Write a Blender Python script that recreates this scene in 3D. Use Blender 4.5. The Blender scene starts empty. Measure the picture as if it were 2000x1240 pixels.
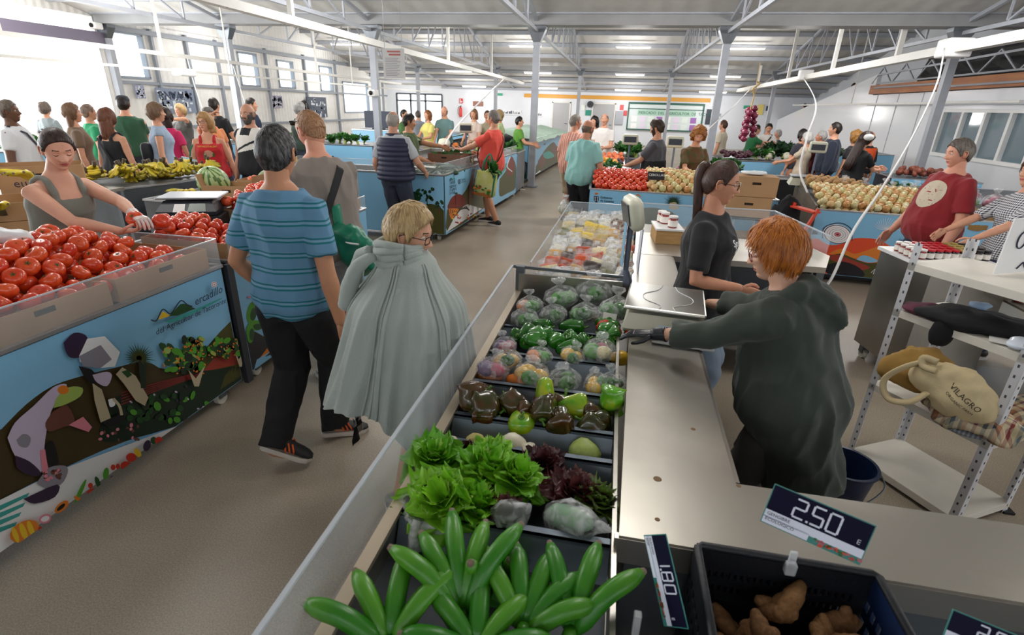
import bpy, bmesh, math, random
from mathutils import Vector as V, Matrix as MX, Euler, noise as NZ
from math import pi, sin, cos, sqrt, radians as R
random.seed(7)
rnd = random.random
def ru(a, b): return a + (b - a) * random.random()
COL = bpy.context.scene.collection
# ---------------------------------------------------------------- camera calibration (vanishing points of the hall)
PPX, PPY, HC = 1000., 620., 1.88
VPY, NAD = (1215., 211.), (925., 3100.)
FPX = sqrt(-((VPY[0]-PPX)*(NAD[0]-PPX) + (VPY[1]-PPY)*(NAD[1]-PPY)))
def _cv(x, y): return V((x-PPX, -(y-PPY), FPX)).normalized()
_Y = _cv(*VPY); _Z = -_cv(*NAD); _X = _Y.cross(_Z)
if _X.x < 0: _X = -_X
CAMC = V((0, 0, HC))
def ray(x, y):
    d = _cv(x, y); return V((d.dot(_X), d.dot(_Y), d.dot(_Z)))
def at(x, y, z=0.): r = ray(x, y); return CAMC + r*((z-HC)/r.z)      # a sight line meets a level plane
def atY(x, y, Y): r = ray(x, y); return CAMC + r*(Y/r.y)
def atX(x, y, X): r = ray(x, y); return CAMC + r*(X/r.x)
cam_d = bpy.data.cameras.new('camera'); cam = bpy.data.objects.new('camera', cam_d); COL.objects.link(cam)
cam_d.sensor_width = 36; cam_d.lens = 36*FPX/2000; cam_d.clip_start = .05; cam_d.clip_end = 300
right = V((_X.x, _Y.x, _Z.x)); up = V((_X.y, _Y.y, _Z.y)); fwd = V((_X.z, _Y.z, _Z.z))
cam.matrix_world = MX.Translation(CAMC) @ MX((right, up, -fwd)).transposed().to_4x4()
cam_d.dof.use_dof = True; cam_d.dof.focus_distance = 4.2; cam_d.dof.aperture_fstop = 5.6
bpy.context.scene.camera = cam
# ---------------------------------------------------------------- materials
MATS = {}; KIDS = {}
def lin(c): return c/12.92 if c <= .04045 else ((c+.055)/1.055)**2.4
def rgb(h):
    if isinstance(h, str): h = h.lstrip('#'); return tuple(lin(int(h[i:i+2], 16)/255) for i in (0, 2, 4))
    return tuple(h)
def mat(name, col='#888888', rough=.6, metal=0., spec=.5, bump=0., bscale=30., var=0., vscale=6., emit=0., alpha=1., trans=0., sss=0., coat=0., sheen=0., col2=None, stretch=None):
    if name in MATS: return MATS[name]
    m = bpy.data.materials.new(name); m.use_nodes = True; nt = m.node_tree; N = nt.nodes; L = nt.links
    b = N['Principled BSDF']; c = (*rgb(col), 1)
    b.inputs['Base Color'].default_value = c; b.inputs['Roughness'].default_value = rough; b.inputs['Metallic'].default_value = metal
    b.inputs['Specular IOR Level'].default_value = spec; b.inputs['Alpha'].default_value = alpha
    b.inputs['Transmission Weight'].default_value = trans; b.inputs['Coat Weight'].default_value = coat; b.inputs['Sheen Weight'].default_value = sheen
    if sss: b.inputs['Subsurface Weight'].default_value = sss; b.inputs['Subsurface Radius'].default_value = (.012, .005, .003); b.inputs['Subsurface Scale'].default_value = 1.
    if emit: b.inputs['Emission Color'].default_value = c; b.inputs['Emission Strength'].default_value = emit
    tc = None
    if var or bump or col2:
        tc = N.new('ShaderNodeTexCoord'); src = tc.outputs['Object']
        if stretch:
            mp = N.new('ShaderNodeMapping'); mp.inputs['Scale'].default_value = stretch; L.new(src, mp.inputs[0]); src = mp.outputs[0]
    if var or col2:
        n = N.new('ShaderNodeTexNoise'); n.inputs['Scale'].default_value = vscale; n.inputs['Detail'].default_value = 5; L.new(src, n.inputs['Vector'])
        oi = N.new('ShaderNodeObjectInfo'); ad = N.new('ShaderNodeMath'); ad.operation = 'MULTIPLY_ADD'; ad.inputs[1].default_value = .35; L.new(oi.outputs['Random'], ad.inputs[0]); L.new(n.outputs['Fac'], ad.inputs[2])
        sb = N.new('ShaderNodeMath'); sb.operation = 'SUBTRACT'; sb.inputs[1].default_value = .17; L.new(ad.outputs[0], sb.inputs[0])
        r = N.new('ShaderNodeValToRGB'); r.color_ramp.elements[0].position = .33; r.color_ramp.elements[1].position = .67
        if col2: c2 = rgb(col2); r.color_ramp.elements[0].color = c; r.color_ramp.elements[1].color = (*c2, 1)
        else:
            r.color_ramp.elements[0].color = (*[x*(1-var) for x in c[:3]], 1); r.color_ramp.elements[1].color = (*[min(1, x*(1+var)) for x in c[:3]], 1)
        L.new(sb.outputs[0], r.inputs[0]); L.new(r.outputs[0], b.inputs['Base Color'])
    if bump:
        n2 = N.new('ShaderNodeTexNoise'); n2.inputs['Scale'].default_value = bscale; n2.inputs['Detail'].default_value = 4; L.new(src, n2.inputs['Vector'])
        bp = N.new('ShaderNodeBump'); bp.inputs['Strength'].default_value = bump; bp.inputs['Distance'].default_value = .01; L.new(n2.outputs['Fac'], bp.inputs['Height']); L.new(bp.outputs[0], b.inputs['Normal'])
    MATS[name] = m; return m
def bands(name, cols, axis='Z', freq=20., rough=.8, bump=0., saw=True, axis2=None):   # colour stripes across a cloth or a sheet: list of (pos, colour)
    if name in MATS: return MATS[name]
    m = mat(name, cols[0][1], rough); nt = m.node_tree; N = nt.nodes; L = nt.links; b = N['Principled BSDF']
    tc = N.new('ShaderNodeTexCoord'); sp = N.new('ShaderNodeSeparateXYZ'); L.new(tc.outputs['Object'], sp.inputs[0])
    def ramp(ax):
        mu = N.new('ShaderNodeMath'); mu.operation = 'MULTIPLY'; mu.inputs[1].default_value = freq; L.new(sp.outputs[ax], mu.inputs[0])
        fr = N.new('ShaderNodeMath'); fr.operation = 'FRACT'; L.new(mu.outputs[0], fr.inputs[0])
        r = N.new('ShaderNodeValToRGB'); r.color_ramp.interpolation = 'CONSTANT'
        while len(r.color_ramp.elements) > 1: r.color_ramp.elements.remove(r.color_ramp.elements[-1])
        for i, (p, c) in enumerate(cols):
            e = r.color_ramp.elements[0] if i == 0 else r.color_ramp.elements.new(p)
            e.position = p; e.color = (*rgb(c), 1)
        L.new(fr.outputs[0], r.inputs[0]); return r, fr
    r, fr = ramp(axis); out = r.outputs[0]
    if axis2:
        r2, _ = ramp(axis2); mx = N.new('ShaderNodeMixRGB'); mx.inputs[0].default_value = .5; L.new(out, mx.inputs[1]); L.new(r2.outputs[0], mx.inputs[2]); out = mx.outputs[0]
    L.new(out, b.inputs['Base Color'])
    if bump:
        bp = N.new('ShaderNodeBump'); bp.inputs['Strength'].default_value = bump; bp.inputs['Distance'].default_value = .01; L.new(fr.outputs[0], bp.inputs['Height']); L.new(bp.outputs[0], b.inputs['Normal'])
    return m
def film(name, tint='#f4f8fa', clear=.8, rough=.12, wr=.5, bs=25.):        # thin clear plastic: part see-through, part glossy
    if name in MATS: return MATS[name]
    m = bpy.data.materials.new(name); m.use_nodes = True; nt = m.node_tree; N = nt.nodes; L = nt.links; N.clear()
    o = N.new('ShaderNodeOutputMaterial'); t = N.new('ShaderNodeBsdfTransparent'); p = N.new('ShaderNodeBsdfPrincipled'); x = N.new('ShaderNodeMixShader')
    p.inputs['Base Color'].default_value = (*rgb(tint), 1); p.inputs['Roughness'].default_value = rough
    x.inputs[0].default_value = 1-clear
    if wr:
        tc = N.new('ShaderNodeTexCoord'); n = N.new('ShaderNodeTexNoise'); n.inputs['Scale'].default_value = bs; n.inputs['Detail'].default_value = 1.5; n.inputs['Distortion'].default_value = .6
        L.new(tc.outputs['Object'], n.inputs['Vector']); bp = N.new('ShaderNodeBump'); bp.inputs['Strength'].default_value = wr; bp.inputs['Distance'].default_value = .02
        L.new(n.outputs['Fac'], bp.inputs['Height']); L.new(bp.outputs[0], p.inputs['Normal'])
        r = N.new('ShaderNodeMapRange'); r.inputs[1].default_value = .36; r.inputs[2].default_value = .68; r.inputs[3].default_value = (1-clear)*.35; r.inputs[4].default_value = min(1, (1-clear)*2.0)
        L.new(n.outputs['Fac'], r.inputs[0]); L.new(r.outputs[0], x.inputs[0])
    L.new(t.outputs[0], x.inputs[1]); L.new(p.outputs[0], x.inputs[2]); L.new(x.outputs[0], o.inputs[0])
    MATS[name] = m; return m
# ---------------------------------------------------------------- mesh builder: collects shapes, links them as ONE mesh object
class MB:
    def __init__(s): s.v = []; s.f = []; s.m = []; s.cur = 0; s.T = None
    def add(s, vs, fs, m=None):
        o = len(s.v); k = s.cur if m is None else m
        s.v += [tuple(s.T @ V(p)) for p in vs] if s.T is not None else [tuple(p) for p in vs]
        s.f += [tuple(i+o for i in f) for f in fs]; s.m += [k]*len(fs); return s
    def box(s, a, b, m=None):
        x0, y0, z0 = a; x1, y1, z1 = b
        return s.hexa([(x0,y0,z0),(x1,y0,z0),(x1,y1,z0),(x0,y1,z0),(x0,y0,z1),(x1,y0,z1),(x1,y1,z1),(x0,y1,z1)], m)
    def bev(s, a, b, r=.01, m=None, seg=3):                                   # box with rounded vertical edges and softened top and bottom
        x0, y0, z0 = a; x1, y1, z1 = b; r = min(r, (x1-x0)*.49, (y1-y0)*.49, (z1-z0)*.49)
        def ring(z, q):
            pts = []; rr = max(r-q, .0005)
            for cx, cy, a0 in ((x1-r, y1-r, 0), (x0+r, y1-r, 90), (x0+r, y0+r, 180), (x1-r, y0+r, 270)):
                for k in range(seg+1):
                    t = R(a0+90*k/seg); pts.append((cx+cos(t)*rr, cy+sin(t)*rr, z))
            return pts
        return s.loft([ring(z0, r), ring(z0+r*.3, r*.3), ring(z0+r, 0), ring(z1-r, 0), ring(z1-r*.3, r*.3), ring(z1, r)], m)
    def hexa(s, p, m=None): return s.add(p, [(0,3,2,1),(4,5,6,7),(0,1,5,4),(1,2,6,5),(2,3,7,6),(3,0,4,7)], m)
    def prism(s, pts, d, m=None):
        n = len(pts); d = V(d); q = [V(p) for p in pts]
        return s.add(q+[p+d for p in q], [tuple(range(n))[::-1], tuple(range(n, 2*n))]+[(i, (i+1) % n, n+(i+1) % n, n+i) for i in range(n)], m)
    def poly(s, pts, m=None): return s.add(pts, [tuple(range(len(pts)))], m)
    def loft(s, rings, m=None, caps=True, closed=True):
        n = len(rings[0]); vs = [p for r in rings for p in r]; fs = []
        for i in range(len(rings)-1):
            for j in range(n if closed else n-1):
                k = (j+1) % n; fs.append((i*n+j, i*n+k, (i+1)*n+k, (i+1)*n+j))
        if caps and closed: fs += [tuple(range(n))[::-1], tuple((len(rings)-1)*n+j for j in range(n))]
        return s.add(vs, fs, m)
    def tube(s, pts, r, n=8, m=None, ends=False, flat=1.):
        P = [V(p) for p in pts]; k = len(P); rr = r if hasattr(r, '__len__') else [r]*k
        if ends:                                                                       # rounded ends
            d0 = (P[0]-P[1]).normalized(); d1 = (P[-1]-P[-2]).normalized()
            P = [P[0]+d0*rr[0]*.95, P[0]+d0*rr[0]*.7]+P+[P[-1]+d1*rr[-1]*.7, P[-1]+d1*rr[-1]*.95]
            rr = [rr[0]*.3, rr[0]*.72]+list(rr)+[rr[-1]*.72, rr[-1]*.3]; k += 4
        rings = []; up = None
        for i in range(k):
            t = (P[min(i+1, k-1)]-P[max(i-1, 0)])
            if t.length < 1e-9: t = V((0, 0, 1))
            t.normalize()
            if up is None: up = V((0, 0, 1)) if abs(t.z) < .9 else V((0, 1, 0))
            a = t.cross(up)
            if a.length < 1e-6: a = t.cross(V((1, 0, 0)))
            a.normalize(); b = a.cross(t).normalized(); up = b
            rings.append([P[i]+a*cos(2*pi*j/n)*rr[i]+b*sin(2*pi*j/n)*rr[i]*flat for j in range(n)])
        return s.loft(rings, m)
    def bar(s, a, b, w, h=None, m=None, up=(0, 0, 1)):
        a = V(a); b = V(b); h = w if h is None else h; t = (b-a).normalized(); u = V(up)
        if abs(t.dot(u)) > .98: u = V((0, 1, 0))
        x = t.cross(u).normalized()*w/2; z = x.cross(t).normalized()*h/2
        return s.hexa([a-x-z, a+x-z, b+x-z, b-x-z, a-x+z, a+x+z, b+x+z, b-x+z], m)
    def lathe(s, prof, n=16, m=None, c=(0, 0, 0), fn=None):
        rings = []
        for (r, z) in prof: rings.append([(c[0]+r*cos(2*pi*j/n)*(fn(2*pi*j/n) if fn else 1), c[1]+r*sin(2*pi*j/n)*(fn(2*pi*j/n) if fn else 1), c[2]+z) for j in range(n)])
        return s.loft(rings, m)
    def ball(s, c, r, n=12, k=8, m=None):
        rx, ry, rz = r if hasattr(r, '__len__') else (r, r, r); rings = []
        for i in range(k+1):
            t = -pi/2+pi*(.03+.94*i/k); rings.append([(c[0]+rx*cos(t)*cos(2*pi*j/n), c[1]+ry*cos(t)*sin(2*pi*j/n), c[2]+rz*sin(t)) for j in range(n)])
        return s.loft(rings, m)
    def grid(s, P, m=None):                                                            # P[i][j] points -> sheet
        n = len(P[0]); return s.add([p for r in P for p in r], [(i*n+j, i*n+j+1, (i+1)*n+j+1, (i+1)*n+j) for i in range(len(P)-1) for j in range(n-1)], m)
    def text(s, body, size, o, ux, uy, m=None, extr=0., align='LEFT', shear=0., off=0.):
        cu = bpy.data.curves.new('t', 'FONT'); cu.body = body; cu.size = size; cu.align_x = align; cu.resolution_u = 2; cu.shear = shear; cu.offset = off; cu.extrude = extr
        ob = bpy.data.objects.new('t', cu); me = ob.to_mesh(); o = V(o); ux = V(ux).normalized(); uy = V(uy).normalized(); uz = ux.cross(uy)
        s.add([o+ux*v.co.x+uy*v.co.y+uz*v.co.z for v in me.vertices], [tuple(p.vertices) for p in me.polygons], m)
        ob.to_mesh_clear(); bpy.data.objects.remove(ob); bpy.data.curves.remove(cu); return s
    def mesh(s, name, mats, smooth=False, ang=None):
        me = bpy.data.meshes.new(name); me.from_pydata(s.v, [], s.f); me.update()
        mats = mats if isinstance(mats, (list, tuple)) else [mats]
        for q in mats: me.materials.append(q)
        if len(mats) > 1: me.polygons.foreach_set('material_index', s.m)
        bm = bmesh.new(); bm.from_mesh(me)
        if smooth is not None: bmesh.ops.recalc_face_normals(bm, faces=bm.faces)
        bm.to_mesh(me); bm.free()
        if smooth: me.shade_smooth()
        if ang: me.shade_smooth(); me.set_sharp_from_angle(angle=R(ang))
        return me
    def build(s, name, mats, parent=None, smooth=False, ang=None, **kw):
        return link(name, s.mesh(name, mats, smooth, ang), parent, **kw)
def link(name, me, parent=None, loc=None, rz=None, **kw):
    o = bpy.data.objects.new(name, me); COL.objects.link(o)
    if parent: o.parent = parent; KIDS.setdefault(parent.name, []).append(o)
    if loc is not None: o.location = loc
    if rz is not None: o.rotation_euler = (0, 0, rz) if not hasattr(rz, '__len__') else rz
    return tag(o, **kw)
def tag(o, label=None, cat=None, group=None, kind=None):
    if label: o['label'] = label
    if cat: o['category'] = cat
    if group: o['group'] = group
    if kind: o['kind'] = kind
    return o
def thing(name, label, cat, loc=(0, 0, 0), rz=0, group=None): return link(name, None, None, loc, rz, label=label, cat=cat, group=group)
def struct(name, mb, m, **k): return mb.build(name, m, None, kind='structure', **k)
def dup(root, loc, rz=0, scale=None, label=None, group=None):
    r = root.copy(); COL.objects.link(r); r.location = loc; r.rotation_euler = rz if hasattr(rz, '__len__') else (0, 0, rz)
    if scale is not None: r.scale = (scale,)*3 if not hasattr(scale, '__len__') else scale
    if label: r['label'] = label
    if group: r['group'] = group
    for ch in list(KIDS.get(root.name, [])):
        c = ch.copy(); COL.objects.link(c); c.parent = r
        for g in KIDS.get(ch.name, []): d = g.copy(); COL.objects.link(d); d.parent = c
    return r
def smooth(P, k):
    P = [V(p) for p in P]; Q = [P[0]*2-P[1]]+P+[P[-1]*2-P[-2]]; o = []
    for i in range(1, len(Q)-2):
        for j in range(k):
            t = j/k; a, b, c, d = Q[i-1:i+3]; o.append(.5*((2*b)+(-a+c)*t+(2*a-5*b+4*c-d)*t*t+(-a+3*b-3*c+d)*t**3))
    return o+[P[-1]]
STEEL = mat('brushed_steel', '#a8a49c', .32, .9, bump=.08, bscale=9, var=.12, vscale=2.5)
STEELW = mat('worn_worktop_steel', '#b7b2a8', .34, .85, bump=.10, bscale=5, var=.14, vscale=3)
STEELD = mat('dull_steel', '#6f747a', .4, .7, var=.12)
TRAY = mat('grey_tray_sheet', '#6a7682', .38, .35, var=.15, vscale=8)
ALU = mat('aluminium_edge', '#c9ccd2', .3, .8)
PAINT = mat('light_grey_paint', '#a3a7b0', .45, var=.06)
PAINTW = mat('cream_white_paint', '#dcdad5', .5, var=.05)
ROOFM = mat('ceiling_panel_white', '#cfcfcd', .5, var=.04)
GUT = mat('gutter_grey', '#8f9092', .55, .0, var=.1, vscale=1.5)
ACR = film('acrylic_sheet', '#dfe8ee', .84, .05, 0)
ACRW = film('scuffed_acrylic', '#dde3ea', .83, .08, 0)
BAGF = film('plastic_bag_film', '#f8fafc', .82, .1, .5, 3.2)
BAGP = film('frosted_bag_film', '#f2f4f6', .50, .25, .4, 4)
BLK = mat('black_plastic', '#111214', .4)
CRATEM = mat('black_crate_plastic', '#15181f', .5, bump=.15, bscale=90)
WHT = mat('white_plastic', '#eeeeee', .45)
CARD = mat('kraft_cardboard', '#b08a63', .85, var=.10, vscale=4, bump=.1, bscale=60)
CARDI = mat('cardboard_inner', '#9c7550', .9, var=.1)
CARDD = mat('brown_cardboard', '#7a5540', .85, var=.1)
WOOD = mat('pale_wood', '#c8a06a', .6, col2='#b38a54', vscale=8, stretch=(1, 6, 6))
SKY = mat('mural_sky_blue', '#86c0e4', .35)
INK = mat('ink_dark_blue', '#1c2340', .5); INKB = mat('ink_black', '#15151a', .5); INKW = mat('ink_white', '#f2f2f2', .5)
P = lambda n, c: mat('mural_'+n, c, .38)
MG1 = P('deep_green', '#12291c'); MOL = P('olive', '#4a4a1c'); MOLB = P('olive_brown', '#3f3318'); MRD = P('brick', '#9c3a2c'); MWH = P('white', '#eceef0'); MLI = P('lilac', '#c9bcd6')
MPU = P('purple', '#33233f'); MTN = P('tan', '#c0b294'); MPK = P('pink', '#e08898'); MBR = P('brown', '#6e4238'); MGR = P('leaf', '#4f9a2c'); MOR = P('orange', '#e0802a'); MYE = P('yellow', '#e8c02c')
MTE = P('teal', '#3ba39c'); MRE = P('red', '#c4321f'); MGD = P('dark_leaf', '#1d4a24'); MMA = P('maroon', '#7b2a25'); MBK = P('black', '#15131a'); MGY = P('grey', '#8d8a96'); MLG = P('lime', '#a0ba5c'); MOG = P('orange_red', '#e2502a')
MUR = [SKY, MG1, MOL, MOLB, MRD, MWH, MLI, MPU, MTN, MPK, MBR, MGR, MOR, MYE, MTE, MRE, MGD, MMA, MBK, MGY, MLG, MOG, INK]
MI = {k: i for i, k in enumerate('sky g1 ol olb rd wh li pu tn pk br gr or ye te re gd ma bk gy lg og ink'.split())}
def floor_mat():
    m = mat('polished_concrete', '#a09480', .33, var=0, spec=.5); nt = m.node_tree; N = nt.nodes; L = nt.links; b = N['Principled BSDF']
    tc = N.new('ShaderNodeTexCoord')
    def nz(s, d=6):
        n = N.new('ShaderNodeTexNoise'); n.inputs['Scale'].default_value = s; n.inputs['Detail'].default_value = d; L.new(tc.outputs['Object'], n.inputs['Vector']); return n
    a, c = nz(.9), nz(160, 2)
    r = N.new('ShaderNodeValToRGB'); e = r.color_ramp.elements; e[0].position = .3; e[1].position = .72; e[0].color = (*rgb('#9c8f7d'), 1); e[1].color = (*rgb('#bfb29f'), 1); L.new(a.outputs['Fac'], r.inputs[0])
    r2 = N.new('ShaderNodeValToRGB'); e = r2.color_ramp.elements; e[0].position = .35; e[1].position = .7; e[0].color = (.72, .72, .72, 1); e[1].color = (1.12, 1.12, 1.12, 1); L.new(c.outputs['Fac'], r2.inputs[0])
    mx = N.new('ShaderNodeMixRGB'); mx.blend_type = 'MULTIPLY'; mx.inputs[0].default_value = 1; L.new(r.outputs[0], mx.inputs[1]); L.new(r2.outputs[0], mx.inputs[2]); L.new(mx.outputs[0], b.inputs['Base Color'])
    rr = N.new('ShaderNodeMapRange'); rr.inputs[3].default_value = .26; rr.inputs[4].default_value = .5; L.new(a.outputs['Fac'], rr.inputs[0]); L.new(rr.outputs[0], b.inputs['Roughness'])
    return m
def corrugated(name, col, axis, freq, bump=.6):
    m = mat(name, col, .5, var=.04); nt = m.node_tree; N = nt.nodes; L = nt.links; b = N['Principled BSDF']
    tc = N.new('ShaderNodeTexCoord'); sp = N.new('ShaderNodeSeparateXYZ'); L.new(tc.outputs['Object'], sp.inputs[0])
    mu = N.new('ShaderNodeMath'); mu.operation = 'MULTIPLY'; mu.inputs[1].default_value = 2*pi*freq; L.new(sp.outputs[axis], mu.inputs[0]); sn = N.new('ShaderNodeMath'); sn.operation = 'SINE'; L.new(mu.outputs[0], sn.inputs[0])
    pw = N.new('ShaderNodeMath'); pw.operation = 'GREATER_THAN'; pw.inputs[1].default_value = .55; L.new(sn.outputs[0], pw.inputs[0])
    bp = N.new('ShaderNodeBump'); bp.inputs['Strength'].default_value = bump; bp.inputs['Distance'].default_value = .03; L.new(sn.outputs[0], bp.inputs['Height']); L.new(bp.outputs[0], b.inputs['Normal'])
    return m
# ================================================================ PEOPLE
def sst(x, a=0., b=1.): t = max(0., min(1., (x-a)/(b-a))); return t*t*(3-2*t)
def gs(x, s): return math.exp(-(x*x)/(2*s*s))
HDX, HDY, HDZ = .074, .095, .117
def headpt(u, v, w, feat=True, jaw=1.):
    x, y, z = u*HDX, v*HDY-.004, w*HDZ
    if w < .1:                                                   # narrowing jaw, flatter nape
        t = sst(-w, -.1, 1.); x *= 1-.26*t*jaw*(1 if v > -.2 else .6); y = y*(1-.10*t) if v > 0 else y*(1-.36*t)
        if v > 0: y += .016*t
    if v > 0: y = y-.010*(v**2)*(1-abs(u))*1.0                   # flatter face
    if v < 0 and w > -.2: y *= 1.04
    if feat and v > .05:
        g = sst(v, .05, .4)
        if z > -.04: n = .024*sst(z, .026, -.022) if z > -.022 else .024*sst(z, -.036, -.022)
        else: n = 0
        d = n*gs(x, .0085+.006*sst(-z, -.02, .022)); d += .006*gs(abs(x)-.013, .005)*gs(z+.025, .006)
        d -= .011*gs(abs(x)-.031, .013)*gs(z-.011, .010)
        d += .0055*gs(abs(x)-.026, .02)*gs(z-.031, .008)
        d += .005*gs(abs(x)-.046, .016)*gs(z+.012, .014)
        d -= .003*gs(z+.037, .004)*gs(x, .02)
        d += .0065*gs(z+.047, .0045)*gs(x, .015)+.0075*gs(z+.058, .005)*gs(x, .013)-.004*gs(z+.0525, .0022)*gs(x, .018)
        d -= .004*gs(z+.071, .006)*gs(x, .02); d += .010*gs(z+.093, .014)*gs(x, .018)
        y += d*g
    return V((x, y, z))
def sph(n, k, front=True):
    for i in range(k+1):
        t = -pi/2+pi*(.015+.97*i/k)
        for j in range(n):
            q = j/n; p = 2*pi*q
            if front: p = p-.42*sin(2*p)*.5-.30*sin(p) if False else p
            a = 2*pi*q+pi/2
            if front: a = pi/2+2*pi*q-.55*sin(2*pi*q)            # denser rows of vertices on the face
            yield cos(t)*cos(a), cos(t)*sin(a), sin(t)
SKINS = {}
def skin(c): return mat('skin_'+c[1:], c, .5, sss=.12, spec=.35, var=.05, vscale=14, bump=.04, bscale=120)
def head_mb(mb, det, M, mats, sp):
    """head with face in skin slot 0, lips 1, eye white 2, iris 3, brow 4"""
    n, k = ((84, 74), (44, 40), (24, 20))[det]
    vs = [M @ headpt(u, v, w, det < 2 or True) for u, v, w in sph(n, k)]; raw = [headpt(u, v, w) for u, v, w in sph(n, k)]
    fs = []; ms = []
    brow = not sp.get('nobrow')
    for i in range(k):
        for j in range(n):
            q = (i*n+j, i*n+(j+1) % n, (i+1)*n+(j+1) % n, (i+1)*n+j); fs.append(q); c = sum((raw[a] for a in q), V())/4; m = 0
            if c.y > .04:
                if abs(c.z+.052) < .0095*(1-(c.x/.026)**2) and abs(c.x) < .024: m = 1
                elif brow and abs(c.z-.0345-.06*(abs(c.x)-.016)*(abs(c.x) < .034)-.0011*(abs(c.x) >= .034)+.22*max(0, abs(c.x)-.034)) < .0026 and .014 < abs(c.x) < .046: m = 4
            ms.append(m)
    o = len(mb.v); mb.v += [tuple(p) for p in vs]; mb.f += [tuple(a+o for a in f) for f in fs]; mb.m += ms
    mb.f += [tuple(o+j for j in range(n))[::-1], tuple(o+k*n+j for j in range(n))]; mb.m += [0, 0]
    T0 = mb.T; mb.T = M
    for s in (-1, 1):
        yb = .0735
        if sp.get('eyes') == 'shut': mb.ball((s*.031, yb-.006, .009), (.0145, .011, .0095), 12, 8, 0); mb.tube([(s*.019, yb+.003, .006), (s*.031, yb+.0065, .0025), (s*.043, yb+.001, .005)], .0013, 5, 4)
        elif det < 2:
            mb.ball((s*.031, yb-.0075, .0115), .0118, 12, 8, 2); mb.ball((s*.031+sp.get('gaze', 0)*.004, yb+.0005, .0115), (.0052, .0045, .0052), 10, 6, 3)
            mb.tube([(s*.018, yb-.001, .0125), (s*.031, yb+.0045, .0185), (s*.044, yb-.002, .0125)], .0022, 6, 0); mb.tube([(s*.019, yb-.001, .009), (s*.031, yb+.0035, .005), (s*.043, yb-.002, .009)], .0018, 6, 0)
        else: mb.ball((s*.031, yb-.002, .0115), (.011, .006, .005), 8, 5, 3)
        if det < 2:                                               # ears with a rim
            mb.ball((s*.0735, -.006, -.004), (.010, .019, .031), 10, 8, 0); mb.tube([(s*.083, -.012, -.026), (s*.088, -.022, 0), (s*.087, -.018, .02), (s*.083, -.002, .026), (s*.079, .008, .014)], .0042, 6, 0, ends=True)
        else: mb.ball((s*.076, -.006, -.004), (.011, .018, .03), 7, 5, 0)
    mb.T = T0
def hand_mb(mb, wrist, d, nrm, side=1, curl=.5, sc=1., n=7, m=0, spread=.12, thumb=.5):
    """palm, four fingers of unequal length with three bones each, thumb from the side of the palm"""
    d = V(d).normalized(); nrm = (V(nrm)-d*V(nrm).dot(d)).normalized(); x = d.cross(nrm)*side     # x points to the thumb side
    W = V(wrist); P = lambda a, b, c: W+(x*a+d*b+nrm*c)*sc
    rings = []
    for b, hw, ht in ((-.01, .025, .019), (.02, .032, .017), (.055, .040, .015), (.088, .041, .012), (.098, .036, .009)):
        rings.append([P(hw*cos(t)*1., b, ht*sin(t)) for t in [2*pi*j/10 for j in range(10)]])
    mb.loft(rings, m)
    for k, (a, L, r) in enumerate(((.029, .072, .0085), (.010, .080, .0088), (-.010, .075, .0083), (-.028, .060, .0073))):
        p = P(a, .088, 0); ang = 0; pts = [P(a*.9, .07, 0), p]; rr = [r*1.05, r*1.05]; dr = d+x*(a*spread*10)
        for q, f in enumerate((.44, .31, .25)):
            ang += curl*(.75, 1.0, .7)[q]*(1+.12*k); v = dr*cos(ang)+nrm*sin(ang); p = p+v.normalized()*L*f*sc; pts.append(p); rr.append(r*(1, .93, .8)[q])
        mb.tube(pts, [q*sc for q in rr], n, m, ends=True)
    p0 = P(.024, .015, .004); p1 = P(.044, .042, .010+.02*thumb); p2 = P(.050-.012*thumb, .072, .016+.035*thumb); p3 = P(.047-.025*thumb, .096, .020+.045*thumb)
    mb.tube([p0, p1, p2, p3], [.013*sc, .0115*sc, .0098*sc, .0082*sc], n, m, ends=True)
def ik(a, c, l1, l2, hint):
    a = V(a); c = V(c); d = c-a; L = d.length
    if L > (l1+l2)*.995: c = a+d*((l1+l2)*.995/L); d = c-a; L = d.length
    x = (l1*l1-l2*l2+L*L)/(2*L); h = sqrt(max(l1*l1-x*x, 0)); u = d/L; hv = V(hint); hv = hv-u*hv.dot(u)
    hv = hv.normalized() if hv.length > 1e-4 else V((0, -1, 0)); return a+u*x+hv*h, c
TMP = bpy.data.scenes.new('workbench')
def remesh(mb, vox, it=4, name='m'):
    me = mb.mesh(name, [BLK], None); ob = bpy.data.objects.new(name, me); TMP.collection.objects.link(ob)
    r = ob.modifiers.new('r', 'REMESH'); r.mode = 'VOXEL'; r.voxel_size = vox; s = ob.modifiers.new('s', 'SMOOTH'); s.iterations = it; s.factor = .6
    vl = TMP.view_layers[0]; vl.update(); dg = vl.depsgraph; e = ob.evaluated_get(dg); out = bpy.data.meshes.new_from_object(e)
    bpy.data.objects.remove(ob); bpy.data.meshes.remove(me); return out
def folds(me, amp, f=(9, 9, 4), seed=0, pleat=0, hang=0):
    o = V((seed*3.1, seed*1.7, seed))
    ns = [v.normal.copy() for v in me.vertices]
    for v, n in zip(me.vertices, ns):
        c = v.co; q = NZ.noise(V((c.x*f[0], c.y*f[1], c.z*f[2]))+o); q2 = NZ.noise(V((c.x*f[0]*2.3+c.z*4, c.y*f[1]*2.3, c.z*f[2]*2.6))+o*2)
        v.co = c+n*amp*(1-2*abs(q)*1.6+.5*q2)
def paint(me, mats, fn):
    me.materials.clear()
    for q in mats: me.materials.append(q)
    for p in me.polygons: p.material_index = fn(p.center)
from mathutils.bvhtree import BVHTree
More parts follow.
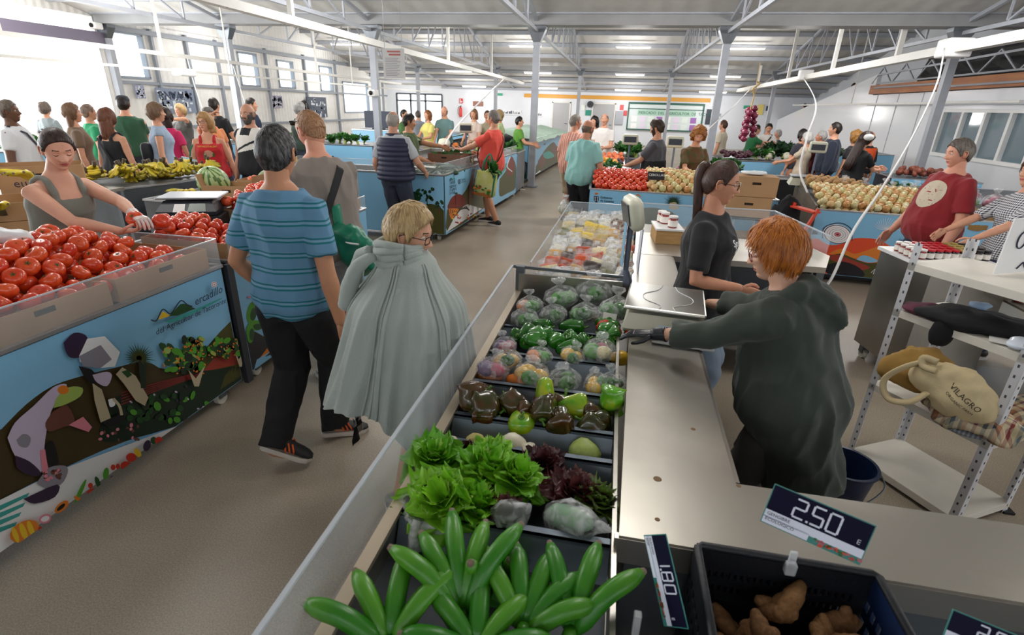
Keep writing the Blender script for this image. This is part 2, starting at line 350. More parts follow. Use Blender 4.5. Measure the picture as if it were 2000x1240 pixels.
def decal(name, root, me, o, ux, dirv, size, mats, draw, lift=.003):
    """print laid on cloth: a flat drawing pressed onto the garment's surface"""
    ux = V(ux).normalized(); dv = V(dirv).normalized(); uy = ux.cross(dv).normalized()*-1
    if uy.z < 0: uy = -uy
    m = MB(); draw(m); bv = BVHTree.FromPolygons([v.co for v in me.vertices], [p.vertices for p in me.polygons]); vs = []
    for a in m.v:
        q = V(o)+ux*a[0]*size+uy*a[1]*size; h = bv.ray_cast(q-dv*.4, dv); vs.append(tuple((h[0]-dv*lift) if h[0] is not None else q))
    m.v = vs; return m.build(name, mats, root)
def hairmask(style):
    def ln(v, tb):
        for (a, b), (c, d) in zip(tb, tb[1:]):
            if v >= c: return d+(b-d)*(v-c)/(a-c)
        return tb[-1][1]
    if style in ('short', 'buzz', 'curly_short', 'thin'): tb = [(1, .68), (.8, .60), (.55, .34), (.36, -.05), (.28, -.22), (.12, .10), (-.12, .0), (-.28, -.45), (-.7, -.74), (-1, -.80)]
    elif style == 'crop': tb = [(1, .45), (.8, .42), (.6, .22), (.4, -.2), (.2, -.45), (0, -.45), (-.2, -.5), (-.6, -.75), (-1, -.8)]
    elif style == 'tied': tb = [(1, .78), (.8, .70), (.55, .44), (.35, .02), (.25, -.12), (.1, .15), (-.12, .05), (-.3, -.4), (-.7, -.7), (-1, -.74)]
    else: tb = [(1, .56), (.8, .50), (.55, .20), (.4, -.3), (.2, -.6), (0, -.7), (-.5, -.9), (-1, -.95)]
    def f(u, v, w):
        k = sst(w-ln(v, tb), -.02, .16)
        if style == 'thin': k *= 1-.9*sst(w, .55, .8)*(1 if v > -.6 else 0)
        if style == 'fringe': k *= 1-sst(w, .15, .4)
        return k
    return f
def hair_build(root, M, sp, det, sd=1):
    st = sp.get('style', 'short')
    if st == 'bald': return
    col = sp.get('col', '#3a2a20'); c2 = sp.get('col2'); T = sp.get('t', {'buzz': .005, 'short': .014, 'thin': .006, 'fringe': .008, 'crop': .03, 'tied': .012, 'bob': .03, 'long': .024, 'curly': .05, 'curly_short': .02}.get(st, .015))
    hm = mat('hair_'+col[1:]+(c2 or '')[1:], col, .42, spec=.4, col2=c2 or None, var=0 if c2 else .35, vscale=22, stretch=(3, 3, .6))
    f = hairmask({'fringe': 'fringe', 'curly': 'bob', 'long': 'bob'}.get(st, st)); n, k = ((64, 54), (36, 30), (22, 18))[det]
    m = MB(); m.T = M; pts = []; o = V((sd, sd*2, 0)); crown = V((0, -.35, 1)).normalized()
    def shell(u, v, w, lift=1.):
        a = f(u, v, w); p = headpt(u, v, w, False); nr = V((u/HDX, v/HDY, w/HDZ)).normalized()
        q = T*(1+.25*NZ.noise(V((u, v, w))*3+o))
        if st.startswith('curly'): q = T*(.75+.55*NZ.noise(V((u, v, w))*4.2+o)+.25*NZ.noise(V((u, v, w))*9+o))
        if v > .3: q *= .75
        return p+nr*(q*a*lift-.013*(1-a)), nr, a
    for u, v, w in sph(n, k, False): pts.append(shell(u, v, w)[0])
    fs = [(i*n+j, i*n+(j+1) % n, (i+1)*n+(j+1) % n, (i+1)*n+j) for i in range(k) for j in range(n)]+[tuple(k*n+j for j in range(n))]
    m.add(pts, fs)
    L = sp.get('len', .3)
    if st in ('bob', 'long', 'curly'):
        nn = 22; rings = []; steps = 9
        for i in range(steps):
            t = i/(steps-1); z = .035-(L+.035)*t; bx = .086+.006*sin(pi*t)+(.012 if st == 'bob' else -.012)*t; by = .058-.026*t*(1 if st == 'long' else .25); yc = -.043-(.02*t if st == 'long' else 0)
            if i == steps-1: bx *= .75; by *= .6
            rings.append([(bx*cos(2*pi*j/nn)*(1+.05*NZ.noise(V((cos(2*pi*j/nn)*3, sin(2*pi*j/nn)*3, t*1.5))+o)), yc+by*sin(2*pi*j/nn)*(1+.12*NZ.noise(V((j*.9, t*1.2, sd)))), z) for j in range(nn)])
        m.loft(rings)
    if st == 'tied':
        tk = sp.get('tail', 'pony'); z0 = sp.get('tz', .05)
        if tk == 'pony':
            g = (M.to_3x3().inverted() @ V((0, 0, -1))).normalized(); b0 = V((0, -.095, z0)); b1 = V((0, -.118, z0+.012)); tp = [b0, b1, b1+V((0, -.018, -.01))+g*.03, b1+V((.003, -.018, 0))+g*.12, b1+V((.006, -.004, 0))+g*L*.55, b1+V((0, .008, 0))+g*L]
            m.tube(smooth(tp, 5), [(.014+.017*sin(pi*min(1, .12+i/(5*(len(tp)-1))*.85))) for i in range(5*(len(tp)-1)+1)], 12, ends=True)
            if det < 2: m.T = M; tie = MB(); tie.T = M; tie.lathe([(.014, -.008), (.022, -.006), (.022, .006), (.014, .008)], 12, c=(0, -.112, z0+.008)); tie.build('hair_tie', mat('dark_tie', '#3b3038', .6), root)
        else:
            for q in range(7): m.ball((ru(-.018, .018), -.108+ru(-.012, .008), z0+ru(-.02, .02)), (.028, .022, .026), 10, 7)
            for q in range(26): a = ru(-1.4, 1.4); m.tube([(0, -.115, z0), (sin(a)*.03, -.15, z0+cos(a)*.03), (sin(a)*.05, -.175+ru(-.01, .01), z0+cos(a)*.045-.01)], [.006, .005, .001], 5)
    nl = {0: sp.get('locks', 1100), 1: 160, 2: 0}[det]
    if st in ('buzz', 'thin', 'fringe'): nl = int(nl*.8)
    for i in range(nl):
        a = ru(0, 2*pi); w = ru(-.95, 1); r = sqrt(1-w*w); u, v = r*cos(a), r*sin(a)
        if f(u, v, w) < .45: continue
        P = V((u, v, w)); LL = {'buzz': .014, 'short': .034, 'thin': .02, 'fringe': .02, 'crop': .075, 'tied': .09, 'curly_short': .04, 'curly': .08}.get(st, .13)*ru(.7, 1.15); S = 5; line = []
        tgt = None
        if st == 'tied': tgt = V((0, -.98, sp.get('tz', .05)/HDZ)).normalized()
        seedv = V((ru(-1, 1), ru(-1, 1), ru(-1, 1)))*(.45 if st == 'crop' else .2 if not st.startswith('curly') else 1.1)
        P0 = P.copy(); ok = True
        for q in range(S+1):
            s3, nr, am = shell(P.x, P.y, P.z, 1.0); lift = .0015+.0035*(q/S)*rnd()+(.006*rnd() if st == 'crop' and q > 2 else 0)
            if am < .15 and q > 2 and st not in ('bob', 'long'): s3 = line[-1][0]+(line[-1][0]-line[-2][0])*.7; lift = 0
            line.append((s3+nr*lift, nr))
            dr = (tgt-P) if tgt else (P-crown)+V((0, .25, -.35))
            dr = dr+seedv; dr -= P*dr.dot(P)
            if dr.length < 1e-3: break
            P = (P+dr.normalized()*LL/S/.095).normalized()
        if len(line) < 3: continue
        wd = (.0028 if det else .0024)*ru(.8, 1.5)*(1.5 if st == 'buzz' else 1); vs = []; 
        for q, (p, nr) in enumerate(line):
            t = (line[min(q+1, len(line)-1)][0]-line[max(q-1, 0)][0]); sd_ = t.cross(nr)
            sd_ = sd_.normalized() if sd_.length > 1e-6 else V((1, 0, 0)); ww = wd*(1-(q/(len(line)-1))**2*.9)
            vs += [p-sd_*ww, p+nr*.0012*(1-q/len(line)), p+sd_*ww]
        m.add(vs, [(3*q+e, 3*q+e+1, 3*q+e+4, 3*q+e+3) for q in range(len(line)-1) for e in (0, 1)])
    if st in ('bob', 'long', 'curly') and det == 0:
        for i in range(260):
            a = ru(pi*.98, pi*2.02); z0 = ru(-.02, .03); x, y = .09*cos(a), -.045+.062*sin(a); e = ru(.75, 1.05); pts = [(x*(1+.05*t+.03*sin(t*5+i)), y*(1+.1*t), z0-(L+z0)*t*e) for t in (0, .25, .5, .75, 1)]
            m.tube(pts, [.005, .006, .006, .005, .0012], 5)
    o_ = m.build('hair', hm, root, smooth=True)
    return o_
def glasses(root, M, col='#111111', th=.0016):
    m = MB(); m.T = M; y = .093
    for s in (-1, 1):
        for k in range(14):
            a, b = 2*pi*k/14, 2*pi*(k+1)/14; f = lambda t: (s*.032+.0255*max(-.92, min(.92, cos(t)*1.25)), y-.004*abs(cos(t))*(1 if s*cos(t) > 0 else 0), .008+.018*max(-.9, min(.9, sin(t)*1.2)))
            m.bar(f(a), f(b), th*2.2, th*1.6)
        m.tube([(s*.058, y-.004, .016), (s*.079, .05, .016), (s*.083, .0, .014), (s*.084, -.02, .0)], th, 6)
    m.bar((-.009, y+.002, .012), (.009, y+.002, .012), th*2); m.build('glasses', mat('frame_'+col[1:], col, .3), root)
TORSO = {'m': [(-.11, .12, .085), (-.05, .162, .115), (.04, .168, .118), (.14, .150, .104), (.24, .158, .108), (.34, .178, .118), (.41, .178, .112), (.455, .150, .092), (.50, .098, .070), (.54, .062, .060)],
         'f': [(-.11, .13, .095), (-.05, .178, .125), (.04, .172, .118), (.14, .134, .096), (.24, .140, .104), (.33, .156, .128), (.40, .152, .102), (.45, .126, .080), (.50, .078, .060), (.54, .052, .052)]}
class Person:
    def __init__(s, label, loc, rz, h=1.72, sex='m', det=1, fat=0., lean=0., bend=0., yaw=0., pitch=0., roll=0., skinc='#d9a184', arms=None, feet=None, hair=None, top=None, bottom=None, shoes='#222222', glass=None, beard=None, eyes=None, gloves=None, hands=None, hipshift=0., nobrow=False, gaze=0, ghint=None, elbow=None, bare=True, twist=0., sleeve_paint=None):
        S = s.S = h/1.75; s.det = det; s.sex = sex; s.fat = fat; s.S = S
        root = s.root = thing('person', label, 'person', (loc[0], loc[1], loc[2] if len(loc) > 2 else 0), R(rz)); s.vox = (.0085, .014, .02)[det]
        l, b2 = R(lean), R(lean+bend)
        s.pel = V((hipshift, -.25*sin(l)*S, .93*S)); s.l, s.b2, s.tw = l, b2, R(twist)
        s.SP = s.spine; sh = .425
        s.shL = {q: s.sp(sh, q*(.165 if sex == 'm' else .146)*(1+fat*.8), -.0) for q in (-1, 1)}
        ux, uf = .285*S, .25*S; arms = arms or {}; s.el = {}; s.wr = {}; ghint = elbow or {}
        for q in (-1, 1):
            tg = arms.get(q) or (q*(.27+fat*.6)*S, .04, .83*S); s.el[q], s.wr[q] = ik(s.shL[q], tg, ux, uf, ghint.get(q, (q*.5, -1, -.25)))
        fe = feet or {-1: (-.10, 0, 0), 1: (.10, .03, 0)}; s.kn = {}; s.an = {}; s.hip = {}; s.fdir = {}
        for q in (-1, 1):
            f = fe[q]; a = V((f[0], f[1], .085*S+(f[3] if len(f) > 3 else 0))); s.hip[q] = s.pel+V((q*.088*S, 0, -.03*S)); s.kn[q], s.an[q] = ik(s.hip[q], a, .425*S, .43*S, (q*.12, 1, 0)); s.fdir[q] = R(f[2] if len(f) > 2 else 0)
        fr = 1+fat*1.6; k = S*(1 if sex == 'm' else .88)*fr; s.k = k; s.fr = fr
        m = MB(); s.torso(m, 0, -.11, .54)
        hb = s.sp(.54, 0); s.hc = s.sp(.54, 0, .0)+s.dirv(.54)*.125*S+V((0, .018, 0)); 
        m.tube([s.sp(.47, 0, -.01), s.sp(.53, 0, -.008), s.hc+V((0, -.022, -.045))], [.068*k**.5, .056*k**.5, .054*k**.5], 14)
        for q in (-1, 1):
            m.tube([s.shL[q]+V((-q*.04, 0, .0)), s.shL[q], s.shL[q].lerp(s.el[q], .35), s.shL[q].lerp(s.el[q], .8), s.el[q], s.el[q].lerp(s.wr[q], .25), s.el[q].lerp(s.wr[q], .65), s.wr[q]], [a*k for a in (.055, .057, .050, .042, .040, .043, .034, .027)], 14, ends=True)
            m.tube([s.hip[q]+V((0, 0, .03)), s.hip[q].lerp(s.kn[q], .2), s.hip[q].lerp(s.kn[q], .7), s.kn[q], s.kn[q].lerp(s.an[q], .3), s.kn[q].lerp(s.an[q], .75), s.an[q]], [a*S*fr for a in (.085, .084, .064, .054, .057, .043, .037)], 14, ends=True)
            fd = V((sin(s.fdir[q]), cos(s.fdir[q]), 0)); m.tube([s.an[q]+V((0, 0, -.02)), s.an[q]+fd*.06*S+V((0, 0, -.045*S)), s.an[q]+fd*.13*S+V((0, 0, -.062*S))], [.036*S, .034*S, .024*S], 10, ends=True)
        bme = remesh(m, s.vox, 3); mb = MB(); mb.add([v.co for v in bme.vertices], [tuple(p.vertices) for p in bme.polygons], 0)
        hs = (h/1.75)**.6; s.M = MX.Translation(s.hc) @ MX.Rotation(R(yaw), 4, 'Z') @ MX.Rotation(R(pitch), 4, 'X') @ MX.Rotation(R(roll), 4, 'Y') @ MX.Scale(hs*(1.0 if sex == 'm' else .97), 4)
        head_mb(mb, det, s.M, None, dict(eyes=eyes, nobrow=nobrow, gaze=gaze))
        hands = hands or {}; s.hd = {}
        for q in (-1, 1):
            hp = hands.get(q, {}); d = V(hp.get('d', (s.wr[q]-s.el[q]).normalized()*.8+V((0, .15, -.25)))); nr = V(hp.get('n', (-q, .2, 0)))
            s.hd[q] = d.normalized(); tgt = mb
            if gloves and q in gloves: tgt = MB()
            side = hp.get('side', q*1); hand_mb(tgt, s.wr[q]+d.normalized()*.012, d, nr, side, hp.get('curl', .35), S*(1.0 if sex == 'm' else .9)*(1.06 if tgt is not mb else 1), (8, 6, 5)[det], 0, hp.get('spread', .12), hp.get('thumb', .5))
            if tgt is not mb:
                tgt.tube([s.wr[q]+d.normalized()*.02, s.wr[q], s.wr[q].lerp(s.el[q], .16), s.wr[q].lerp(s.el[q], .2)], [.031*k, .033*k, .037*k, .038*k], 14); tgt.build('glove', gloves[q], root, smooth=True)
        lipc = {'m': '#b3705f', 'f': '#b8605a'}[sex]
        mb.build('body', [skin(skinc), mat('lips_'+sex, lipc, .4), mat('eye_white', '#e8e4e0', .2), mat('iris', '#2a1c14', .15), mat('brow', '#4a352a' if (hair or {}).get('col', '#000000') < '#8' else '#8a6a4a', .8)], root, smooth=True)
        s.hairo = hair_build(root, s.M, hair or {}, det, sd=len(label)) if hair else None
        if beard: s.beard(beard)
        if glass: glasses(root, s.M, glass)
        s.top = None
        if top: s.mk_top(**top)
        if bottom: s.mk_bottom(**bottom)
        if shoes: s.mk_shoes(shoes)
    def ang(s, t): return s.l+(s.b2-s.l)*sst(t, .1, .5)
    def dirv(s, t): a = s.ang(t); return V((0, sin(a), cos(a)))
    def spine(s, t):
        p = s.pel.copy(); n = 6
        for i in range(n): p += s.dirv(t*(i+.5)/n)*t*s.S/n
        return p
    def sp(s, t, x, y=0.):
        a = s.ang(t); f = V((0, cos(a), -sin(a))); tw = s.tw*sst(t, 0, .45); return s.spine(t)+V((1, 0, 0))*x*s.S*cos(tw)+f*(y*s.S+x*s.S*sin(tw))
    def torso(s, m, inf, t0, t1, flare=0., n=22, extra=None, rows=9):
        tb = TORSO[s.sex]; rings = []
        def at_(t):
            for (a, b) in zip(tb, tb[1:]):
                if t <= b[0]: q = max(0, (t-a[0])/(b[0]-a[0])); return a[1]+(b[1]-a[1])*q, a[2]+(b[2]-a[2])*q
            return tb[-1][1:]
        for i in range(rows+1):
            t = t0+(t1-t0)*i/rows; a, b = at_(t); g = gs(t-.12, .17); a += s.fat*.75*g+inf+flare*sst(.3-t, 0, .4); b += s.fat*1.0*g+inf+flare*.7*sst(.3-t, 0, .4); yo = s.fat*.55*g
            bust = .022*gs(t-.325, .05) if s.sex == 'f' else 0
            rings.append([s.sp(t, a*cos(2*pi*j/n), yo+b*sin(2*pi*j/n)+(bust*max(0, sin(2*pi*j/n))*(.7+.5*gs(abs(cos(2*pi*j/n))-.5, .2)))) for j in range(n)])
        m.loft(rings)
    def sleeve(s, m, q, frac, inf, full=1.):
        A, E, W = s.shL[q], s.el[q], s.wr[q]; k = s.k; pts = [A+V((-q*.06, 0, .0)), A]; rr = [.042*k+inf, .053*k+inf]
        u = min(frac, 1.)
        for t in (.3, .6, 1.):
            t *= u; pts.append(A.lerp(E, t)); rr.append((.054-.011*t)*k+inf*full)
        if frac > 1:
            for t in (.3, .65, 1.): t *= frac-1; pts.append(E.lerp(W, t)); rr.append((.046-.014*t)*k+inf*full*.9)
        m.tube(pts, rr, 16)
    def mk_top(s, kind='tee', col='#777777', hem=-.04, sl=.62, inf=.014, fold=.006, mats=None, fn=None, neck=.508, flare=.022, m_=None, bands_=None, seed=1):
        m = MB(); s.torso(m, inf, hem, neck if kind != 'tank' else .40, flare, 26, rows=11)
        if kind in ('tee', 'long', 'hood', 'shirt'):
            for q in (-1, 1): s.sleeve(m, q, sl if not isinstance(sl, dict) else sl[q], inf*.8, 1.12 if kind == 'tee' else 1.05)
        if kind == 'tank':
            for q in (-1, 1):
                for f in (1, -1): m.tube([s.sp(.37, q*.075, f*.085), s.sp(.44, q*.082, f*.085), s.sp(.492, q*.085, f*.035), s.sp(.502, q*.08, 0)], [.026*s.S, .022*s.S, .020*s.S, .018*s.S], 8, flat=.8)
        if kind == 'hood':
            rings = []
            for i in range(9):
                a = pi*(.02+.96*i/8)+pi; c = s.sp(.50, .105*cos(a), -.015+.075*sin(a)); r = .020+.030*sin(pi*i/8)
                rings.append((c, r*s.S))
            m.tube([c for c, r in rings], [r for c, r in rings], 10, ends=True); m.tube([s.sp(.50, -.05, -.09), s.sp(.43, -.03, -.145), s.sp(.36, 0, -.155), s.sp(.43, .03, -.145), s.sp(.50, .05, -.09)], [.03, .045, .05, .045, .03], 10, ends=True)
        me = remesh(m, s.vox*.95, 4 if s.det else 3)
        folds(me, fold*(1 if s.det < 2 else .6), seed=seed)
        if mats: paint(me, mats, fn)
        else: me.materials.clear(); me.materials.append(m_ or mat('cloth_'+col[1:], col, .85, bump=.12, bscale=220, sheen=.15, var=.06, vscale=3))
        me.shade_smooth(); s.top = link({'tank': 'tank_top', 'tee': 't_shirt', 'long': 'jumper', 'hood': 'hooded_jacket', 'shirt': 'shirt', 'vest': 'padded_vest'}.get(kind, 'top'), me, s.root)
        return s.top
    def mk_bottom(s, kind='trousers', col='#222222', inf=.016, hem=None, m_=None, fold=.006, top=.07, loose=1.):
        m = MB(); s.torso(m, .010, -.11, top, 0, 22, rows=5)
        cut = {'trousers': 2., 'shorts': .95, 'capri': 1.45, 'long_shorts': 1.1}[kind] if hem is None else hem
        for q in (-1, 1):
            H, K, A = s.hip[q], s.kn[q], s.an[q]; S, fr = s.S, s.fr; pts = [H+V((0, 0, .05))]; rr = [.088*S*fr]
            for t in (.12, .4, .7, 1.):
                t *= min(cut, 1); pts.append(H.lerp(K, t)); rr.append((.090-.028*t)*S*fr+inf*loose)
            if cut > 1:
                for t in (.25, .5, .75, 1.): t *= cut-1; pts.append(K.lerp(A, t)); rr.append((.060-.018*t)*S*fr+inf*loose*(1.1 if t < .8 else 1.3))
            m.tube(pts, rr, 18)
        me = remesh(m, s.vox, 3); folds(me, fold, (10, 10, 6), 3); me.materials.clear(); me.materials.append(m_ or mat('cloth_'+col[1:], col, .85, bump=.12, bscale=220, var=.06, vscale=3)); me.shade_smooth()
        return link({'shorts': 'shorts', 'long_shorts': 'shorts', 'capri': 'trousers', 'trousers': 'trousers'}[kind], me, s.root)
    def mk_shoes(s, col, sole='#e8e6e2', stripe=None):
        for q in (-1, 1):
            S = s.S; T = MX.Translation(s.an[q]-V((0, 0, .085*S))) @ MX.Rotation(-s.fdir[q], 4, 'Z')
            if hasattr(s, 'tip') and q in s.tip: T = T @ MX.Translation((0, .13*S, .0)) @ MX.Rotation(-R(s.tip[q]), 4, 'X') @ MX.Translation((0, -.13*S, 0))
            prof = [(-.085, .026, .075), (-.07, .036, .092), (-.03, .038, .098), (.02, .039, .088), (.07, .044, .066), (.12, .047, .052), (.155, .040, .042), (.178, .022, .034)]
            m = MB(); m.T = T
            m.loft([[(w*S*cos(t), y*S, (.018+(h-.018)*(.5+.5*sin(t))**.8 if True else 0)*S) for t in [2*pi*j/14 for j in range(14)]] for y, w, h in prof])
            sh = m.build('shoe', mat('shoe_'+col[1:], col, .6), s.root, smooth=True)
            m = MB(); m.T = T; o = [(y*S, w*S*1.12) for y, w, h in prof]; ring = [(w, y) for y, w in o]+[(-w, y) for y, w in reversed(o)]
            m.loft([[(x, y, 0) for x, y in ring], [(x*1.04, y*1.02, .012*S) for x, y in ring], [(x, y, .026*S) for x, y in ring]]); m.build('sole', mat('sole_'+sole[1:], sole, .6), sh, smooth=False)
            if stripe:
                m = MB(); m.T = T
                for k in range(3):
                    for e in (-1, 1): y = (.03+.022*k)*S; m.tube([(e*.036*S, y+.008*S, .032*S), (e*.042*S, y, .048*S), (e*.026*S, y-.02*S, .078*S)], .005*S, 5)
                m.build('stripes', mat('stripe_'+stripe[1:], stripe, .5), sh)
    def beard(s, b):
        col = b.get('col', '#3a3030'); m = MB(); m.T = s.M; n, k = (30, 24); f = b.get('full', 1)
        def am(u, v, w):
            p = headpt(u, v, w); 
            if v < .1: return 0
            base = sst(-p.z, .045, .065) if f else 0; st_ = gs(p.z+.040, .005)*sst(.034-abs(p.x), 0, .01)
            side = sst(abs(u), .5, .75)*sst(-w, -.1, .15)*(f if v < .75 else 0)
            a = max(base, st_, side*f); a *= 1-gs(p.z+.053, .006)*(abs(p.x) < .022); return max(0, a)
        vs = []
        for u, v, w in sph(n*2, k*2): p = headpt(u, v, w); a = am(u, v, w); nr = V((u/HDX, v/HDY, w/HDZ)).normalized(); vs.append(p+nr*(b.get('t', .008)*a*(1+.3*NZ.noise(p*90))-.012*(1-sst(a, 0, .3))))
        N = n*2; m.add(vs, [(i*N+j, i*N+(j+1) % N, (i+1)*N+(j+1) % N, (i+1)*N+j) for i in range(k*2) for j in range(N)])
        m.build('beard', mat('hair_'+col[1:], col, .7, var=.3, vscale=60), s.root, smooth=True)
    def strap(s, q, col='#16181c', w=.03, t0=.5, end=(.17, .02), name='bag_strap', lift=.03):
        """band from one shoulder across the chest and back to the other hip"""
        P = []; t1, x1 = .0, -q*.17
        for f in (1, -1):
            seq = []
            for i in range(9):
                t = i/8; tt = .495-(.495-.02)*t; x = q*.11*(1-t)+x1*t; tb = TORSO[s.sex]; b = .12+s.fat*gs(tt-.12, .17)*1.3; bb = b*sqrt(max(0.04, 1-(x/.205)**2)); seq.append(s.sp(tt+(.02 if i == 0 else 0), x, f*(bb+lift*.6 if i else .0)+s.fat*.5*gs(tt-.12, .17)))
            P.append(seq)
        m = MB()
        for seq in P:
            L = []
            for i, p in enumerate(seq):
                d = (seq[min(i+1, 8)]-seq[max(i-1, 0)]).normalized(); o = V((d.z, 0, -d.x)).normalized()*w/2; L.append([p-o, p+o])
            m.grid(L); m.grid([[a+V((0, .004, 0)), b+V((0, .004, 0))] for a, b in L])
        return m.build(name, mat('strap_'+col[1:], col, .7), s.root)
# ================================================================ THE HALL
XC = [-9.9, -6.0, -2.03, 2.05, 6.4]; YV = [-.27, 13.07, 26.4]
def zroof(y):
    if y < -.27: return 3.68+.215*min(6.67, -.27-y)
    if y > 26.4: return 3.68-(y-26.4)*.20
    for a in (-13.6, -.27, 13.07):
        if a <= y <= a+13.34: return 3.68+.215*(6.67-abs(y-a-6.67))
    return 3.7
FLM = floor_mat(); struct('floor', MB().box((-13.7, -8, -.12), (12, 31.2, 0)), FLM)
struct('terrain_outside', MB().box((-60, -30, -.3), (60, 60, -.13)), mat('pale_paving', '#c9c6bf', .8, var=.1))
pts = [-6.94, -.27, 6.4, 13.07, 19.74, 26.4, 31.1]
RF = corrugated('ceiling_sheet', '#bcbbb8', 'X', 2.2, .25)
m = MB()
for a, b in zip(pts, pts[1:]):
    za = 5.11 if a in (-6.94, 6.4, 19.74) else zroof(a); zb = 5.11 if b in (6.4, 19.74) else zroof(b)
    m.hexa([(-13.9, a, za), (12, a, za), (12, b, zb), (-13.9, b, zb), (-13.9, a, za+.1), (12, a, za+.1), (12, b, zb+.1), (-13.9, b, zb+.1)])
struct('ceiling', m, RF)
def wallY(X, t, y0, y1, z0, z1, holes):                      # wall along Y with rectangular holes (y0,y1,z0,z1)
    m = MB(); ys = sorted({y0, y1, *[h[0] for h in holes], *[h[1] for h in holes]})
    for a, b in zip(ys, ys[1:]):
        hs = sorted([h for h in holes if h[0] <= a and h[1] >= b], key=lambda h: h[2]); z = z0
        for h in hs:
            if h[2] > z+.01: m.box((X-t, a, z), (X, b, h[2]))
            z = h[3]
        if z < z1: m.box((X-t, a, z), (X, b, z1))
    return m
WH = [(13.3, 14.3, 2.3, 3.4), (18.35, 19.35, 2.27, 3.33), (20.65, 21.7, 2.28, 3.24), (23.8, 24.85, 2.24, 3.24), (25.85, 28.6, 1.3, 2.68)]
CW = corrugated('corrugated_wall_sheet', '#ecebe8', 'Y', 5.0, .25)
m = wallY(-13.6, .1, 12.9, 31, 0, 3.7, WH)
struct('wall_left', m, CW)
m = MB()                                                          # infill above the eaves following the roof, left gable
for a, b in ((-.27, 13.07), (13.07, 26.4)): m.prism([(-13.7, a, 3.68), (-13.7, (a+b)/2, 5.1), (-13.7, b, 3.68)], (.1, 0, 0))
struct('wall_left_gable', m, CW)
m = MB(); m.box((-13.75, -.3, 2.98), (-13.45, 13.1, 3.32)); struct('trim_1', m, mat('purple_grey_beam', '#6d6678', .5))
for i, h in enumerate(WH):
    w = thing('window', None, None); del_ = w; w.name = 'window_%d' % (i+1); w['kind'] = 'structure'
    f = MB()
    for a, b in (((h[0]-.04, h[2]-.04), (h[1]+.04, h[2]+.02)), ((h[0]-.04, h[3]-.02), (h[1]+.04, h[3]+.04)), ((h[0]-.04, h[2]), (h[0]+.02, h[3])), ((h[1]-.02, h[2]), (h[1]+.04, h[3]))):
        f.box((-13.72, a[0], a[1]), (-13.56, b[0], b[1]))
    f.build('window_frame', mat('blue_grey_frame', '#8b96a3', .5), w)
    g = MB().box((-13.66, h[0], h[2]), (-13.655, h[1], h[3])); g.build('pane', film('window_glass', '#dcebf5', .9, .05, 0), w)
m = MB(); y = 14.6
while y < 31:
    if not any(a_-.1 < y < b_+.1 for a_, b_, *_ in WH): m.box((-13.6, y-.04, 0), (-13.5, y+.04, 3.6))
    y += 1.32
m.box((-13.6, 13.1, 2.12), (-13.52, 31, 2.2)); m.box((-13.6, 13.1, 3.42), (-13.46, 31, 3.54)); m.box((-13.6, 13.1, .9), (-13.52, 31, .98))
struct('trim_2', m, mat('girt_grey', '#8f96a0', .5))
# back wall with a glazed entrance
m = MB(); Y = 31
m.box((-13.7, Y, 0), (-12.95, Y+.12, 3)); m.box((-12.95, Y, 2.3), (-10.2, Y+.12, 3)); m.box((-10.2, Y, 0), (9.8, Y+.12, 4.2))
m.box((-12.95, Y, 0), (-10.2, Y+.12, .25))
struct('wall_back', m, mat('white_plaster', '#dfe3ea', .45, var=.03, vscale=1))
w = thing('door', None, None); w.name = 'door_1'; w['kind'] = 'structure'
f = MB()
for x in (-12.95, -12.1, -11.2, -10.2): f.box((x-.04, Y-.05, 0), (x+.04, Y+.08, 2.3))
f.box((-12.95, Y-.05, 1.9), (-10.2, Y+.08, 1.98)); f.box((-12.95, Y-.05, 2.26), (-10.2, Y+.08, 2.34)); f.build('door_frame', mat('dark_frame', '#4a5058', .5), w)
MB().box((-12.95, Y+.02, .25), (-10.2, Y+.03, 2.3)).build('pane', film('window_glass'), w)
m = MB().box((-5.4, Y-.06, 2.28), (4.5, Y-.005, 2.47)); struct('trim_3', m, mat('ochre_band', '#d79b3c', .5))
m = MB().box((-10.2, Y-.09, 2.62), (9.6, Y-.01, 2.74)); struct('trim_4', m, PAINT)
for i, (a, b) in enumerate(((-3.75, -2.85), (-1.55, -.4))):
    w = thing('door', None, None); w.name = 'door_%d' % (i+2); w['kind'] = 'structure'
    MB().box((a, Y-.05, 0), (b, Y-.01, 2.05)).build('door_leaf', mat('grey_door', '#a9aaad', .5), w)
    f = MB(); f.box((a-.07, Y-.07, 0), (a, Y-.005, 2.1)); f.box((b, Y-.07, 0), (b+.07, Y-.005, 2.1)); f.box((a-.07, Y-.07, 2.05), (b+.07, Y-.005, 2.13)); f.build('door_frame', PAINTW, w)
    f = MB(); f.tube([(b-.1, Y-.1, 1.0), (b-.22, Y-.1, 1.0)], .012, 6); f.tube([(b-.1, Y-.1, 1.0), (b-.1, Y-.05, 1.0)], .012, 6); f.build('door_handle', BLK, w)
m = MB()
for k in range(18):
    y = 31-.59*k; z = .53+.0737*k; m.box((8.12, y-.59, z-.35), (9.7, y, z))
struct('floor_stair', m, PAINTW)
m = MB(); m.box((-13.7, -8.1, 0), (12, -8, 5.2)); struct('wall_front', m, MATS['white_plaster'])  # unseen wall, added to cut the daylight from behind
m = MB(); m.box((11.9, -8, 0), (12, 7.5, 1.2)); m.box((11.9, -8, 2.9), (12, 7.5, 5.2)); struct('wall_right_near', m, MATS['white_plaster'])  # also unseen, added to close off light from the right
m = MB(); m.box((9.7, 7.4, 0), (12, 7.5, 4.6)); struct('wall_right_return', m, MATS['white_plaster'])
m = MB(); m.box((-13.7, -8, 0), (-13.6, -.3, 4.6)); struct('wall_left_near', m, MATS['white_plaster'])
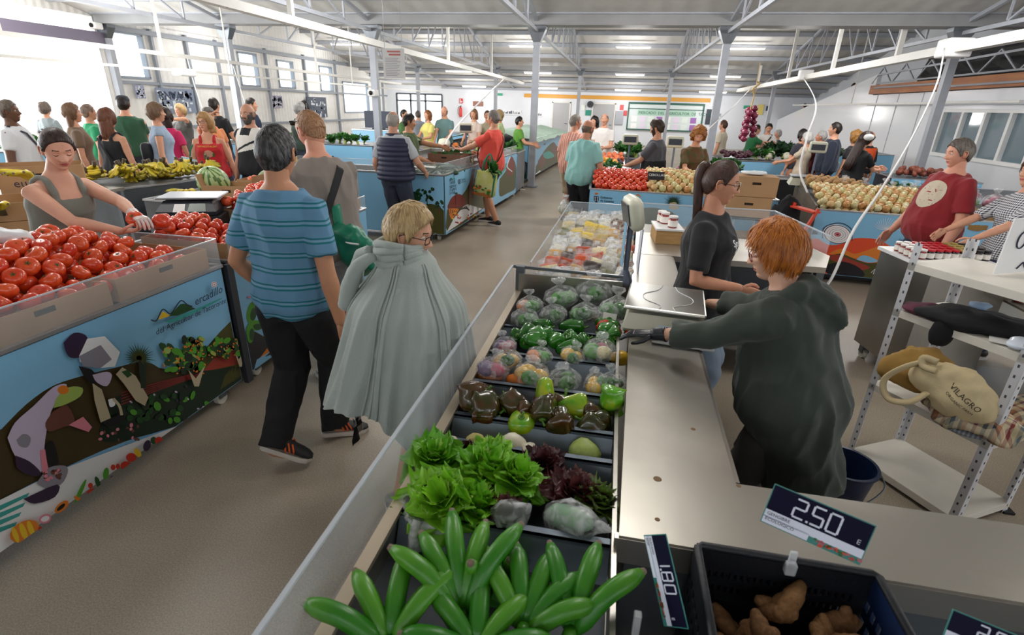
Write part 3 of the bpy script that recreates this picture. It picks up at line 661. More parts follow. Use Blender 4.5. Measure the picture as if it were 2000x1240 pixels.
# right side: panelled room, stair, mezzanine
RW = mat('glossy_white_panel', '#e6e8ee', .18, bump=.05, bscale=1.2)
wr = wallY(8.12, .12, 7.5, 20.4, 0, 2.5, [(9.4, 12.1, 1.05, 2.03), (12.55, 15.95, 1.05, 2.03)])
struct('wall_right', wr, RW)
m = MB().prism([(8, 20.4, 0), (8, 20.4, 3.12), (8, 31, 1.55), (8, 31, 0)], (.12, 0, 0)); struct('wall_stair', m, RW)
m = MB().box((9.7, 7.5, 0), (9.82, 31, 4.6)); struct('wall_right_outer', m, mat('white_plaster'))
m = MB()
for y in (12.55, 13.4, 14.25, 15.1, 15.95): m.box((7.96, y-.045, 1.0), (8.13, y+.045, 2.08))
for z in (1.02, 2.05): m.box((7.95, 12.5, z-.04), (8.13, 16, z+.04))
w = thing('window', None, None); w.name = 'window_6'; w['kind'] = 'structure'; m.build('window_frame', WHT, w)
MB().box((8.05, 12.55, 1.05), (8.06, 15.95, 2.03)).build('pane', mat('grey_glass', '#6f828c', .06, spec=.8), w)
m = MB()
for y in (9.4, 10.3, 11.2, 12.1): m.box((7.96, y-.045, 1.0), (8.13, y+.045, 2.08))
w = thing('window', None, None); w.name = 'window_7'; w['kind'] = 'structure'; m.build('window_frame', WHT, w)
MB().box((8.05, 9.4, 1.05), (8.06, 12.1, 2.03)).build('pane', MATS['grey_glass'], w)
m = MB()
for y in (17.2, 18.6, 20.0): m.box((7.985, y-.012, 0), (8.0, y+.012, 2.5))
m.box((7.9, 7.5, 2.18), (8.0, 20.4, 2.26)); struct('trim_5', m, mat('grey_rail', '#b9bcc2', .4))
m = MB().box((8.14, 7.5, 2.5), (9.7, 20.4, 2.62)); struct('floor_mezzanine', m, PAINTW)
o = thing('mezzanine_edge_beam', 'brown-orange timber edge beam under the upper floor at right', 'beam')
MB().box((7.86, 7.5, 2.52), (8.13, 20.4, 2.78)).build('fascia', mat('orange_timber', '#b06a26', .5, col2='#8a4a1c', vscale=3, stretch=(1, .3, 3)), o)
MB().tube([(7.82, 8, 2.6), (7.82, 16, 2.6), (7.82, 16.2, 2.68), (7.82, 20, 2.7)], .025, 6).build('conduit', PAINT, o)
o = thing('mezzanine_guard_rail', 'grey steel guard rail of the upper floor with slanted struts', 'railing')
m = MB(); m.bar((8, 8, 3.35), (8, 20.3, 3.1), .05); m.bar((8, 8, 2.85), (8, 20.3, 2.85), .04)
for k in range(9): m.bar((8, 8.2+1.4*k, 2.85), (8, 8.9+1.4*k, 3.3), .035); m.bar((8, 9.5+1.4*k, 2.85), (8, 8.9+1.4*k, 3.3), .035)
m.build('rail', PAINT, o)
o = thing('dark_tarpaulin', 'black sheet screening the upper floor behind the orange beam', 'tarpaulin')  # black sheet paints the darkness of the open upper floor
m = MB(); m.grid([[(8.7+.08*sin(i*1.3+j), 9+.6*i, 2.64+j*.2) for j in range(6)] for i in range(18)]); m.build('sheet', mat('black_sheet', '#17181b', .6), o)
m = MB(); m.box((8.3, 9.9, 2.62), (8.7, 10.5, 3.4)); tag(m.build('blue_barrel', mat('bright_blue', '#1e86c8', .4)), 'bright blue upright panel on the upper floor by the post', 'panel')
# columns
cmb = MB(); cmb.box((-.075, -.075, 0), (.075, .075, 3.3)); cm = cmb.mesh('post', PAINT)
cb = MB(); cb.box((-.15, -.15, 0), (.15, .15, .015)); cbm = cb.mesh('base_plate', STEELD)
ch = MB(); ch.loft([[(-.08, -.08, 3.2), (.08, -.08, 3.2), (.08, .08, 3.2), (-.08, .08, 3.2)], [(-.2, -.12, 3.45), (.2, -.12, 3.45), (.2, .12, 3.45), (-.2, .12, 3.45)]]); ch.box((-.2, -.12, 3.45), (.2, .12, 3.52)); chm = ch.mesh('column_head', STEELD)
LC = {(-2.03, 13.07): 'light grey steel column standing free in the aisle behind the red-shirted shopper', (2.05, 13.07): 'grey steel column rising behind the curly-haired seller', (6.4, 13.07): 'thick grey steel column left of the long window at right',
      (-6.0, 13.07): 'grey column behind the hanging grey notice sheet', (-9.9, 13.07): 'grey column left of the narrow bright window, behind the bald bearded man',
      (-13.45, 13.07): 'grey post at the right edge of the big bright opening', (-2.03, 26.4): 'far grey column left of the notice board, above the pink-shirted man', (2.05, 26.4): 'far grey column in front of the green-framed notice board',
      (-6.0, 26.4): 'far grey column by the red fire extinguisher', (-9.9, 26.4): 'far grey column in front of the glazed entrance', (6.4, 26.4): 'far grey column before the white stair wall', (-13.45, -.27): 'grey post at the near end of the big opening'}
for (x, y), lb in LC.items():
    o = thing('steel_column', lb, 'column', (x, y, 0), group='hall columns'); link('post', cm, o); link('base_plate', cbm, o); link('column_head', chm, o)
# gutters and purlins
for i, (y, lb) in enumerate(zip(YV[1:], ('wide grey gutter beam crossing the top of the view', 'narrower far gutter beam above the second column row'))):
    o = thing('gutter_beam', lb, 'beam', (0, y, 0))
    if i == 0:
        MB().box((-13.5, -.22, 3.52), (7.9, .22, 3.72)).build('gutter', GUT, o); MB().box((-13.5, -.32, 3.72), (7.9, .32, 3.95)).build('flashing', PAINT, o)
    else: MB().box((-13.5, -.08, 3.4), (7.9, .08, 3.58)).build('gutter', GUT, o)
n = 0
for (y0, y1, k) in ((-.27, 13.07, 10), (13.07, 26.4, 10), (26.4, 31, 4)):
    for j in range(1, k):
        y = y0+(y1-y0)*j/k
        if y < 6.4: continue
        m = MB().box((-13.5, y-.045, zroof(y)-.15), (9.6, y+.045, zroof(y)-.01))
        tag(m.build('roof_purlin', PAINT), 'light grey purlin running across under the white ceiling sheets', 'purlin', 'ceiling purlins')
# trusses
def truss(x, y0, y1, lb):
    o = thing('roof_truss', lb, 'truss', (x, y0, 0), group='roof trusses'); L = y1-y0; h = lambda t: zroof(y0+min(t, L-.01))-.16
    MB().bar((0, .1, 3.42), (0, L-.1, 3.42), .07, .07).build('bottom_chord', PAINT, o)
    m = MB(); m.bar((0, .1, 3.6), (0, L/2, h(L/2)), .07); m.bar((0, L/2, h(L/2)), (0, L-.1, 3.6), .07); m.build('top_chord', PAINT, o)
    N = 10
    for k in range(1, N):
        t = L*k/N; MB().bar((0, t, 3.42), (0, t, h(t)), .035, .035).build('web_post', PAINT, o)
        t2 = t+L/N if k < N/2 else t-L/N
        if k != N//2: MB().bar((0, t, 3.45), (0, t2, h(t2)), .035, .035).build('web_brace', PAINT, o)
TL = ['far left', 'left', 'aisle', 'right of the aisle', 'far right']
for x, s in zip(XC, TL):
    truss(x, -.27, 13.07, 'near-bay steel roof truss on the %s column line' % s); truss(x, 13.07, 26.4, 'far-bay steel roof truss behind the wide gutter, on the %s column line' % s)
for x in XC: tag(MB().bar((x, 26.4, 3.42), (x, 31, 2.72), .07).build('roof_rafter', PAINT), 'sloping grey rafter between last column row and back wall', 'rafter', 'end rafters')
# fluorescent lamps
lm = MB(); lm.bev((-.68, -.05, 0), (.68, .05, .05), .01); lmm = lm.mesh('housing', WHT)
lt = MB(); lt.bev((-.64, -.04, -.04), (.64, .04, 0), .015); ltm = lt.mesh('tube', mat('lamp_light', '#ffffff', emit=9))
for x in (-12, -8, -4.1, .2, 4.4):
    for y in (9.5, 16.6, 23.35, 27.0, 29.9):  # two nearest rows are out of sight, added to help light the hall
        if x < -9 and y > 25: continue
        o = thing('fluorescent_lamp', 'white fluorescent strip lamp lit under the ceiling', 'ceiling light', (x, y, zroof(y)-(.24 if y > 20 else .32)), group='ceiling strip lamps'); link('housing', lmm, o); link('tube', ltm, o)
# suspended trays
def tray(lb, x, y0, y1, z, w, hang, col=PAINTW, top=None, z1=None):
    o = thing('cable_tray', lb, 'cable tray', (x, y0, 0)); z1 = z if z1 is None else z1
    MB().bar((0, 0, z), (0, y1-y0, z1), w, w*.85).build('rail', col, o)
    for y in hang:
        zz = z+(z1-z)*(y-y0)/(y1-y0); MB().bar((0, y-y0, zz), (0, y-y0, zroof(y)-.05), w*.55).build('hanger', col, o)
    return o
o = tray('thick white cable tray running down the right side above the stalls', 5.6, 9.2, 30, 3.02, .17, (13.6, 17.3, 21.5, 26), z1=2.85)
for y, b in ((11.5, .2), (19.6, .13)): MB().bev((-.2, y-9.2-b, 2.86), (.2, y-9.2+b, 3.16), .03).build('junction_box', WHT, o)
o = tray('thick cream cable tray running down the left of the aisle', -5.3, 5.5, 30, 3.03, .14, (8.6, 16.8, 22.5), z1=2.95)
tray('long white tray crossing before the corrugated wall, upper of the pair', -9.8, 5, 24, 2.72, .09, (7.6, 10.8, 17), z1=2.6)
o = tray('thin white conduit crossing before the corrugated wall, lower of the pair', -9.3, 6, 27, 2.35, .05, (12.2, 18.4), z1=2.35)
MB().bev((-.12, 4.5, 2.25), (.12, 4.95, 2.4), .03).build('socket_box', WHT, o)
tray('thin white rail low on the right in front of the stair wall', 7.2, 12, 26, 2.2, .05, (14.6, 19.8))
def cable(lb, pts, r=.012, c=WHT, nm='power_cable'): return tag(MB().tube(smooth(pts, 8), r, 6).build(nm, c, smooth=True), lb, 'cable')
cable('long white cable slanting down from the thick tray to the steel worktop at right', [(5.4, 11.4, 3.0), (4.4, 9.2, 2.36), (3.3, 7.05, 1.72), (2.45, 5.5, 1.28), (1.95, 4.65, 1.02), (1.7, 4.2, .72), (1.55, 4.05, .6)], .011)
cable('white cable hanging nearly straight to the scale left of the onion stall', [(5.6, 19.8, 2.95), (3.4, 11, 2.1), (2.35, 7.6, 1.6), (2.2, 7.1, 1.25), (2.28, 6.9, 1.0)], .012)
cable('white cable hanging slack toward the middle stall', [(5.6, 27, 2.9), (3.2, 17, 2.1), (1.6, 11, 1.5), (1.0, 9.0, 1.1)], .012)
cable('white cable dropping to the cardboard box of the left aisle stall', [(-5.3, 25, 2.95), (-3.4, 14, 2.1), (-2.9, 9.5, 1.45), (-2.78, 8.4, 1.1)], .016)
cable('white cable loop hanging by the window at far right', [(7.6, 12.2, 2.3), (7.4, 11.8, 1.9), (7.3, 11.4, 1.62), (7.3, 11.0, 1.7), (7.4, 10.5, 2.1)], .015)
for x0, y0, x1, w_ in ((-9.8, 13, -9.7, 'upper white tray'), (-9.3, 10.9, -9.25, 'lower white conduit')): cable('thin white cable dangling from the %s before the corrugated wall' % w_, [(x0, y0, 2.6), (x1, y0, 2.1), (x1+.1, y0, 1.6)], .01)
# camera boxes, speakers
for p, lb in (((-6.0, 12.93, 2.05), 'small white security camera on the column behind the notice sheet'), ((-13.4, 12.8, 3.45), 'white floodlight on the post by the bright opening')):
    o = thing('wall_camera', lb, 'camera', p); MB().bev((-.1, -.14, -.08), (.1, .1, .08), .03).build('housing', WHT, o); MB().ball((0, -.16, 0), .05).build('lens', BLK, o)
# hanging notice sheet
o = thing('hanging_notice', 'grey printed notice sheet hanging in front of the column', 'notice', (-3.78, 9, 0))
m = MB(); m.box((-.19, 0, 2.23), (.19, .006, 2.68), 0)
for k in range(2): m.box((-.11+.03*k, -.003, 2.62-.045*k), (.12, 0, 2.645-.045*k), 1)
for k in range(11): m.box((-.15, -.003, 2.53-.026*k), (-.15+ru(.2, .3), 0, 2.54-.026*k), 2)
m.build('sheet', [mat('grey_sheet', '#c8c8c8', .5), mat('red_print', '#b0605c', .6), mat('grey_print', '#9c9c9e', .6)], o)
m = MB(); m.bar((-.15, 0, 2.68), (-.15, 0, 3.4), .006); m.bar((.15, 0, 2.68), (.15, 0, 3.4), .006); m.build('wire', PAINT, o)
# wall furniture on the back wall
def plate(nm, lb, cat, x0, x1, z0, z1, c, extra=None, y=30.97, t=.02):
    m = MB(); m.box((x0, y-t, z0), (x1, y, z1), 0); mats = [c]
    if extra: extra(m, mats)
    return tag(m.build(nm, mats), lb, cat)
NB = thing('notice_board', 'large green-framed notice board on the back wall', 'notice board', (.35, 30.9, 0))
GF = mat('board_green', '#1f5a4c', .5)
MB().box((0, 0, .85), (3.9, .05, 2.17)).build('board', mat('board_back', '#d5dfe0', .5), NB)
m = MB()
for a in (0, 1.9, 3.86): m.box((a-.03, -.05, .8), (a+.05 if a else .04, 0, 2.2)) if a != 1.9 else None
m.box((0, -.06, 2.1), (3.9, 0, 2.2)); m.box((0, -.05, 1.86), (3.9, 0, 1.9)); m.box((0, -.05, .8), (3.9, 0, .86)); m.build('frame', GF, NB)
m = MB(); m.box((.5, -.01, 1.55), (3.5, 0, 1.84), 0); m.text('MERCADO  DEL  AGRICULTOR  DE  TACORONTE', .19, (.55, -.015, 1.62), (1, 0, 0), (0, 0, 1), 1, extr=.002); m.build('title', [mat('header_pale_green', '#a9cdbb', .5), GF], NB)
for i in range(16):
    x = .2+.44*(i % 8); z = 1.22-.36*(i//8); MB().box((x, -.012, z), (x+.3, 0, z+.28)).build('paper', mat('paper%d' % (i % 4), ['#f0f0f0', '#e2d8ea', '#dfe9e4', '#9c6bb0'][i % 4], .7), NB)
plate('brown_plate', 'small brown square plate on the back wall', 'sign', -8.35, -7.75, 1.75, 2.0, mat('brown_plate', '#8a5a4c', .5))
def sgn(m, mats): mats.append(INKW); m.box((-9.12, 30.93, 1.9), (-9.08, 30.95, 2.1), 1); m.box((-9.04, 30.93, 1.92), (-8.99, 30.95, 2.0), 1)
plate('fire_sign', 'red fire sign above the extinguisher on the back wall', 'sign', -9.16, -8.95, 1.87, 2.13, mat('sign_red', '#cf2e2b', .4), sgn)
o = thing('fire_extinguisher', 'red fire extinguisher hung on the back wall', 'fire extinguisher', (-9.05, 30.85, 1.15))
MB().lathe([(.02, 0), (.085, .01), (.09, .05), (.09, .42), (.06, .5), (.03, .53)], 12).build('cylinder', MATS['sign_red'], o, True); MB().tube(smooth([(0, 0, .55), (-.14, 0, .5), (-.16, 0, .25), (-.12, -.05, .1)], 4), .015, 6).build('hose', BLK, o)
MB().bev((-.03, -.03, .53), (.03, .03, .6), .01).build('valve', BLK, o)
for x0, z0, s, lb in ((-.12, 1.78, MATS['sign_red'], 'red sign beside the right grey door'), (.1, 1.5, MATS['sign_red'], 'second red sign, right of the grey cabinet')):
    plate('fire_sign', lb, 'sign', x0, x0+.2, z0, z0+.26, s)
plate('wall_cabinet', 'light grey electrical cabinet on the back wall', 'cabinet', -.32, .1, 1.05, 1.72, PAINT, t=.12)
o = thing('wall_fan', 'round dark wall fan on the back wall beside the column', 'fan', (-1.72, 30.85, 2.02)); MB().tube([(0, .1, 0), (0, -.06, 0)], .17, 20).build('cage', mat('dark_grille', '#33363c', .5), o); MB().tube([(0, -.06, 0), (0, -.09, 0)], .06, 12).build('hub', BLK, o)
for x0, x1, z0, z1, lb in ((-6.6, -5.55, 1.35, 1.62, 'wide black-and-white drawing pinned on the back wall'), (-4.85, -4.35, 1.3, 1.95, 'tall grey framed photo on the back wall')):
    def ex(m, mats):
        mats.append(mat('ink_grey', '#3d4452', .6))
        for k in range(9): a = x0+(x1-x0)*(.05+.1*k); m.box((a, 30.94, z0+.06), (a+(x1-x0)*ru(.03, .08), 30.95, z0+ru(.12, .22)), 1)
    plate('wall_poster', lb, 'poster', x0, x1, z0, z1, mat('poster_pale', '#e6e9ee', .5), ex)
for x0, z0, w, h, c, lb in ((-2.2, 1.72, .2, .26, '#e9f2ea', 'small white-green notice beside the fan'), (-1.95, 1.45, .3, .28, '#2c8f7a', 'green safety sign under the fan'), (4.4, 1.2, .45, .75, '#2b3340', 'black-and-white zebra pattern poster right of the notice board'), (4.75, 2.3, .3, .2, '#5a6a86', 'small dark blue vent plate on the right back wall'),
                           (6.2, 2.02, .32, .16, '#2fa37c', 'small green emergency exit sign on the right back wall'), (6.9, 1.75, .28, .5, '#e8d478', 'yellow sheet taped on the right back wall'), (7.3, 1.95, .24, .24, '#4b5568', 'dark square vent on the right back wall'), (-7.0, 2.33, .35, .12, '#2fa37c', 'green exit sign on the ochre band')):
    plate('wall_sign', lb, 'sign', x0, x0+w, z0, z0+h, mat('sg'+c[1:], c, .5))
# pictures on the left wall
def lposter(lb, y0, y1, z0, z1, c, txt=None, nm='wall_poster'):
    m = MB(); m.box((-13.49, y0, z0), (-13.46, y1, z1), 0); mats = [mat('ph'+c[1:], c, .5), mat('photo_light', '#cfd6e0', .5), mat('photo_dark', '#2a3550', .5)]
    for k in range(40):
        w_ = min(.15, (y1-y0)*.2); a = ru(y0, y1-w_); b = ru(z0, z1-w_); m.box((-13.46, a, b), (-13.455, a+ru(.3, 1)*w_, b+ru(.3, 1)*w_), 1+(rnd() < .35))
    if txt: m.text(txt, .34, (-13.45, y0+.05, z1-.32), (0, 1, 0), (0, 0, 1), 2, extr=.003)
    tag(m.build(nm, mats), lb, 'poster')
lposter('large blue-grey carnival poster lettered RNVA on the corrugated wall', 14.3, 15.75, 1.35, 2.05, '#7d8aa0', 'RNVA!')
lposter('small purple-grey poster left of the carnival poster', 13.6, 13.9, 1.75, 2.1, '#8f93ad')
lposter('dark framed group photo on the far corrugated wall', 22.3, 23.9, 1.1, 1.95, '#3c4658'); lposter('small mauve picture on the far corrugated wall', 19.8, 20.5, 1.5, 1.95, '#a09bb4')
# palm trunk outside the opening
o = thing('palm_trunk', 'brown palm trunk outside the bright opening', 'palm tree', (-19, 14.6, 0))
MB().lathe([(.62-.012*k+.06*(k % 2), k*.22) for k in range(30)], 14).build('trunk', mat('palm_bark', '#efe2da', .9, var=.3, vscale=5, bump=.6), o)  # near-white bark paints in the overexposed haze outdoors
m = MB()
for k in range(14):
    a = k*.45; pr = [[(cos(a)*t*2.6+sin(a)*s*.35*(1-t), sin(a)*t*2.6-cos(a)*s*.35*(1-t), 6.4+1.2*t-2.6*t*t) for s in (-1, 0, 1)] for t in (0, .25, .5, .75, 1)]; m.grid(pr)
m.build('fronds', mat('palm_green', '#5c7a3c', .7), o)
# ================================================================ STALLS
def atP(px, py, p0, p1):                                     # sight line meets the upright plane through p0-p1
    r = ray(px, py); d = V((p1[0]-p0[0], p1[1]-p0[1], 0)); n = V((d.y, -d.x, 0)); t = (V((p0[0], p0[1], 0))-CAMC).dot(n)/r.dot(n); return CAMC+r*t
class Mural:
    """printed sheet on one upright face from p0 to p1 (metres), between z0 and z1; drawing points are read in the plane of the face"""
    def __init__(s, p0, p1, z0, z1, off=.004):
        s.p0, s.p1, s.z0, s.z1 = V((p0[0], p0[1], 0)), V((p1[0], p1[1], 0)), z0, z1; s.d = (s.p1-s.p0); s.L = s.d.length; s.d.normalize()
        n = V((s.d.y, -s.d.x, 0)); s.n = n if (CAMC-s.p0).dot(n) > 0 else -n; s.k = 1; s.m = MB(); s.off = off
        s.m.hexa([s.P(0, z0, -8), s.P(s.L, z0, -8), s.P(s.L, z0, 0), s.P(0, z0, 0), s.P(0, z1, -8), s.P(s.L, z1, -8), s.P(s.L, z1, 0), s.P(0, z1, 0)], 0); s.f = None
    def P(s, u, z, k): q = s.p0+s.d*u+s.n*(s.off+.00028*k); return V((q.x, q.y, z))
    def uv(s, p):
        q = atP(*(s.f(*p) if s.f else p), s.p0, s.p1); return (q-s.p0).dot(s.d), q.z
    def clip(s, pts):
        for ax, lim, sg in ((0, .004, 1), (0, s.L-.004, -1), (1, s.z0+.004, 1), (1, s.z1-.004, -1)):
            o = []
            for i in range(len(pts)):
                a, b = pts[i-1], pts[i]; ia, ib = (a[ax]-lim)*sg >= 0, (b[ax]-lim)*sg >= 0
                if ia != ib: t = (lim-a[ax])/(b[ax]-a[ax]); o.append((a[0]+(b[0]-a[0])*t, a[1]+(b[1]-a[1])*t))
                if ib: o.append(b)
            pts = o
            if len(pts) < 3: return []
        return pts
    def raw(s, uv, c):
        uv = s.clip(uv)
        if len(uv) > 2: s.m.poly([s.P(u, z, s.k) for u, z in uv], MI[c]); s.k += 1
    def poly(s, c, *pts): s.raw([s.uv(p) for p in zip(pts[::2], pts[1::2])], c)
    def curve(s, c, *pts): Q = [V((a, b, 0)) for a, b in zip(pts[::2], pts[1::2])]; Q = smooth(Q+[Q[0]], 3)[:-1]; s.raw([s.uv((q.x, q.y)) for q in Q], c)
    def ell(s, c, x, y, rx, ry=None, rot=0, n=14):
        ry = ry or rx; a = R(rot); s.raw([s.uv((x+rx*cos(t)*cos(a)-ry*sin(t)*sin(a), y+rx*cos(t)*sin(a)+ry*sin(t)*cos(a))) for t in [2*pi*i/n for i in range(n)]], c)
    def line(s, c, w, *pts):
        Q = [V((a, b, 0)) for a, b in zip(pts[::2], pts[1::2])]
        if len(Q) > 2: Q = smooth(Q, 4)
        for a, b in zip(Q, Q[1:]):
            d = b-a
            if d.length < 1e-6: continue
            o = V((-d.y, d.x, 0)).normalized()*w/2; s.raw([s.uv((q.x, q.y)) for q in (a-o, b-o, b+o, a+o)], c); s.k -= 1
        s.k += 1
    def text(s, c, body, size, a, b, shear=0, off=0, fit=False):
        ua, za = s.uv(a); ub, zb = s.uv(b); flip = ub < ua; dx = V((s.P(ub, zb, 0)-s.P(ua, za, 0))); up = V((0, 0, 1)); dx.normalize(); uy = (up-dx*up.dot(dx)).normalized()
        k0 = len(s.m.v); o_ = s.P(ua, za, s.k); s.m.text(body, size, o_, dx, uy, MI[c], shear=shear, off=off); s.k += 1
        if fit:
            w = max((V(v)-o_).dot(dx) for v in s.m.v[k0:]); f = (s.P(ub, zb, 0)-s.P(ua, za, 0)).length/w; s.m.v[k0:] = [tuple(o_+(V(v)-o_)*f) for v in s.m.v[k0:]]
    def rnd_blobs(s, cs, x0, y0, x1, y1, n, r0, r1):
        k0 = s.k
        for i in range(n): s.k = k0+i % 6; s.ell(cs[i % len(cs)], ru(x0, x1), ru(y0, y1), ru(r0, r1), ru(r0, r1)*.7, ru(0, 180), 7)
        s.k = k0+6
    def spikes(s, c, x, y, r, n=16, a0=180, a1=360, w=.09):
        for i in range(n):
            a = R(a0+(a1-a0)*i/(n-1)); rr = r*ru(.8, 1.1); s.poly(c, x-sin(a)*r*w, y+cos(a)*r*w, x+cos(a)*rr, y+sin(a)*rr, x+sin(a)*r*w, y-cos(a)*r*w); s.k -= 1
        s.k += 1
    def build(s, root, name='printed_panel'): return s.m.build(name, MUR, root, smooth=None)
def wheel(root, x, y):
    m = MB(); m.tube([(x-.016, y, .045), (x+.016, y, .045)], .045, 16); w = m.build('caster', mat('caster_white', '#d8d5cc', .5), root, smooth=False)
    m = MB(); m.hexa([(x-.028, y-.03, .05), (x+.028, y-.03, .05), (x+.028, y+.03, .05), (x-.028, y+.03, .05), (x-.028, y-.03, .115), (x+.028, y-.03, .115), (x+.028, y+.03, .115), (x-.028, y+.03, .115)]); m.box((x-.035, y-.04, .112), (x+.035, y+.04, .12)); m.build('caster_fork', STEELD, w)
def counter(label, pts, top=.92, nm='market_stall', guard=0, gsides=(), tray=.0, z0=.12, body=None, wheels=True, rim=True):
    """steel stall body on castors; pts = footprint corners; gsides = which sides carry an acrylic guard"""
    o = thing(nm, label, 'stall', (0, 0, 0)); n = len(pts); c = V((sum(p[0] for p in pts)/n, sum(p[1] for p in pts)/n, 0))
    ins = lambda k: [(c.x+(p[0]-c.x)*k, c.y+(p[1]-c.y)*k) for p in pts]
    m = MB(); a = [(x, y, z0) for x, y in pts]; b = [(x, y, top-tray) for x, y in pts]; m.loft([a, b]); m.build('cabinet', body or STEELD, o)
    if tray:
        m = MB()
        for i in range(n):
            p, q = V((*pts[i], 0)), V((*pts[(i+1) % n], 0)); d = (q-p).normalized(); nn = V((-d.y, d.x, 0)); nn = nn if (c-p).dot(nn) > 0 else -nn
            m.hexa([p+V((0, 0, top-tray)), q+V((0, 0, top-tray)), q+nn*.02+V((0, 0, top-tray)), p+nn*.02+V((0, 0, top-tray)), p+V((0, 0, top)), q+V((0, 0, top)), q+nn*.02+V((0, 0, top)), p+nn*.02+V((0, 0, top))])
        m.build('tray_wall', STEEL, o)
    if rim:
        m = MB()
        for i in range(n): p, q = V((*pts[i], top)), V((*pts[(i+1) % n], top)); m.bar(p, q, .03, .016)
        m.build('rim', ALU, o)
    if guard:
        for i in gsides:
            p, q = V((*pts[i], top)), V((*pts[(i+1) % n], top)); d = (q-p).normalized(); nn = V((-d.y, d.x, 0))*.003; h = V((0, 0, guard))
            MB().hexa([p-nn, q-nn, q+nn, p+nn, p-nn+h, q-nn+h, q+nn+h, p+nn+h]).build('acrylic_guard', ACR, o)
            MB().bar(p+h, q+h, .008, .006).build('guard_edge', mat('acrylic_edge', '#cfd6de', .2, alpha=.8), o)
    if wheels:
        for (x, y) in ins(.86): wheel(o, x, y)
    return o
# ---- left stall with the long painted front
S1 = counter('long stall at lower left with painted sky-blue front of farm workers', [(-3.05, .35), (-2.36, .35), (-2.36, 2.72), (-3.05, 2.72)], .90, guard=.17, gsides=(1, 2))
M1 = Mural((-2.36, .36), (-2.36, 2.71), .1, .885, .006); M1.f = lambda x, y: (x*.4032, 600+y*.4032)
M1.curve('olb', 0, 590, 120, 470, 250, 380, 400, 330, 560, 290, 700, 262, 800, 300, 960, 250, 1100, 100, 1200, 300, 1200, 420, 980, 530, 600, 650, 300, 780, 0, 930, -900, 1400, -900, 900)
M1.poly('ol', 990, 200, 1060, 120, 1135, 45, 1195, 385, 1100, 440, 950, 330); M1.poly('rd', 970, 315, 1040, 240, 1110, 205, 1170, 222, 1150, 275)
M1.curve('g1', 560, 430, 760, 370, 900, 320, 1050, 300, 1150, 290, 1190, 385, 980, 527, 620, 640, 480, 640, 500, 520)
for k in range(5): M1.poly('ol', 1060+20*k, 400-12*k, 1085+22*k, 330-14*k, 1110+16*k, 300-16*k, 1100+20*k, 370-16*k)
for k in range(5): M1.line('ma', 6, 580, 470-14*k, 760, 400-9*k, 960, 330-4*k)
M1.rnd_blobs(['gd', 'g1', 'gd', 'gr'], 600, 420, 1030, 560, 46, 14, 26); M1.rnd_blobs(['pu', 'li'], 620, 380, 1000, 520, 12, 5, 9)
M1.poly('wh', -900, 1330, 0, 925, 300, 778, 980, 525, 940, 575, 620, 812, 300, 1012, 0, 1240, -900, 1900)
for k in range(4): M1.poly('te', -20, 960+35*k, 130-k*20, 895+35*k+k*12, 120-k*20, 915+35*k+k*12, -20, 985+35*k)
M1.curve('li', 22, 630, 60, 555, 150, 475, 245, 385, 310, 372, 285, 425, 235, 500, 205, 640, 190, 790, 140, 800, 60, 720); M1.curve('gy', 65, 640, 100, 610, 135, 630, 120, 675, 80, 670)
M1.curve('pu', 60, 715, 130, 745, 185, 800, 150, 815, 70, 780); M1.curve('lg', 245, 485, 265, 430, 320, 385, 385, 388, 375, 430, 300, 470); M1.ell('or', 292, 398, 28, 22)
M1.curve('br', 240, 505, 310, 472, 350, 560, 300, 575, 225, 600, 205, 560); M1.poly('pk', 318, 568, 388, 528, 432, 578, 415, 602); M1.poly('pk', 178, 690, 205, 685, 222, 785, 190, 800)
M1.curve('bk', 200, 665, 240, 645, 268, 750, 230, 790, 215, 760); M1.curve('gy', 160, 850, 220, 775, 300, 765, 312, 800, 280, 855, 210, 872); M1.rnd_blobs(['br', 'pk'], 200, 785, 275, 835, 16, 8, 14); M1.curve('pu', 95, 925, 260, 855, 250, 915, 150, 948)
M1.curve('pu', 290, 170, 340, 122, 400, 135, 412, 190, 385, 235, 325, 242, 300, 210); M1.poly('wh', 405, 150, 490, 138, 565, 215, 540, 285, 470, 292, 370, 262, 365, 235); M1.poly('gy', 365, 235, 470, 180, 525, 250, 470, 292, 385, 285)
M1.poly('bk', 362, 282, 425, 298, 478, 352, 430, 368, 390, 335); M1.curve('li', 430, 325, 500, 310, 525, 330, 500, 380, 450, 360); M1.poly('tn', 430, 365, 475, 395, 524, 548, 470, 556, 440, 450); M1.curve('bk', 470, 555, 570, 515, 585, 540, 520, 575)
M1.poly('tn', 543, 322, 575, 288, 640, 330, 702, 435, 685, 475, 640, 450, 580, 365); M1.poly('gd', 570, 310, 600, 300, 622, 325, 600, 340); M1.curve('wh', 505, 445, 530, 440, 540, 470, 515, 480); M1.line('tn', 14, 530, 440, 560, 475, 572, 520)
M1.poly('g1', 650, 230, 690, 230, 690, 390, 665, 390); M1.spikes('gd', 655, 245, 80, 22, 150, 390, .07); M1.spikes('ol', 655, 245, 55, 14, 130, 410, .1)
def fruit_tree(M, x0, y0, x1, y1, s=1):
    M.rnd_blobs(['gr', 'gd', 'g1', 'g1', 'gr', 'gd', 'lg'], x0, y0, x1, y1, 46, 14*s, 30*s); M.rnd_blobs(['or'], x0, y0, x1, y1+10, 34, 4*s, 7*s)
fruit_tree(M1, 770, 190, 980, 310); fruit_tree(M1, 870, 150, 960, 210, .7); fruit_tree(M1, 990, 150, 1160, 235, .8); M1.poly('tn', 888, 300, 925, 342, 968, 280, 940, 380, 918, 380); M1.poly('tn', 1118, 225, 1135, 250, 1160, 205, 1150, 285, 1138, 285)
M1.rnd_blobs(['pk', 'br'], 455, 560, 660, 640, 16, 7, 13)
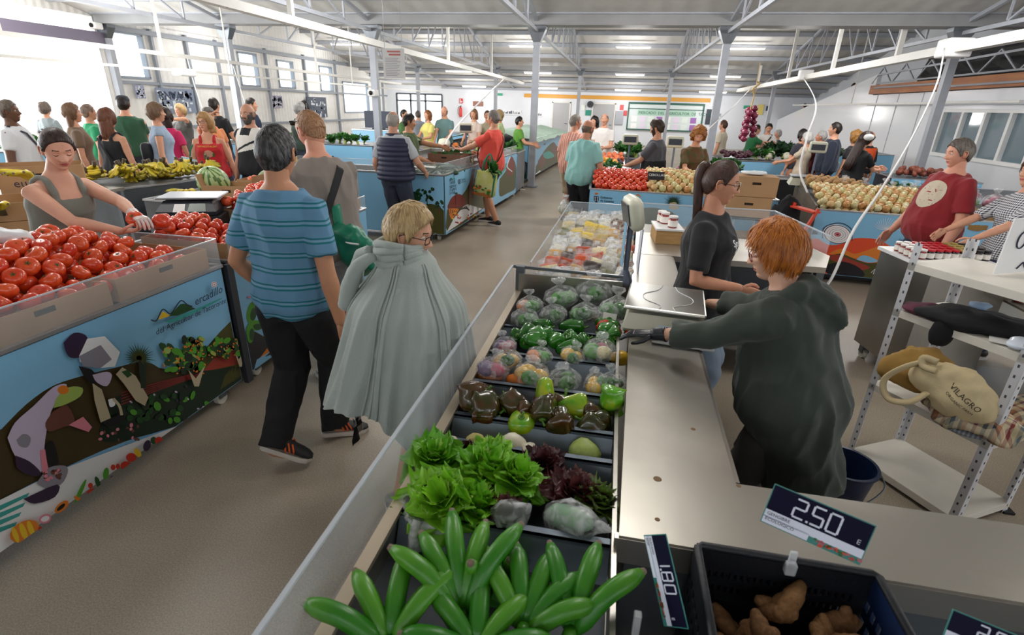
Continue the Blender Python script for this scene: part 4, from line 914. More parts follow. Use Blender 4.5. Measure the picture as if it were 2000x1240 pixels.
M1.ell('or', 85, 1078, 78, 48, -28); M1.ell('ye', 80, 1080, 16, 44, -20); M1.ell('ye', 115, 1065, 14, 40, -20); M1.ell('ye', 40, 1095, 14, 40, -20); M1.ell('pk', 185, 1018, 32, 22, -20); M1.ell('wh', 185, 1018, 22, 13, -20)
for x, y, c, a, b, r in ((265, 960, 'or', 42, 20, -40), (262, 962, 'bk', 26, 9, -40), (355, 890, 'gr', 10, 70, 25), (350, 925, 'or', 30, 10, 30), (415, 890, 're', 28, 18, -10), (405, 858, 're', 12, 14, 0), (440, 842, 'gd', 12, 30, -20), (480, 800, 'gr', 14, 30, 10), (515, 820, 'pu', 14, 10, 0), (515, 770, 're', 12, 14, 0), (538, 765, 're', 11, 13, 0), (578, 762, 're', 28, 22, 0), (603, 722, 're', 26, 22, 0), (635, 700, 'ye', 14, 26, -35), (680, 665, 'pu', 18, 28, 20), (700, 695, 'lg', 18, 10, -20), (712, 640, 'gd', 16, 18, 0), (738, 640, 're', 20, 18, 0), (743, 662, 'br', 17, 17, 0), (743, 662, 'lg', 11, 12, 0), (790, 630, 're', 8, 18, -10), (820, 618, 'ye', 14, 16, 0), (235, 1025, 're', 18, 10, -30), (265, 1008, 're', 16, 9, -30), (290, 985, 're', 14, 9, -30), (155, 1065, 're', 10, 12, 0), (182, 1058, 're', 9, 11, 0)): M1.ell(c, x, y, a, b, r)
M1.f = lambda x, y: (x*.25, 380+y*.25); M1.poly('ye', 1180, 972, 1215, 905, 1280, 940); M1.poly('gd', 1265, 942, 1355, 850, 1385, 845, 1475, 885, 1330, 940)
M1.curve('te', 1230, 985, 1440, 905, 1690, 798, 1560, 875, 1310, 988); M1.line('ink', 9, 1122, 972, 1165, 978, 1215, 890, 1270, 925, 1300, 900, 1358, 822, 1410, 855, 1450, 868); M1.ell('wh', 1622, 697, 23); M1.ell('pk', 1622, 697, 19); M1.ell('wh', 1622, 697, 14); M1.ell('rd', 1622, 697, 4)
M1.text('ink', 'ercadillo', .088, (1470, 862), (1690, 755), .2, fit=True); M1.text('ink', 'del Agricultor de Tacoronte', .072, (1160, 1092), (1715, 838), .15, fit=True)
M1.build(S1)
m = MB(); m.box((-2.36, 2.735, .06), (-2.33, 2.79, .9)); m.build('corner_post', mat('dark_post', '#33363c', .5), S1)
# ---- second left stall
S2 = counter('second left stall with cactus mural behind the striped-shirt shopper', [(-3.3, 2.82), (-2.37, 2.82), (-2.37, 4.75), (-3.3, 4.75)], .90, guard=.12, gsides=(1,))
M2 = Mural((-2.37, 2.83), (-2.37, 4.74), .1, .885, .006)
M2.poly('bk', 478, 700, 483, 640, 520, 660, 560, 640, 600, 640, 600, 700, 485, 760); M2.curve('or', 505, 700, 530, 668, 548, 655, 560, 668, 530, 690); M2.poly('sky', 488, 745, 500, 702, 545, 675, 640, 600, 700, 700, 560, 700); M2.poly('bk', 515, 697, 548, 668, 552, 684)
for x, y, a, b, r in ((490, 610, 10, 22, 10), (502, 600, 8, 20, -20), (498, 635, 16, 10, 0), (515, 620, 10, 18, 20), (508, 585, 6, 12, -10), (524, 600, 8, 16, 20), (486, 650, 8, 20, 0)): M2.ell('gr', x, y, a, b, r); M2.ell('gd', x+3, y+3, a*.6, b*.6, r)
M2.rnd_blobs(['re', 'pk'], 478, 575, 530, 600, 8, 2, 4); M2.poly('g1', 630, 480, 660, 470, 700, 560, 690, 640, 640, 640); M2.text('ink', 'Mercadillo', .07, (640, 440), (700, 420)); M2.build(S2)
# ---- banana counter and box stand behind the left stall
S3 = counter('grey steel counter carrying heaps of yellow bananas', [(-5.9, 4.6), (-5.0, 4.62), (-4.85, 5.2), (-4.85, 5.95), (-5.3, 6.0), (-5.7, 5.4)], .96, wheels=True)
S3b = counter('low steel counter with melon and cardboard trays behind the scales', [(-4.6, 4.45), (-3.4, 4.45), (-3.4, 5.95), (-4.6, 5.95)], .90)
# ---- cucumber stall on the aisle
S4 = counter('blue aisle stall of courgettes with hill mural and acrylic guard', [(-4.6, 7.1), (-2.33, 7.1), (-2.24, 9.2), (-2.95, 9.2), (-2.98, 7.75), (-4.6, 7.75)], .95, guard=.16, gsides=(0, 1), tray=.10)
c7 = lambda x, y: (750+x/4, 170+y/4)
M4 = Mural((-4.6, 7.095), (-2.335, 7.095), .11, .93); M4.f = c7
M4.curve('ol', 180, 1000, 330, 915, 420, 930, 490, 1000, 490, 1150, 180, 1150); M4.rnd_blobs(['g1', 'gd'], 190, 795, 385, 880, 34, 12, 24); M4.line('g1', 6, 340, 930, 335, 860); M4.rnd_blobs(['g1', 'gd'], 405, 890, 480, 960, 12, 10, 18); M4.line('br', 6, 435, 1000, 432, 930); M4.build(S4)
M5 = Mural((-2.325, 7.1), (-2.235, 9.2), .11, .93); M5.f = c7
M5.curve('ol', 490, 960, 560, 900, 640, 800, 700, 700, 760, 850, 810, 900, 760, 960, 500, 1130); M5.curve('ma', 495, 925, 530, 860, 590, 836, 635, 880, 630, 925, 560, 945, 500, 950); M5.poly('wh', 487, 1135, 540, 1030, 620, 930, 650, 915, 765, 950, 640, 1030)
M5.curve('or', 495, 950, 560, 948, 580, 960, 530, 1030, 510, 1000)
for k in range(6): M5.line('bk', 5, 500+15*k, 950+k*4, 508+13*k, 990-k*3)
for k in range(5): M5.line('bk', 7, 585+12*k, 960-8*k, 640+6*k, 940-4*k+10*k)
M5.rnd_blobs(['re', 'or', 'ma', 'ye'], 520, 985, 735, 1060, 26, 6, 12); M5.spikes('gd', 560, 835, 22, 10, 180, 360); M5.line('br', 5, 560, 930, 560, 835); M5.poly('br', 655, 900, 662, 760, 690, 640, 705, 640, 690, 780, 665, 930)
M5.line('te', 5, 508, 725, 520, 708, 530, 725, 542, 708, 552, 725); M5.line('ink', 4, 508, 730, 520, 713, 530, 730)
for i, s_ in enumerate(('Tienda', 'tradicional', "d'Canaria", 'Sur Rural')): M5.text('ink', s_, .06, (508, 762+26*i), ((552, 558, 560, 548)[i], 750+26*i), fit=True)
for k in range(4): M5.line('ink', 5, 574, 725+10*k, 592, 721+10*k)
M5.text('ink', 'Gobierno', .045, (598, 732), (628, 724), fit=True); M5.text('ink', 'de Canarias', .045, (598, 748), (632, 740), fit=True); M5.build(S4)
# ---- more aisle stalls
S5 = counter('blue aisle stall behind the red-shirted shopper with mountain mural', [(-4.0, 9.3), (-2.22, 9.3), (-2.1, 11.3), (-4.0, 11.3)], .95, guard=.14, gsides=(1,), tray=.08)
M6 = Mural((-2.215, 9.3), (-2.095, 11.3), .11, .93); M6.f = c7
M6.curve('ol', 900, 720, 960, 640, 1000, 560, 1030, 620, 1030, 780, 960, 830, 900, 850); M6.curve('ma', 950, 640, 985, 545, 1010, 560, 1020, 640, 980, 700); M6.poly('te', 900, 640, 960, 590, 950, 640, 905, 700); M6.line('wh', 7, 985, 545, 960, 620, 1000, 660); M6.build(S5)
S6 = counter('far blue aisle stall covered with pale green shade netting', [(-4.4, 13.6), (-2.22, 13.6), (-1.9, 20.4), (-4.6, 20.4)], .95, guard=.12, gsides=(1,), tray=.08)
M7 = Mural((-3.4, 13.59), (-2.23, 13.59), .11, .93); M7.f = c7
M7.curve('g1', 1025, 600, 1060, 570, 1100, 580, 1140, 620, 1145, 740, 1020, 740); M7.rnd_blobs(['bk', 'g1'], 1032, 520, 1062, 550, 8, 6, 12); M7.curve('wh', 1035, 635, 1075, 630, 1080, 650, 1040, 655); M7.build(S6)
M8 = Mural((-2.215, 13.6), (-1.895, 20.4), .11, .93); M8.f = c7
M8.curve('ol', 1185, 620, 1250, 500, 1320, 430, 1360, 470, 1415, 430, 1415, 600, 1300, 640, 1190, 700); M8.curve('br', 1200, 580, 1240, 520, 1265, 560, 1230, 640); M8.curve('br', 1310, 500, 1330, 430, 1350, 500, 1335, 560); M8.curve('te', 1240, 520, 1290, 500, 1330, 540, 1280, 560, 1250, 550); M8.poly('wh', 1180, 680, 1215, 650, 1225, 655, 1185, 690)
M8.text('ink', 'Gobierno', .09, (1245, 455), (1300, 440)); M8.build(S6)
# ---- middle stall: tomatoes and onions
S7 = counter('middle stall with blue front heaped with tomatoes and onions', [(-.31, 7.08), (2.0, 6.98), (2.0, 8.0), (-.35, 8.1)], .88, tray=.05)
c8 = lambda x, y: (1100+x/4, 170+y/4)
M9 = Mural((-.31, 7.07), (2.0, 6.97), .11, .87); M9.f = c8
M9.poly('ink', 240, 850, 278, 853, 278, 885, 259, 905, 240, 885)
for k in range(6): M9.ell('wh', 250+18*(k % 2), 862+12*(k//2), 4)
M9.spikes('or', 260, 838, 22, 7, 200, 340, .2); M9.text('ink', 'Gobierno', .082, (288, 868), (384, 876), 0, .002, fit=True); M9.text('ink', 'de Canarias', .082, (288, 892), (396, 903), 0, .002, fit=True)
for k, c in enumerate(('ink', 'te', 'or')): M9.line(c, 9, 488+38*k, 858, 508+38*k, 838, 528+38*k, 860)
M9.spikes('g1', 860, 905, 80, 22, 170, 370, .06); M9.spikes('gd', 860, 905, 55, 12, 170, 370, .08); M9.curve('tn', 830, 905, 880, 900, 900, 950, 830, 950)
M9.curve('ol', 560, 960, 700, 940, 880, 1000, 700, 1120, 560, 1100); M9.build(S7)
# middle stall's left wing going back
S8 = counter('side wing of the middle stall running back with mixed vegetables', [(-.34, 8.15), (.14, 8.15), (.14, 11.3), (-.40, 11.3)], .90, tray=.06)
S8c = counter('small far counter of pale green vegetables past the side wing', [(-.05, 11.8), (.5, 11.8), (.5, 13.5), (-.05, 13.5)], .90)
S5b = counter('short grey counter of leaf bunches between two left aisle stalls', [(-3.2, 11.45), (-2.1, 11.45), (-2.1, 12.4), (-3.2, 12.4)], .93)
Mural((-3.2, 11.44), (-2.1, 11.44), .11, .9).build(S5b)
S8b = counter('counter of carrots and leaf vegetables further back on the right side', [(.9, 8.9), (2.0, 8.9), (2.0, 9.8), (.9, 9.8)], .90)
# ---- onion stall at right
S9 = counter('right stall with onion-ring mural heaped with onions and bagged vegetables', [(2.33, 6.62), (4.55, 6.42), (4.75, 8.6), (2.75, 8.9)], .86, tray=.05)
c9 = lambda x, y: (1500+x/4, 170+y/4)
MA = Mural((2.33, 6.61), (4.55, 6.41), .11, .85); MA.f = c9
MA.curve('og', 280, 1290, 360, 1180, 470, 1230, 570, 1225, 680, 1180, 860, 1190, 980, 1250, 1150, 1240, 1150, 1480, 280, 1450)
c3b = lambda x, y: (1600+x*.2823, 450+y*.2823); MA.f = c3b
MA.curve('or', 60, 160, 150, 125, 240, 160, 320, 140, 430, 110, 470, 190, 410, 225, 330, 205, 240, 190); MA.curve('sky', 255, 200, 300, 172, 360, 185, 405, 212, 340, 222); MA.curve('ol', 60, 175, 150, 160, 230, 190, 330, 225, 420, 230, 400, 330, 60, 300); MA.curve('rd', 55, 190, 120, 165, 230, 205, 350, 255, 250, 270); MA.curve('bk', 55, 235, 170, 215, 280, 260, 300, 320, 60, 300)
MA.f = c9
for r, c in ((116, 'wh'), ): MA.ell(c, 540, 1148, 112, 76, 8, 24)
for r, c in ((108, 'ink'), (100, 'wh'), (82, 'pk'), (79, 'wh'), (64, 'ma'), (61, 'wh'), (46, 'ma'), (43, 'wh'), (26, 'rd'), (20, 'pk'), (12, 'ma')): MA.ell(c, 542, 1150, r, r*.68, 8, 24)
MA.line('ink', 6, 425, 1180, 440, 1095, 560, 1060, 650, 1110, 655, 1200)
for k in range(16): a = R(180+k*12); MA.line('wh', 3, 930, 1110, 930+60*cos(a), 1110+45*sin(a), 930+100*cos(a+.2), 1100+80*sin(a+.2))
MA.line('wh', 4, 930, 1110, 925, 1200); MA.spikes('g1', 360, 1145, 42, 16, 170, 370, .09); MA.spikes('g1', 1050, 1230, 60, 16, 170, 370, .09); MA.f = c3b; MA.line('wh', 4, 355, 290, 385, 265, 370, 300, 410, 260, 420, 290); MA.build(S9)
MB().hexa([(2.31, 6.63, .12), (2.33, 6.62, .12), (2.76, 8.9, .12), (2.74, 8.9, .12), (2.31, 6.63, .9), (2.33, 6.62, .9), (2.76, 8.9, .98), (2.74, 8.9, .98)]).build('side_board', mat('dark_board', '#5c5346', .6, var=.25, stretch=(1, 1, 6)), S9)
MB().box((2.5, 6.75, .02), (4.4, 8.5, .12)).build('kick_base', BLK, S9)
# right-hand continuation with farm-worker mural
S10 = counter('blue stall at far right edge with a farm-worker print', [(4.75, 8.2), (7.0, 7.9), (7.2, 9.2), (4.95, 9.5)], .88)
MC = Mural((4.75, 8.19), (7.0, 7.89), .11, .87); MC.f = c9
MC.curve('g1', 1700, 1080, 1760, 1000, 1850, 950, 1990, 960, 1990, 1240, 1700, 1240); MC.curve('bk', 1765, 850, 1790, 832, 1808, 850, 1795, 880, 1775, 878); MC.poly('wh', 1780, 880, 1820, 870, 1830, 920, 1790, 960, 1760, 940); MC.poly('tn', 1745, 950, 1775, 960, 1750, 1020, 1730, 1015); MC.poly('tn', 1785, 980, 1805, 980, 1795, 1090, 1770, 1095); MC.build(S10)
S11 = counter('back right stall with leafy greens and blue front strip', [(2.25, 12.4), (4.7, 12.75), (5.2, 14.3), (2.1, 13.6)], .90, guard=.0)
Mural((2.25, 12.39), (4.7, 12.74), .45, .88).build(S11)
S11b = counter('black-fronted counter in front of the leafy greens stall', [(1.5, 9.95), (4.2, 9.95), (4.2, 10.5), (1.5, 10.5)], .82, body=mat('black_sheet', '#17181b', .6))
S12 = counter('blue stall under the long window at right', [(4.95, 10.9), (6.3, 10.7), (6.5, 11.6), (5.05, 11.8)], .84)
Mural((4.95, 10.89), (6.3, 10.69), .11, .83).build(S12)
# ---- far left and back islands
for lb, p, t in (('far left counter by the bright opening with piled vegetables', [(-10.6, 6.4), (-8.3, 8.0), (-8.9, 9.0), (-11.2, 7.4)], .95),
                 ('left middle counter behind the woman in pink', [(-8.8, 9.9), (-6.4, 10.1), (-6.6, 11.0), (-9.0, 10.8)], .98),
                 ('counter behind the bald bearded man with blue front', [(-5.7, 7.3), (-4.9, 7.25), (-4.9, 8.2), (-5.7, 8.3)], .9),
                 ('wide counter left of the hanging notice with blue front', [(-8.9, 11.5), (-5.5, 11.6), (-5.6, 12.7), (-9.0, 12.6)], .92),
                 ('back counter behind the green-shirted seller', [(-5.0, 11.7), (-3.5, 11.7), (-3.5, 12.5), (-5.0, 12.5)], .9),
                 ('far back counter before the glazed entrance', [(-9.0, 17.5), (-4.9, 17.5), (-4.9, 18.6), (-9.0, 18.6)], .95),
                 ('far right back counter under the stair', [(4.5, 16.5), (7.4, 16.5), (7.4, 17.4), (4.5, 17.4)], .9)):
    o = counter(lb, p, t)
    Mural(p[0], p[1], .11, t-.02, .006).build(o)
# ---- main counter in front (produce case + worktops)
SM = thing('market_stall', 'steel produce case in front with grey dividers and long acrylic side', 'stall', (0, 0, 0))
xL, xR = -.49, .10
m = MB(); m.box((xL, .35, .10), (xR-.01, 2.85, .78)); m.build('cabinet', STEEL, SM)
MB().box((xL+.012, .36, .781), (xR-.022, 2.82, .785)).build('tray_floor', mat('dark_tray_floor', '#3a3f45', .5, .3, var=.2), SM)
m = MB(); m.box((xL-.012, .35, .78), (xL+.012, 2.85, .86)); m.box((xR-.02, .35, .78), (xR-.008, 2.85, .89)); m.box((xL, 2.83, .78), (xR, 2.85, .98)); m.build('tray_wall', STEEL, SM)
MB().bar((xL, .35, .868), (xL, 2.86, .868), .035, .014).build('rim', mat('satin_rim', '#c7b8a2', .35, .6), SM)
m = MB(); m.hexa([(xL-.03, .35, .86), (xL-.024, .35, .86), (xL-.024, 2.86, .86), (xL-.03, 2.86, .86), (xL-.046, .35, 1.015), (xL-.04, .35, 1.015), (xL-.04, 2.86, 1.015), (xL-.046, 2.86, 1.015)]); m.build('acrylic_guard', ACRW, SM)
MB().bar((xL-.043, .35, 1.017), (xL-.043, 2.86, 1.017), .011, .007).build('guard_edge', mat('acrylic_edge', '#cfd6de', .2, alpha=.8), SM)
m = MB(); m.box((xL+.03, 2.862, .84), (xR-.02, 2.868, 1.0)); m.build('acrylic_guard', ACRW, SM); m = MB(); m.box((xL-.02, 2.84, .80), (xL+.03, 2.88, 1.02)); m.build('corner_post', STEELD, SM)
MB().bar((xL-.04, 2.87, 1.01), (xR, 2.87, 1.0), .016, .016).build('guard_edge', mat('dull_steel'), SM)
for y, h in ((1.02, .868), (1.355, .862), (1.50, .868), (1.745, .868), (2.03, .862), (2.36, .85)):
    m = MB(); m.box((xL+.015, y-.004, .78), (xR-.022, y+.003, h)); m.hexa([(xL+.015, y-.004, h-.004), (xR-.022, y-.004, h-.004), (xR-.022, y+.022, h-.004), (xL+.015, y+.022, h-.004), (xL+.015, y-.004, h), (xR-.022, y-.004, h), (xR-.022, y+.022, h), (xL+.015, y+.022, h)])
    m.hexa([(xL+.015, y-.05, .782), (xR-.022, y-.05, .782), (xR-.022, y-.004, .782), (xL+.015, y-.004, .782), (xL+.015, y-.009, h-.01), (xR-.022, y-.009, h-.01), (xR-.022, y-.004, h-.01), (xL+.015, y-.004, h-.01)])
    m.build('divider', TRAY, SM)
for x, y in ((xL+.1, .5), (xR-.12, .5), (xL+.1, 2.7), (xR-.12, 2.7)): wheel(SM, x, y)
SW = thing('worktop', 'worn L-shaped stainless steel worktop running from the price cards to the scales', 'worktop', (0, 0, 0))
m = MB()
def slab(m, pts, z0, z1): m.prism([(x, y, z0) for x, y in pts], (0, 0, z1-z0))
slab(m, [(.095, 1.005), (2.1, 1.005), (2.1, 1.27), (.415, 1.27), (.44, 2.1), (.45, 3.72), (.18, 3.72)], .88, .92); m.build('top', STEELW, SW)
m = MB(); m.box((.085, 1.0, .84), (2.1, 1.02, .915)); m.bar((.42, 1.275, .905), (.452, 3.7, .905), .012, .03); m.build('edge', STEEL, SW)
m = MB(); slab(m, [(.12, 1.04), (2.0, 1.04), (2.0, 1.2), (.12, 1.2)], .15, .86); m.build('support_panel', STEELD, SW)
for x, y in ((.39, 1.24), (.41, 2.4), (.42, 3.6), (.26, 3.6)): MB().box((x-.02, y-.02, 0), (x+.02, y+.02, .88)).build('leg', STEELD, SW)
m = MB()
for x, y, r in ((.20, 1.24, .012), (.19, 1.08, .007), (.33, 1.52, .008), (.42, 1.262, .007)): m.lathe([(r, 0), (r*.8, .0006)], 12, c=(x, y, .9202))
m.build('rust_spot', mat('rust', '#7c5f3a', .6), SW)
# dry goods case
SD = counter('steel case full of bagged dried goods behind the vegetable case', [(-.44, 2.93), (.08, 2.93), (.16, 5.15), (-.40, 5.15)], .86, guard=.16, gsides=(2, 3), tray=.10, body=STEEL)
# second worktop with acrylic backed tray
SB = thing('market_stall', 'steel side counter with empty acrylic-edged tray behind the dark-haired seller', 'stall', (0, 0, 0))
m = MB(); slab(m, [(.19, 3.73), (1.46, 3.73), (1.60, 4.08), (1.52, 4.45), (.22, 4.45)], .88, .92); m.build('top', STEELW, SB)
m = MB(); slab(m, [(.24, 4.46), (1.55, 4.46), (1.62, 4.75), (1.48, 5.2), (.24, 5.2)], .78, .84); m.build('tray', STEEL, SB)
m = MB()
for a, b in (((.24, 5.2), (1.48, 5.2)), ((1.48, 5.2), (1.62, 4.2))): p, q = V((*a, .84)), V((*b, .84)); m.hexa([p, q, q+V((.004, .004, 0)), p+V((.004, .004, 0)), p+V((0, 0, .2)), q+V((0, 0, .2)), q+V((.004, .004, .2)), p+V((.004, .004, .2))])
m.build('acrylic_guard', ACR, SB)
m = MB(); m.bar((.24, 5.2, 1.04), (1.48, 5.2, 1.04), .01); m.bar((1.48, 5.2, 1.04), (1.62, 4.2, 1.04), .01); m.build('guard_edge', MATS['acrylic_edge'], SB)
MB().box((.62, 3.78, .35), (1.50, 4.4, .38)).build('shelf', STEELD, SB); MB().box((.24, 4.42, .1), (1.5, 4.46, .88)).build('front_panel', STEELD, SB); MB().box((.24, 5.15, .1), (1.48, 5.19, .8)).build('back_panel', STEELD, SB)
for x, y in ((1.44, 3.77), (1.56, 4.1), (1.50, 4.42), (.25, 3.8), (1.46, 5.14), (.3, 5.14)): MB().box((x-.025, y-.025, 0), (x+.025, y+.025, .88 if y < 4.6 else .8)).build('leg', STEELD, SB)
# steel cabinet at right
SC = thing('steel_cabinet', 'tall plain stainless cabinet on castors behind the white shelf', 'cabinet', (0, 0, 0))
m = MB(); m.loft([[(2.12, 4.5, .12), (2.2, 3.92, .12), (2.75, 4.02, .12), (2.68, 4.6, .12)], [(2.12, 4.5, .90), (2.2, 3.92, .90), (2.75, 4.02, .90), (2.68, 4.6, .90)]]); m.build('body', STEEL, SC)
m = MB(); m.loft([[(2.10, 4.52, .90), (2.18, 3.90, .90), (2.77, 4.0, .90), (2.7, 4.62, .90)], [(2.10, 4.52, .925), (2.18, 3.90, .925), (2.77, 4.0, .925), (2.7, 4.62, .925)]]); m.build('top', WHT, SC)
for x, y in ((2.18, 4.42), (2.27, 3.98), (2.65, 4.5)): wheel(SC, x, y)
# ================================================================ PRODUCE (one of each kind, then copies)
HID = (0, 0, -50)
def proto(nm): o = link(nm, None); return o
def place(pr, used, loc, rz=0, sc=1., label=None, cat=None, group=None):
    o = dup(pr, loc, rz, sc, label, group); o['category'] = cat or pr['category']; return o
class Kind:
    """prototype made at the origin; the first placement moves it, later ones copy it"""
    def __init__(s, nm, label, cat, group, make, variants=1):
        s.v = []; s.used = []; s.label, s.cat, s.group = label, cat, group
        for i in range(variants): o = link(nm, None, None, (0, 0, 0), 0, label=label, cat=cat, group=group); make(o, i); s.v.append(o); s.used.append(False)
        s.i = 0
    def put(s, loc, rz=0, sc=1., label=None, group=None, k=None):
        i = s.i % len(s.v) if k is None else k; s.i += 1; o = s.v[i]
        if s.used[i]: return dup(o, loc, rz, sc, label or s.label, group or s.group)
        s.used[i] = True; o.location = loc; o.rotation_euler = rz if hasattr(rz, '__len__') else (0, 0, rz); o.scale = (sc,)*3 if not hasattr(sc, '__len__') else sc
        o['label'] = label or s.label; o['group'] = group or s.group; return o
REDT = mat('tomato_red', '#d2351a', .24, col2='#e25a2a', vscale=5, coat=.3); CALX = mat('calyx_green', '#3f5a24', .6)
def mk_tom(o, i, n=18, k=10, mt=None):
    m = MB(); lob = 5+i; rings = []
    for j in range(k+1):
        t = -pi/2+pi*(.02+.96*j/k); r = cos(t); z = sin(t)*(.39+.02*i); dip = .10*gs(r, .35) if z > 0 else .03*gs(r, .3)
        rings.append([(r*.5*cos(a)*(1+.045*cos(lob*a+i)*(abs(sin(t))*.7+.2)), r*.5*sin(a)*(1+.045*cos(lob*a+i)*(abs(sin(t))*.7+.2))*(1-.03*i), z-dip*(1 if z > 0 else -1)) for a in [2*pi*q/n for q in range(n)]])
    m.loft(rings); m.build('fruit', mt or REDT, o, smooth=True)
    m = MB()
    for q in range(5): a = 2*pi*q/5+i; m.poly([(0, 0, .32), (.06*cos(a-.5), .06*sin(a-.5), .325), (.17*cos(a), .17*sin(a), .345), (.06*cos(a+.5), .06*sin(a+.5), .325)])
    m.tube([(0, 0, .3), (.01, 0, .37)], .02, 5); m.build('calyx', CALX, o)
def heap(kind, poly, zf, d, label, group, layers=2, jit=.12, tilt=1., sq=.86, skip=None, n_max=400, up=.3):
    """hexagonal layers of produce filling an outline, topmost first by the heap height zf(x, y)"""
    xs = [p[0] for p in poly]; ys = [p[1] for p in poly]; c = 0
    def inside(x, y):
        r = False
        for i in range(len(poly)):
            (a, b), (e, f) = poly[i-1], poly[i]
            if (b > y) != (f > y) and x < (e-a)*(y-b)/(f-b)+a: r = not r
        return r
    for L in range(layers):
        row = 0; y = min(ys)+d*.5*(L % 2)+d*.2
        while y < max(ys):
            x = min(xs)+d*.5*((row+L) % 2)+d*.1
            while x < max(xs):
                px, py = x+ru(-jit, jit)*d, y+ru(-jit, jit)*d
                if inside(px, py) and not (skip and skip(px, py)):
                    s = d*ru(.88, 1.04); z = zf(px, py)-s*.42-L*d*.78+ru(-.05, .05)*d; e = (ru(-tilt, tilt), ru(-tilt, tilt), ru(0, 6.28))
                    if L == 0 and c < n_max: kind.put((px, py, z), e, s, label, group); c += 1
                    else: REST.setdefault(kind, []).append(((px, py, z), e, s))
                x += d
            y += d*sq; row += 1
REST = {}
def rest(kind, nm, label, cat):                                  # all that lie beneath and beyond the counted ones: one object
    m = MB(); mats = []
    for i, (p, e, s) in enumerate(REST[kind]):
        for ch in kind.v[i % len(kind.v)].children:
            mt = ch.data.materials[0]
            if mt not in mats: mats.append(mt)
            M = MX.Translation(p) @ Euler(e).to_matrix().to_4x4() @ MX.Scale(s, 4); m.add([M @ v.co for v in ch.data.vertices], [tuple(q.vertices) for q in ch.data.polygons], mats.index(mt))
    m.build(nm, mats, None, smooth=True, label=label, cat=cat, kind='stuff')
TOM = Kind('tomato', 'ripe red tomato', 'tomato', 'tomatoes', mk_tom, 3)
zt = lambda x, y: 1.03+.17*sst(-x, 2.36, 2.8)-.05*sst(y, 2.1, 2.7)+.02*sin(9*x+7*y)
heap(TOM, [(-2.98, .75), (-2.40, .75), (-2.40, 2.62), (-2.98, 2.35)], zt, .096, 'large ripe tomato heaped in the cardboard-lined stall at lower left', 'tomatoes heaped on the painted left stall', 2, tilt=.9, n_max=150)
zt2 = lambda x, y: .99+.13*sst(-x, 2.4, 2.9)
heap(TOM, [(-3.0, 2.86), (-2.42, 2.86), (-2.42, 3.22), (-3.0, 3.22)], zt2, .088, 'tomato in the small box between the scales and the striped-shirt shopper', 'tomatoes in the small box of the second left stall', 2, tilt=.9, n_max=60)
heap(TOM, [(-3.1, 3.75), (-2.40, 3.75), (-2.40, 4.72), (-3.1, 4.72)], lambda x, y: 1.03+.22*gs(x+2.8, .35)*gs(y-4.2, .45), .096, 'tomato in the tall heap between the two male shoppers', 'tomatoes heaped between the two shoppers', 2, tilt=.9, n_max=130)
heap(TOM, [(-.27, 7.14), (.42, 7.11), (.42, 7.98), (-.27, 8.02)], lambda x, y: .94+.14*sst(y, 7.1, 7.6), .085, 'tomato heaped at the left end of the middle stall', 'tomatoes of the middle stall', 2, tilt=.9, n_max=38)
rest(TOM, 'tomatoes', 'further ripe tomatoes lying under and behind the counted ones', 'tomatoes')
ONI = mat('onion_skin', '#e2bf86', .38, col2='#c98c4e', vscale=4); ONW = mat('onion_pale', '#e9dfb4', .35, col2='#cfc27e', vscale=4)
def mk_on(o, i, mt=ONI):
    m = MB(); m.lathe([(.02, -.42), (.2, -.40), (.42, -.25), (.5, 0), (.44, .24), (.25, .40), (.09, .48), (.05, .60), (.03, .7)], 14, fn=lambda a: 1+.012*cos(9*a)); m.build('bulb', mt, o, smooth=True)
    m = MB()
    for q in range(6): a = q*1.05; m.tube([(0, 0, -.41), (.05*cos(a), .05*sin(a), -.46)], .008, 4)
    m.build('root', mat('onion_root', '#b99c6a', .8), o)
ON = Kind('onion', 'onion', 'onion', 'onions', lambda o, i: mk_on(o, i, (ONI, ONW)[i]), 2)
heap(ON, [(.46, 7.12), (1.9, 7.06), (1.9, 7.9), (.46, 7.95)], lambda x, y: .95+.16*sst(y, 7.05, 7.6)*sst(1.95-x, -.3, .5), .10, 'pale brown onion heaped beside the tomatoes on the middle stall', 'onions of the middle stall', 2, tilt=1.5, n_max=190)
heap(ON, [(2.40, 6.72), (3.75, 6.58), (3.8, 7.5), (2.55, 7.6)], lambda x, y: .93+.13*sst(y, 6.6, 7.3), .088, 'golden onion heaped at the front of the right stall', 'onions of the right stall', 2, tilt=1.5, n_max=165)
rest(ON, 'onions', 'further onions lying under and behind the counted ones', 'onions')
POT = mat('potato_skin', '#a9824f', .7, var=.2)
def mk_pot(o, i): m = MB(); m.ball((0, 0, 0), (.5, .38, .36), 12, 8); m.v = [tuple(V(p)*(1+.16*NZ.noise(V(p)*2.2+V((i*5, 0, 0))))) for p in m.v]; m.build('tuber', POT, o, smooth=True)
PO = Kind('potato', 'brown potato heaped behind the onions at the right stall', 'potato', 'potatoes of the right stall', mk_pot, 2)
heap(PO, [(2.55, 7.65), (3.2, 7.6), (3.25, 8.3), (2.7, 8.4)], lambda x, y: 1.08, .12, PO.label, PO.group, 1, tilt=1.5)
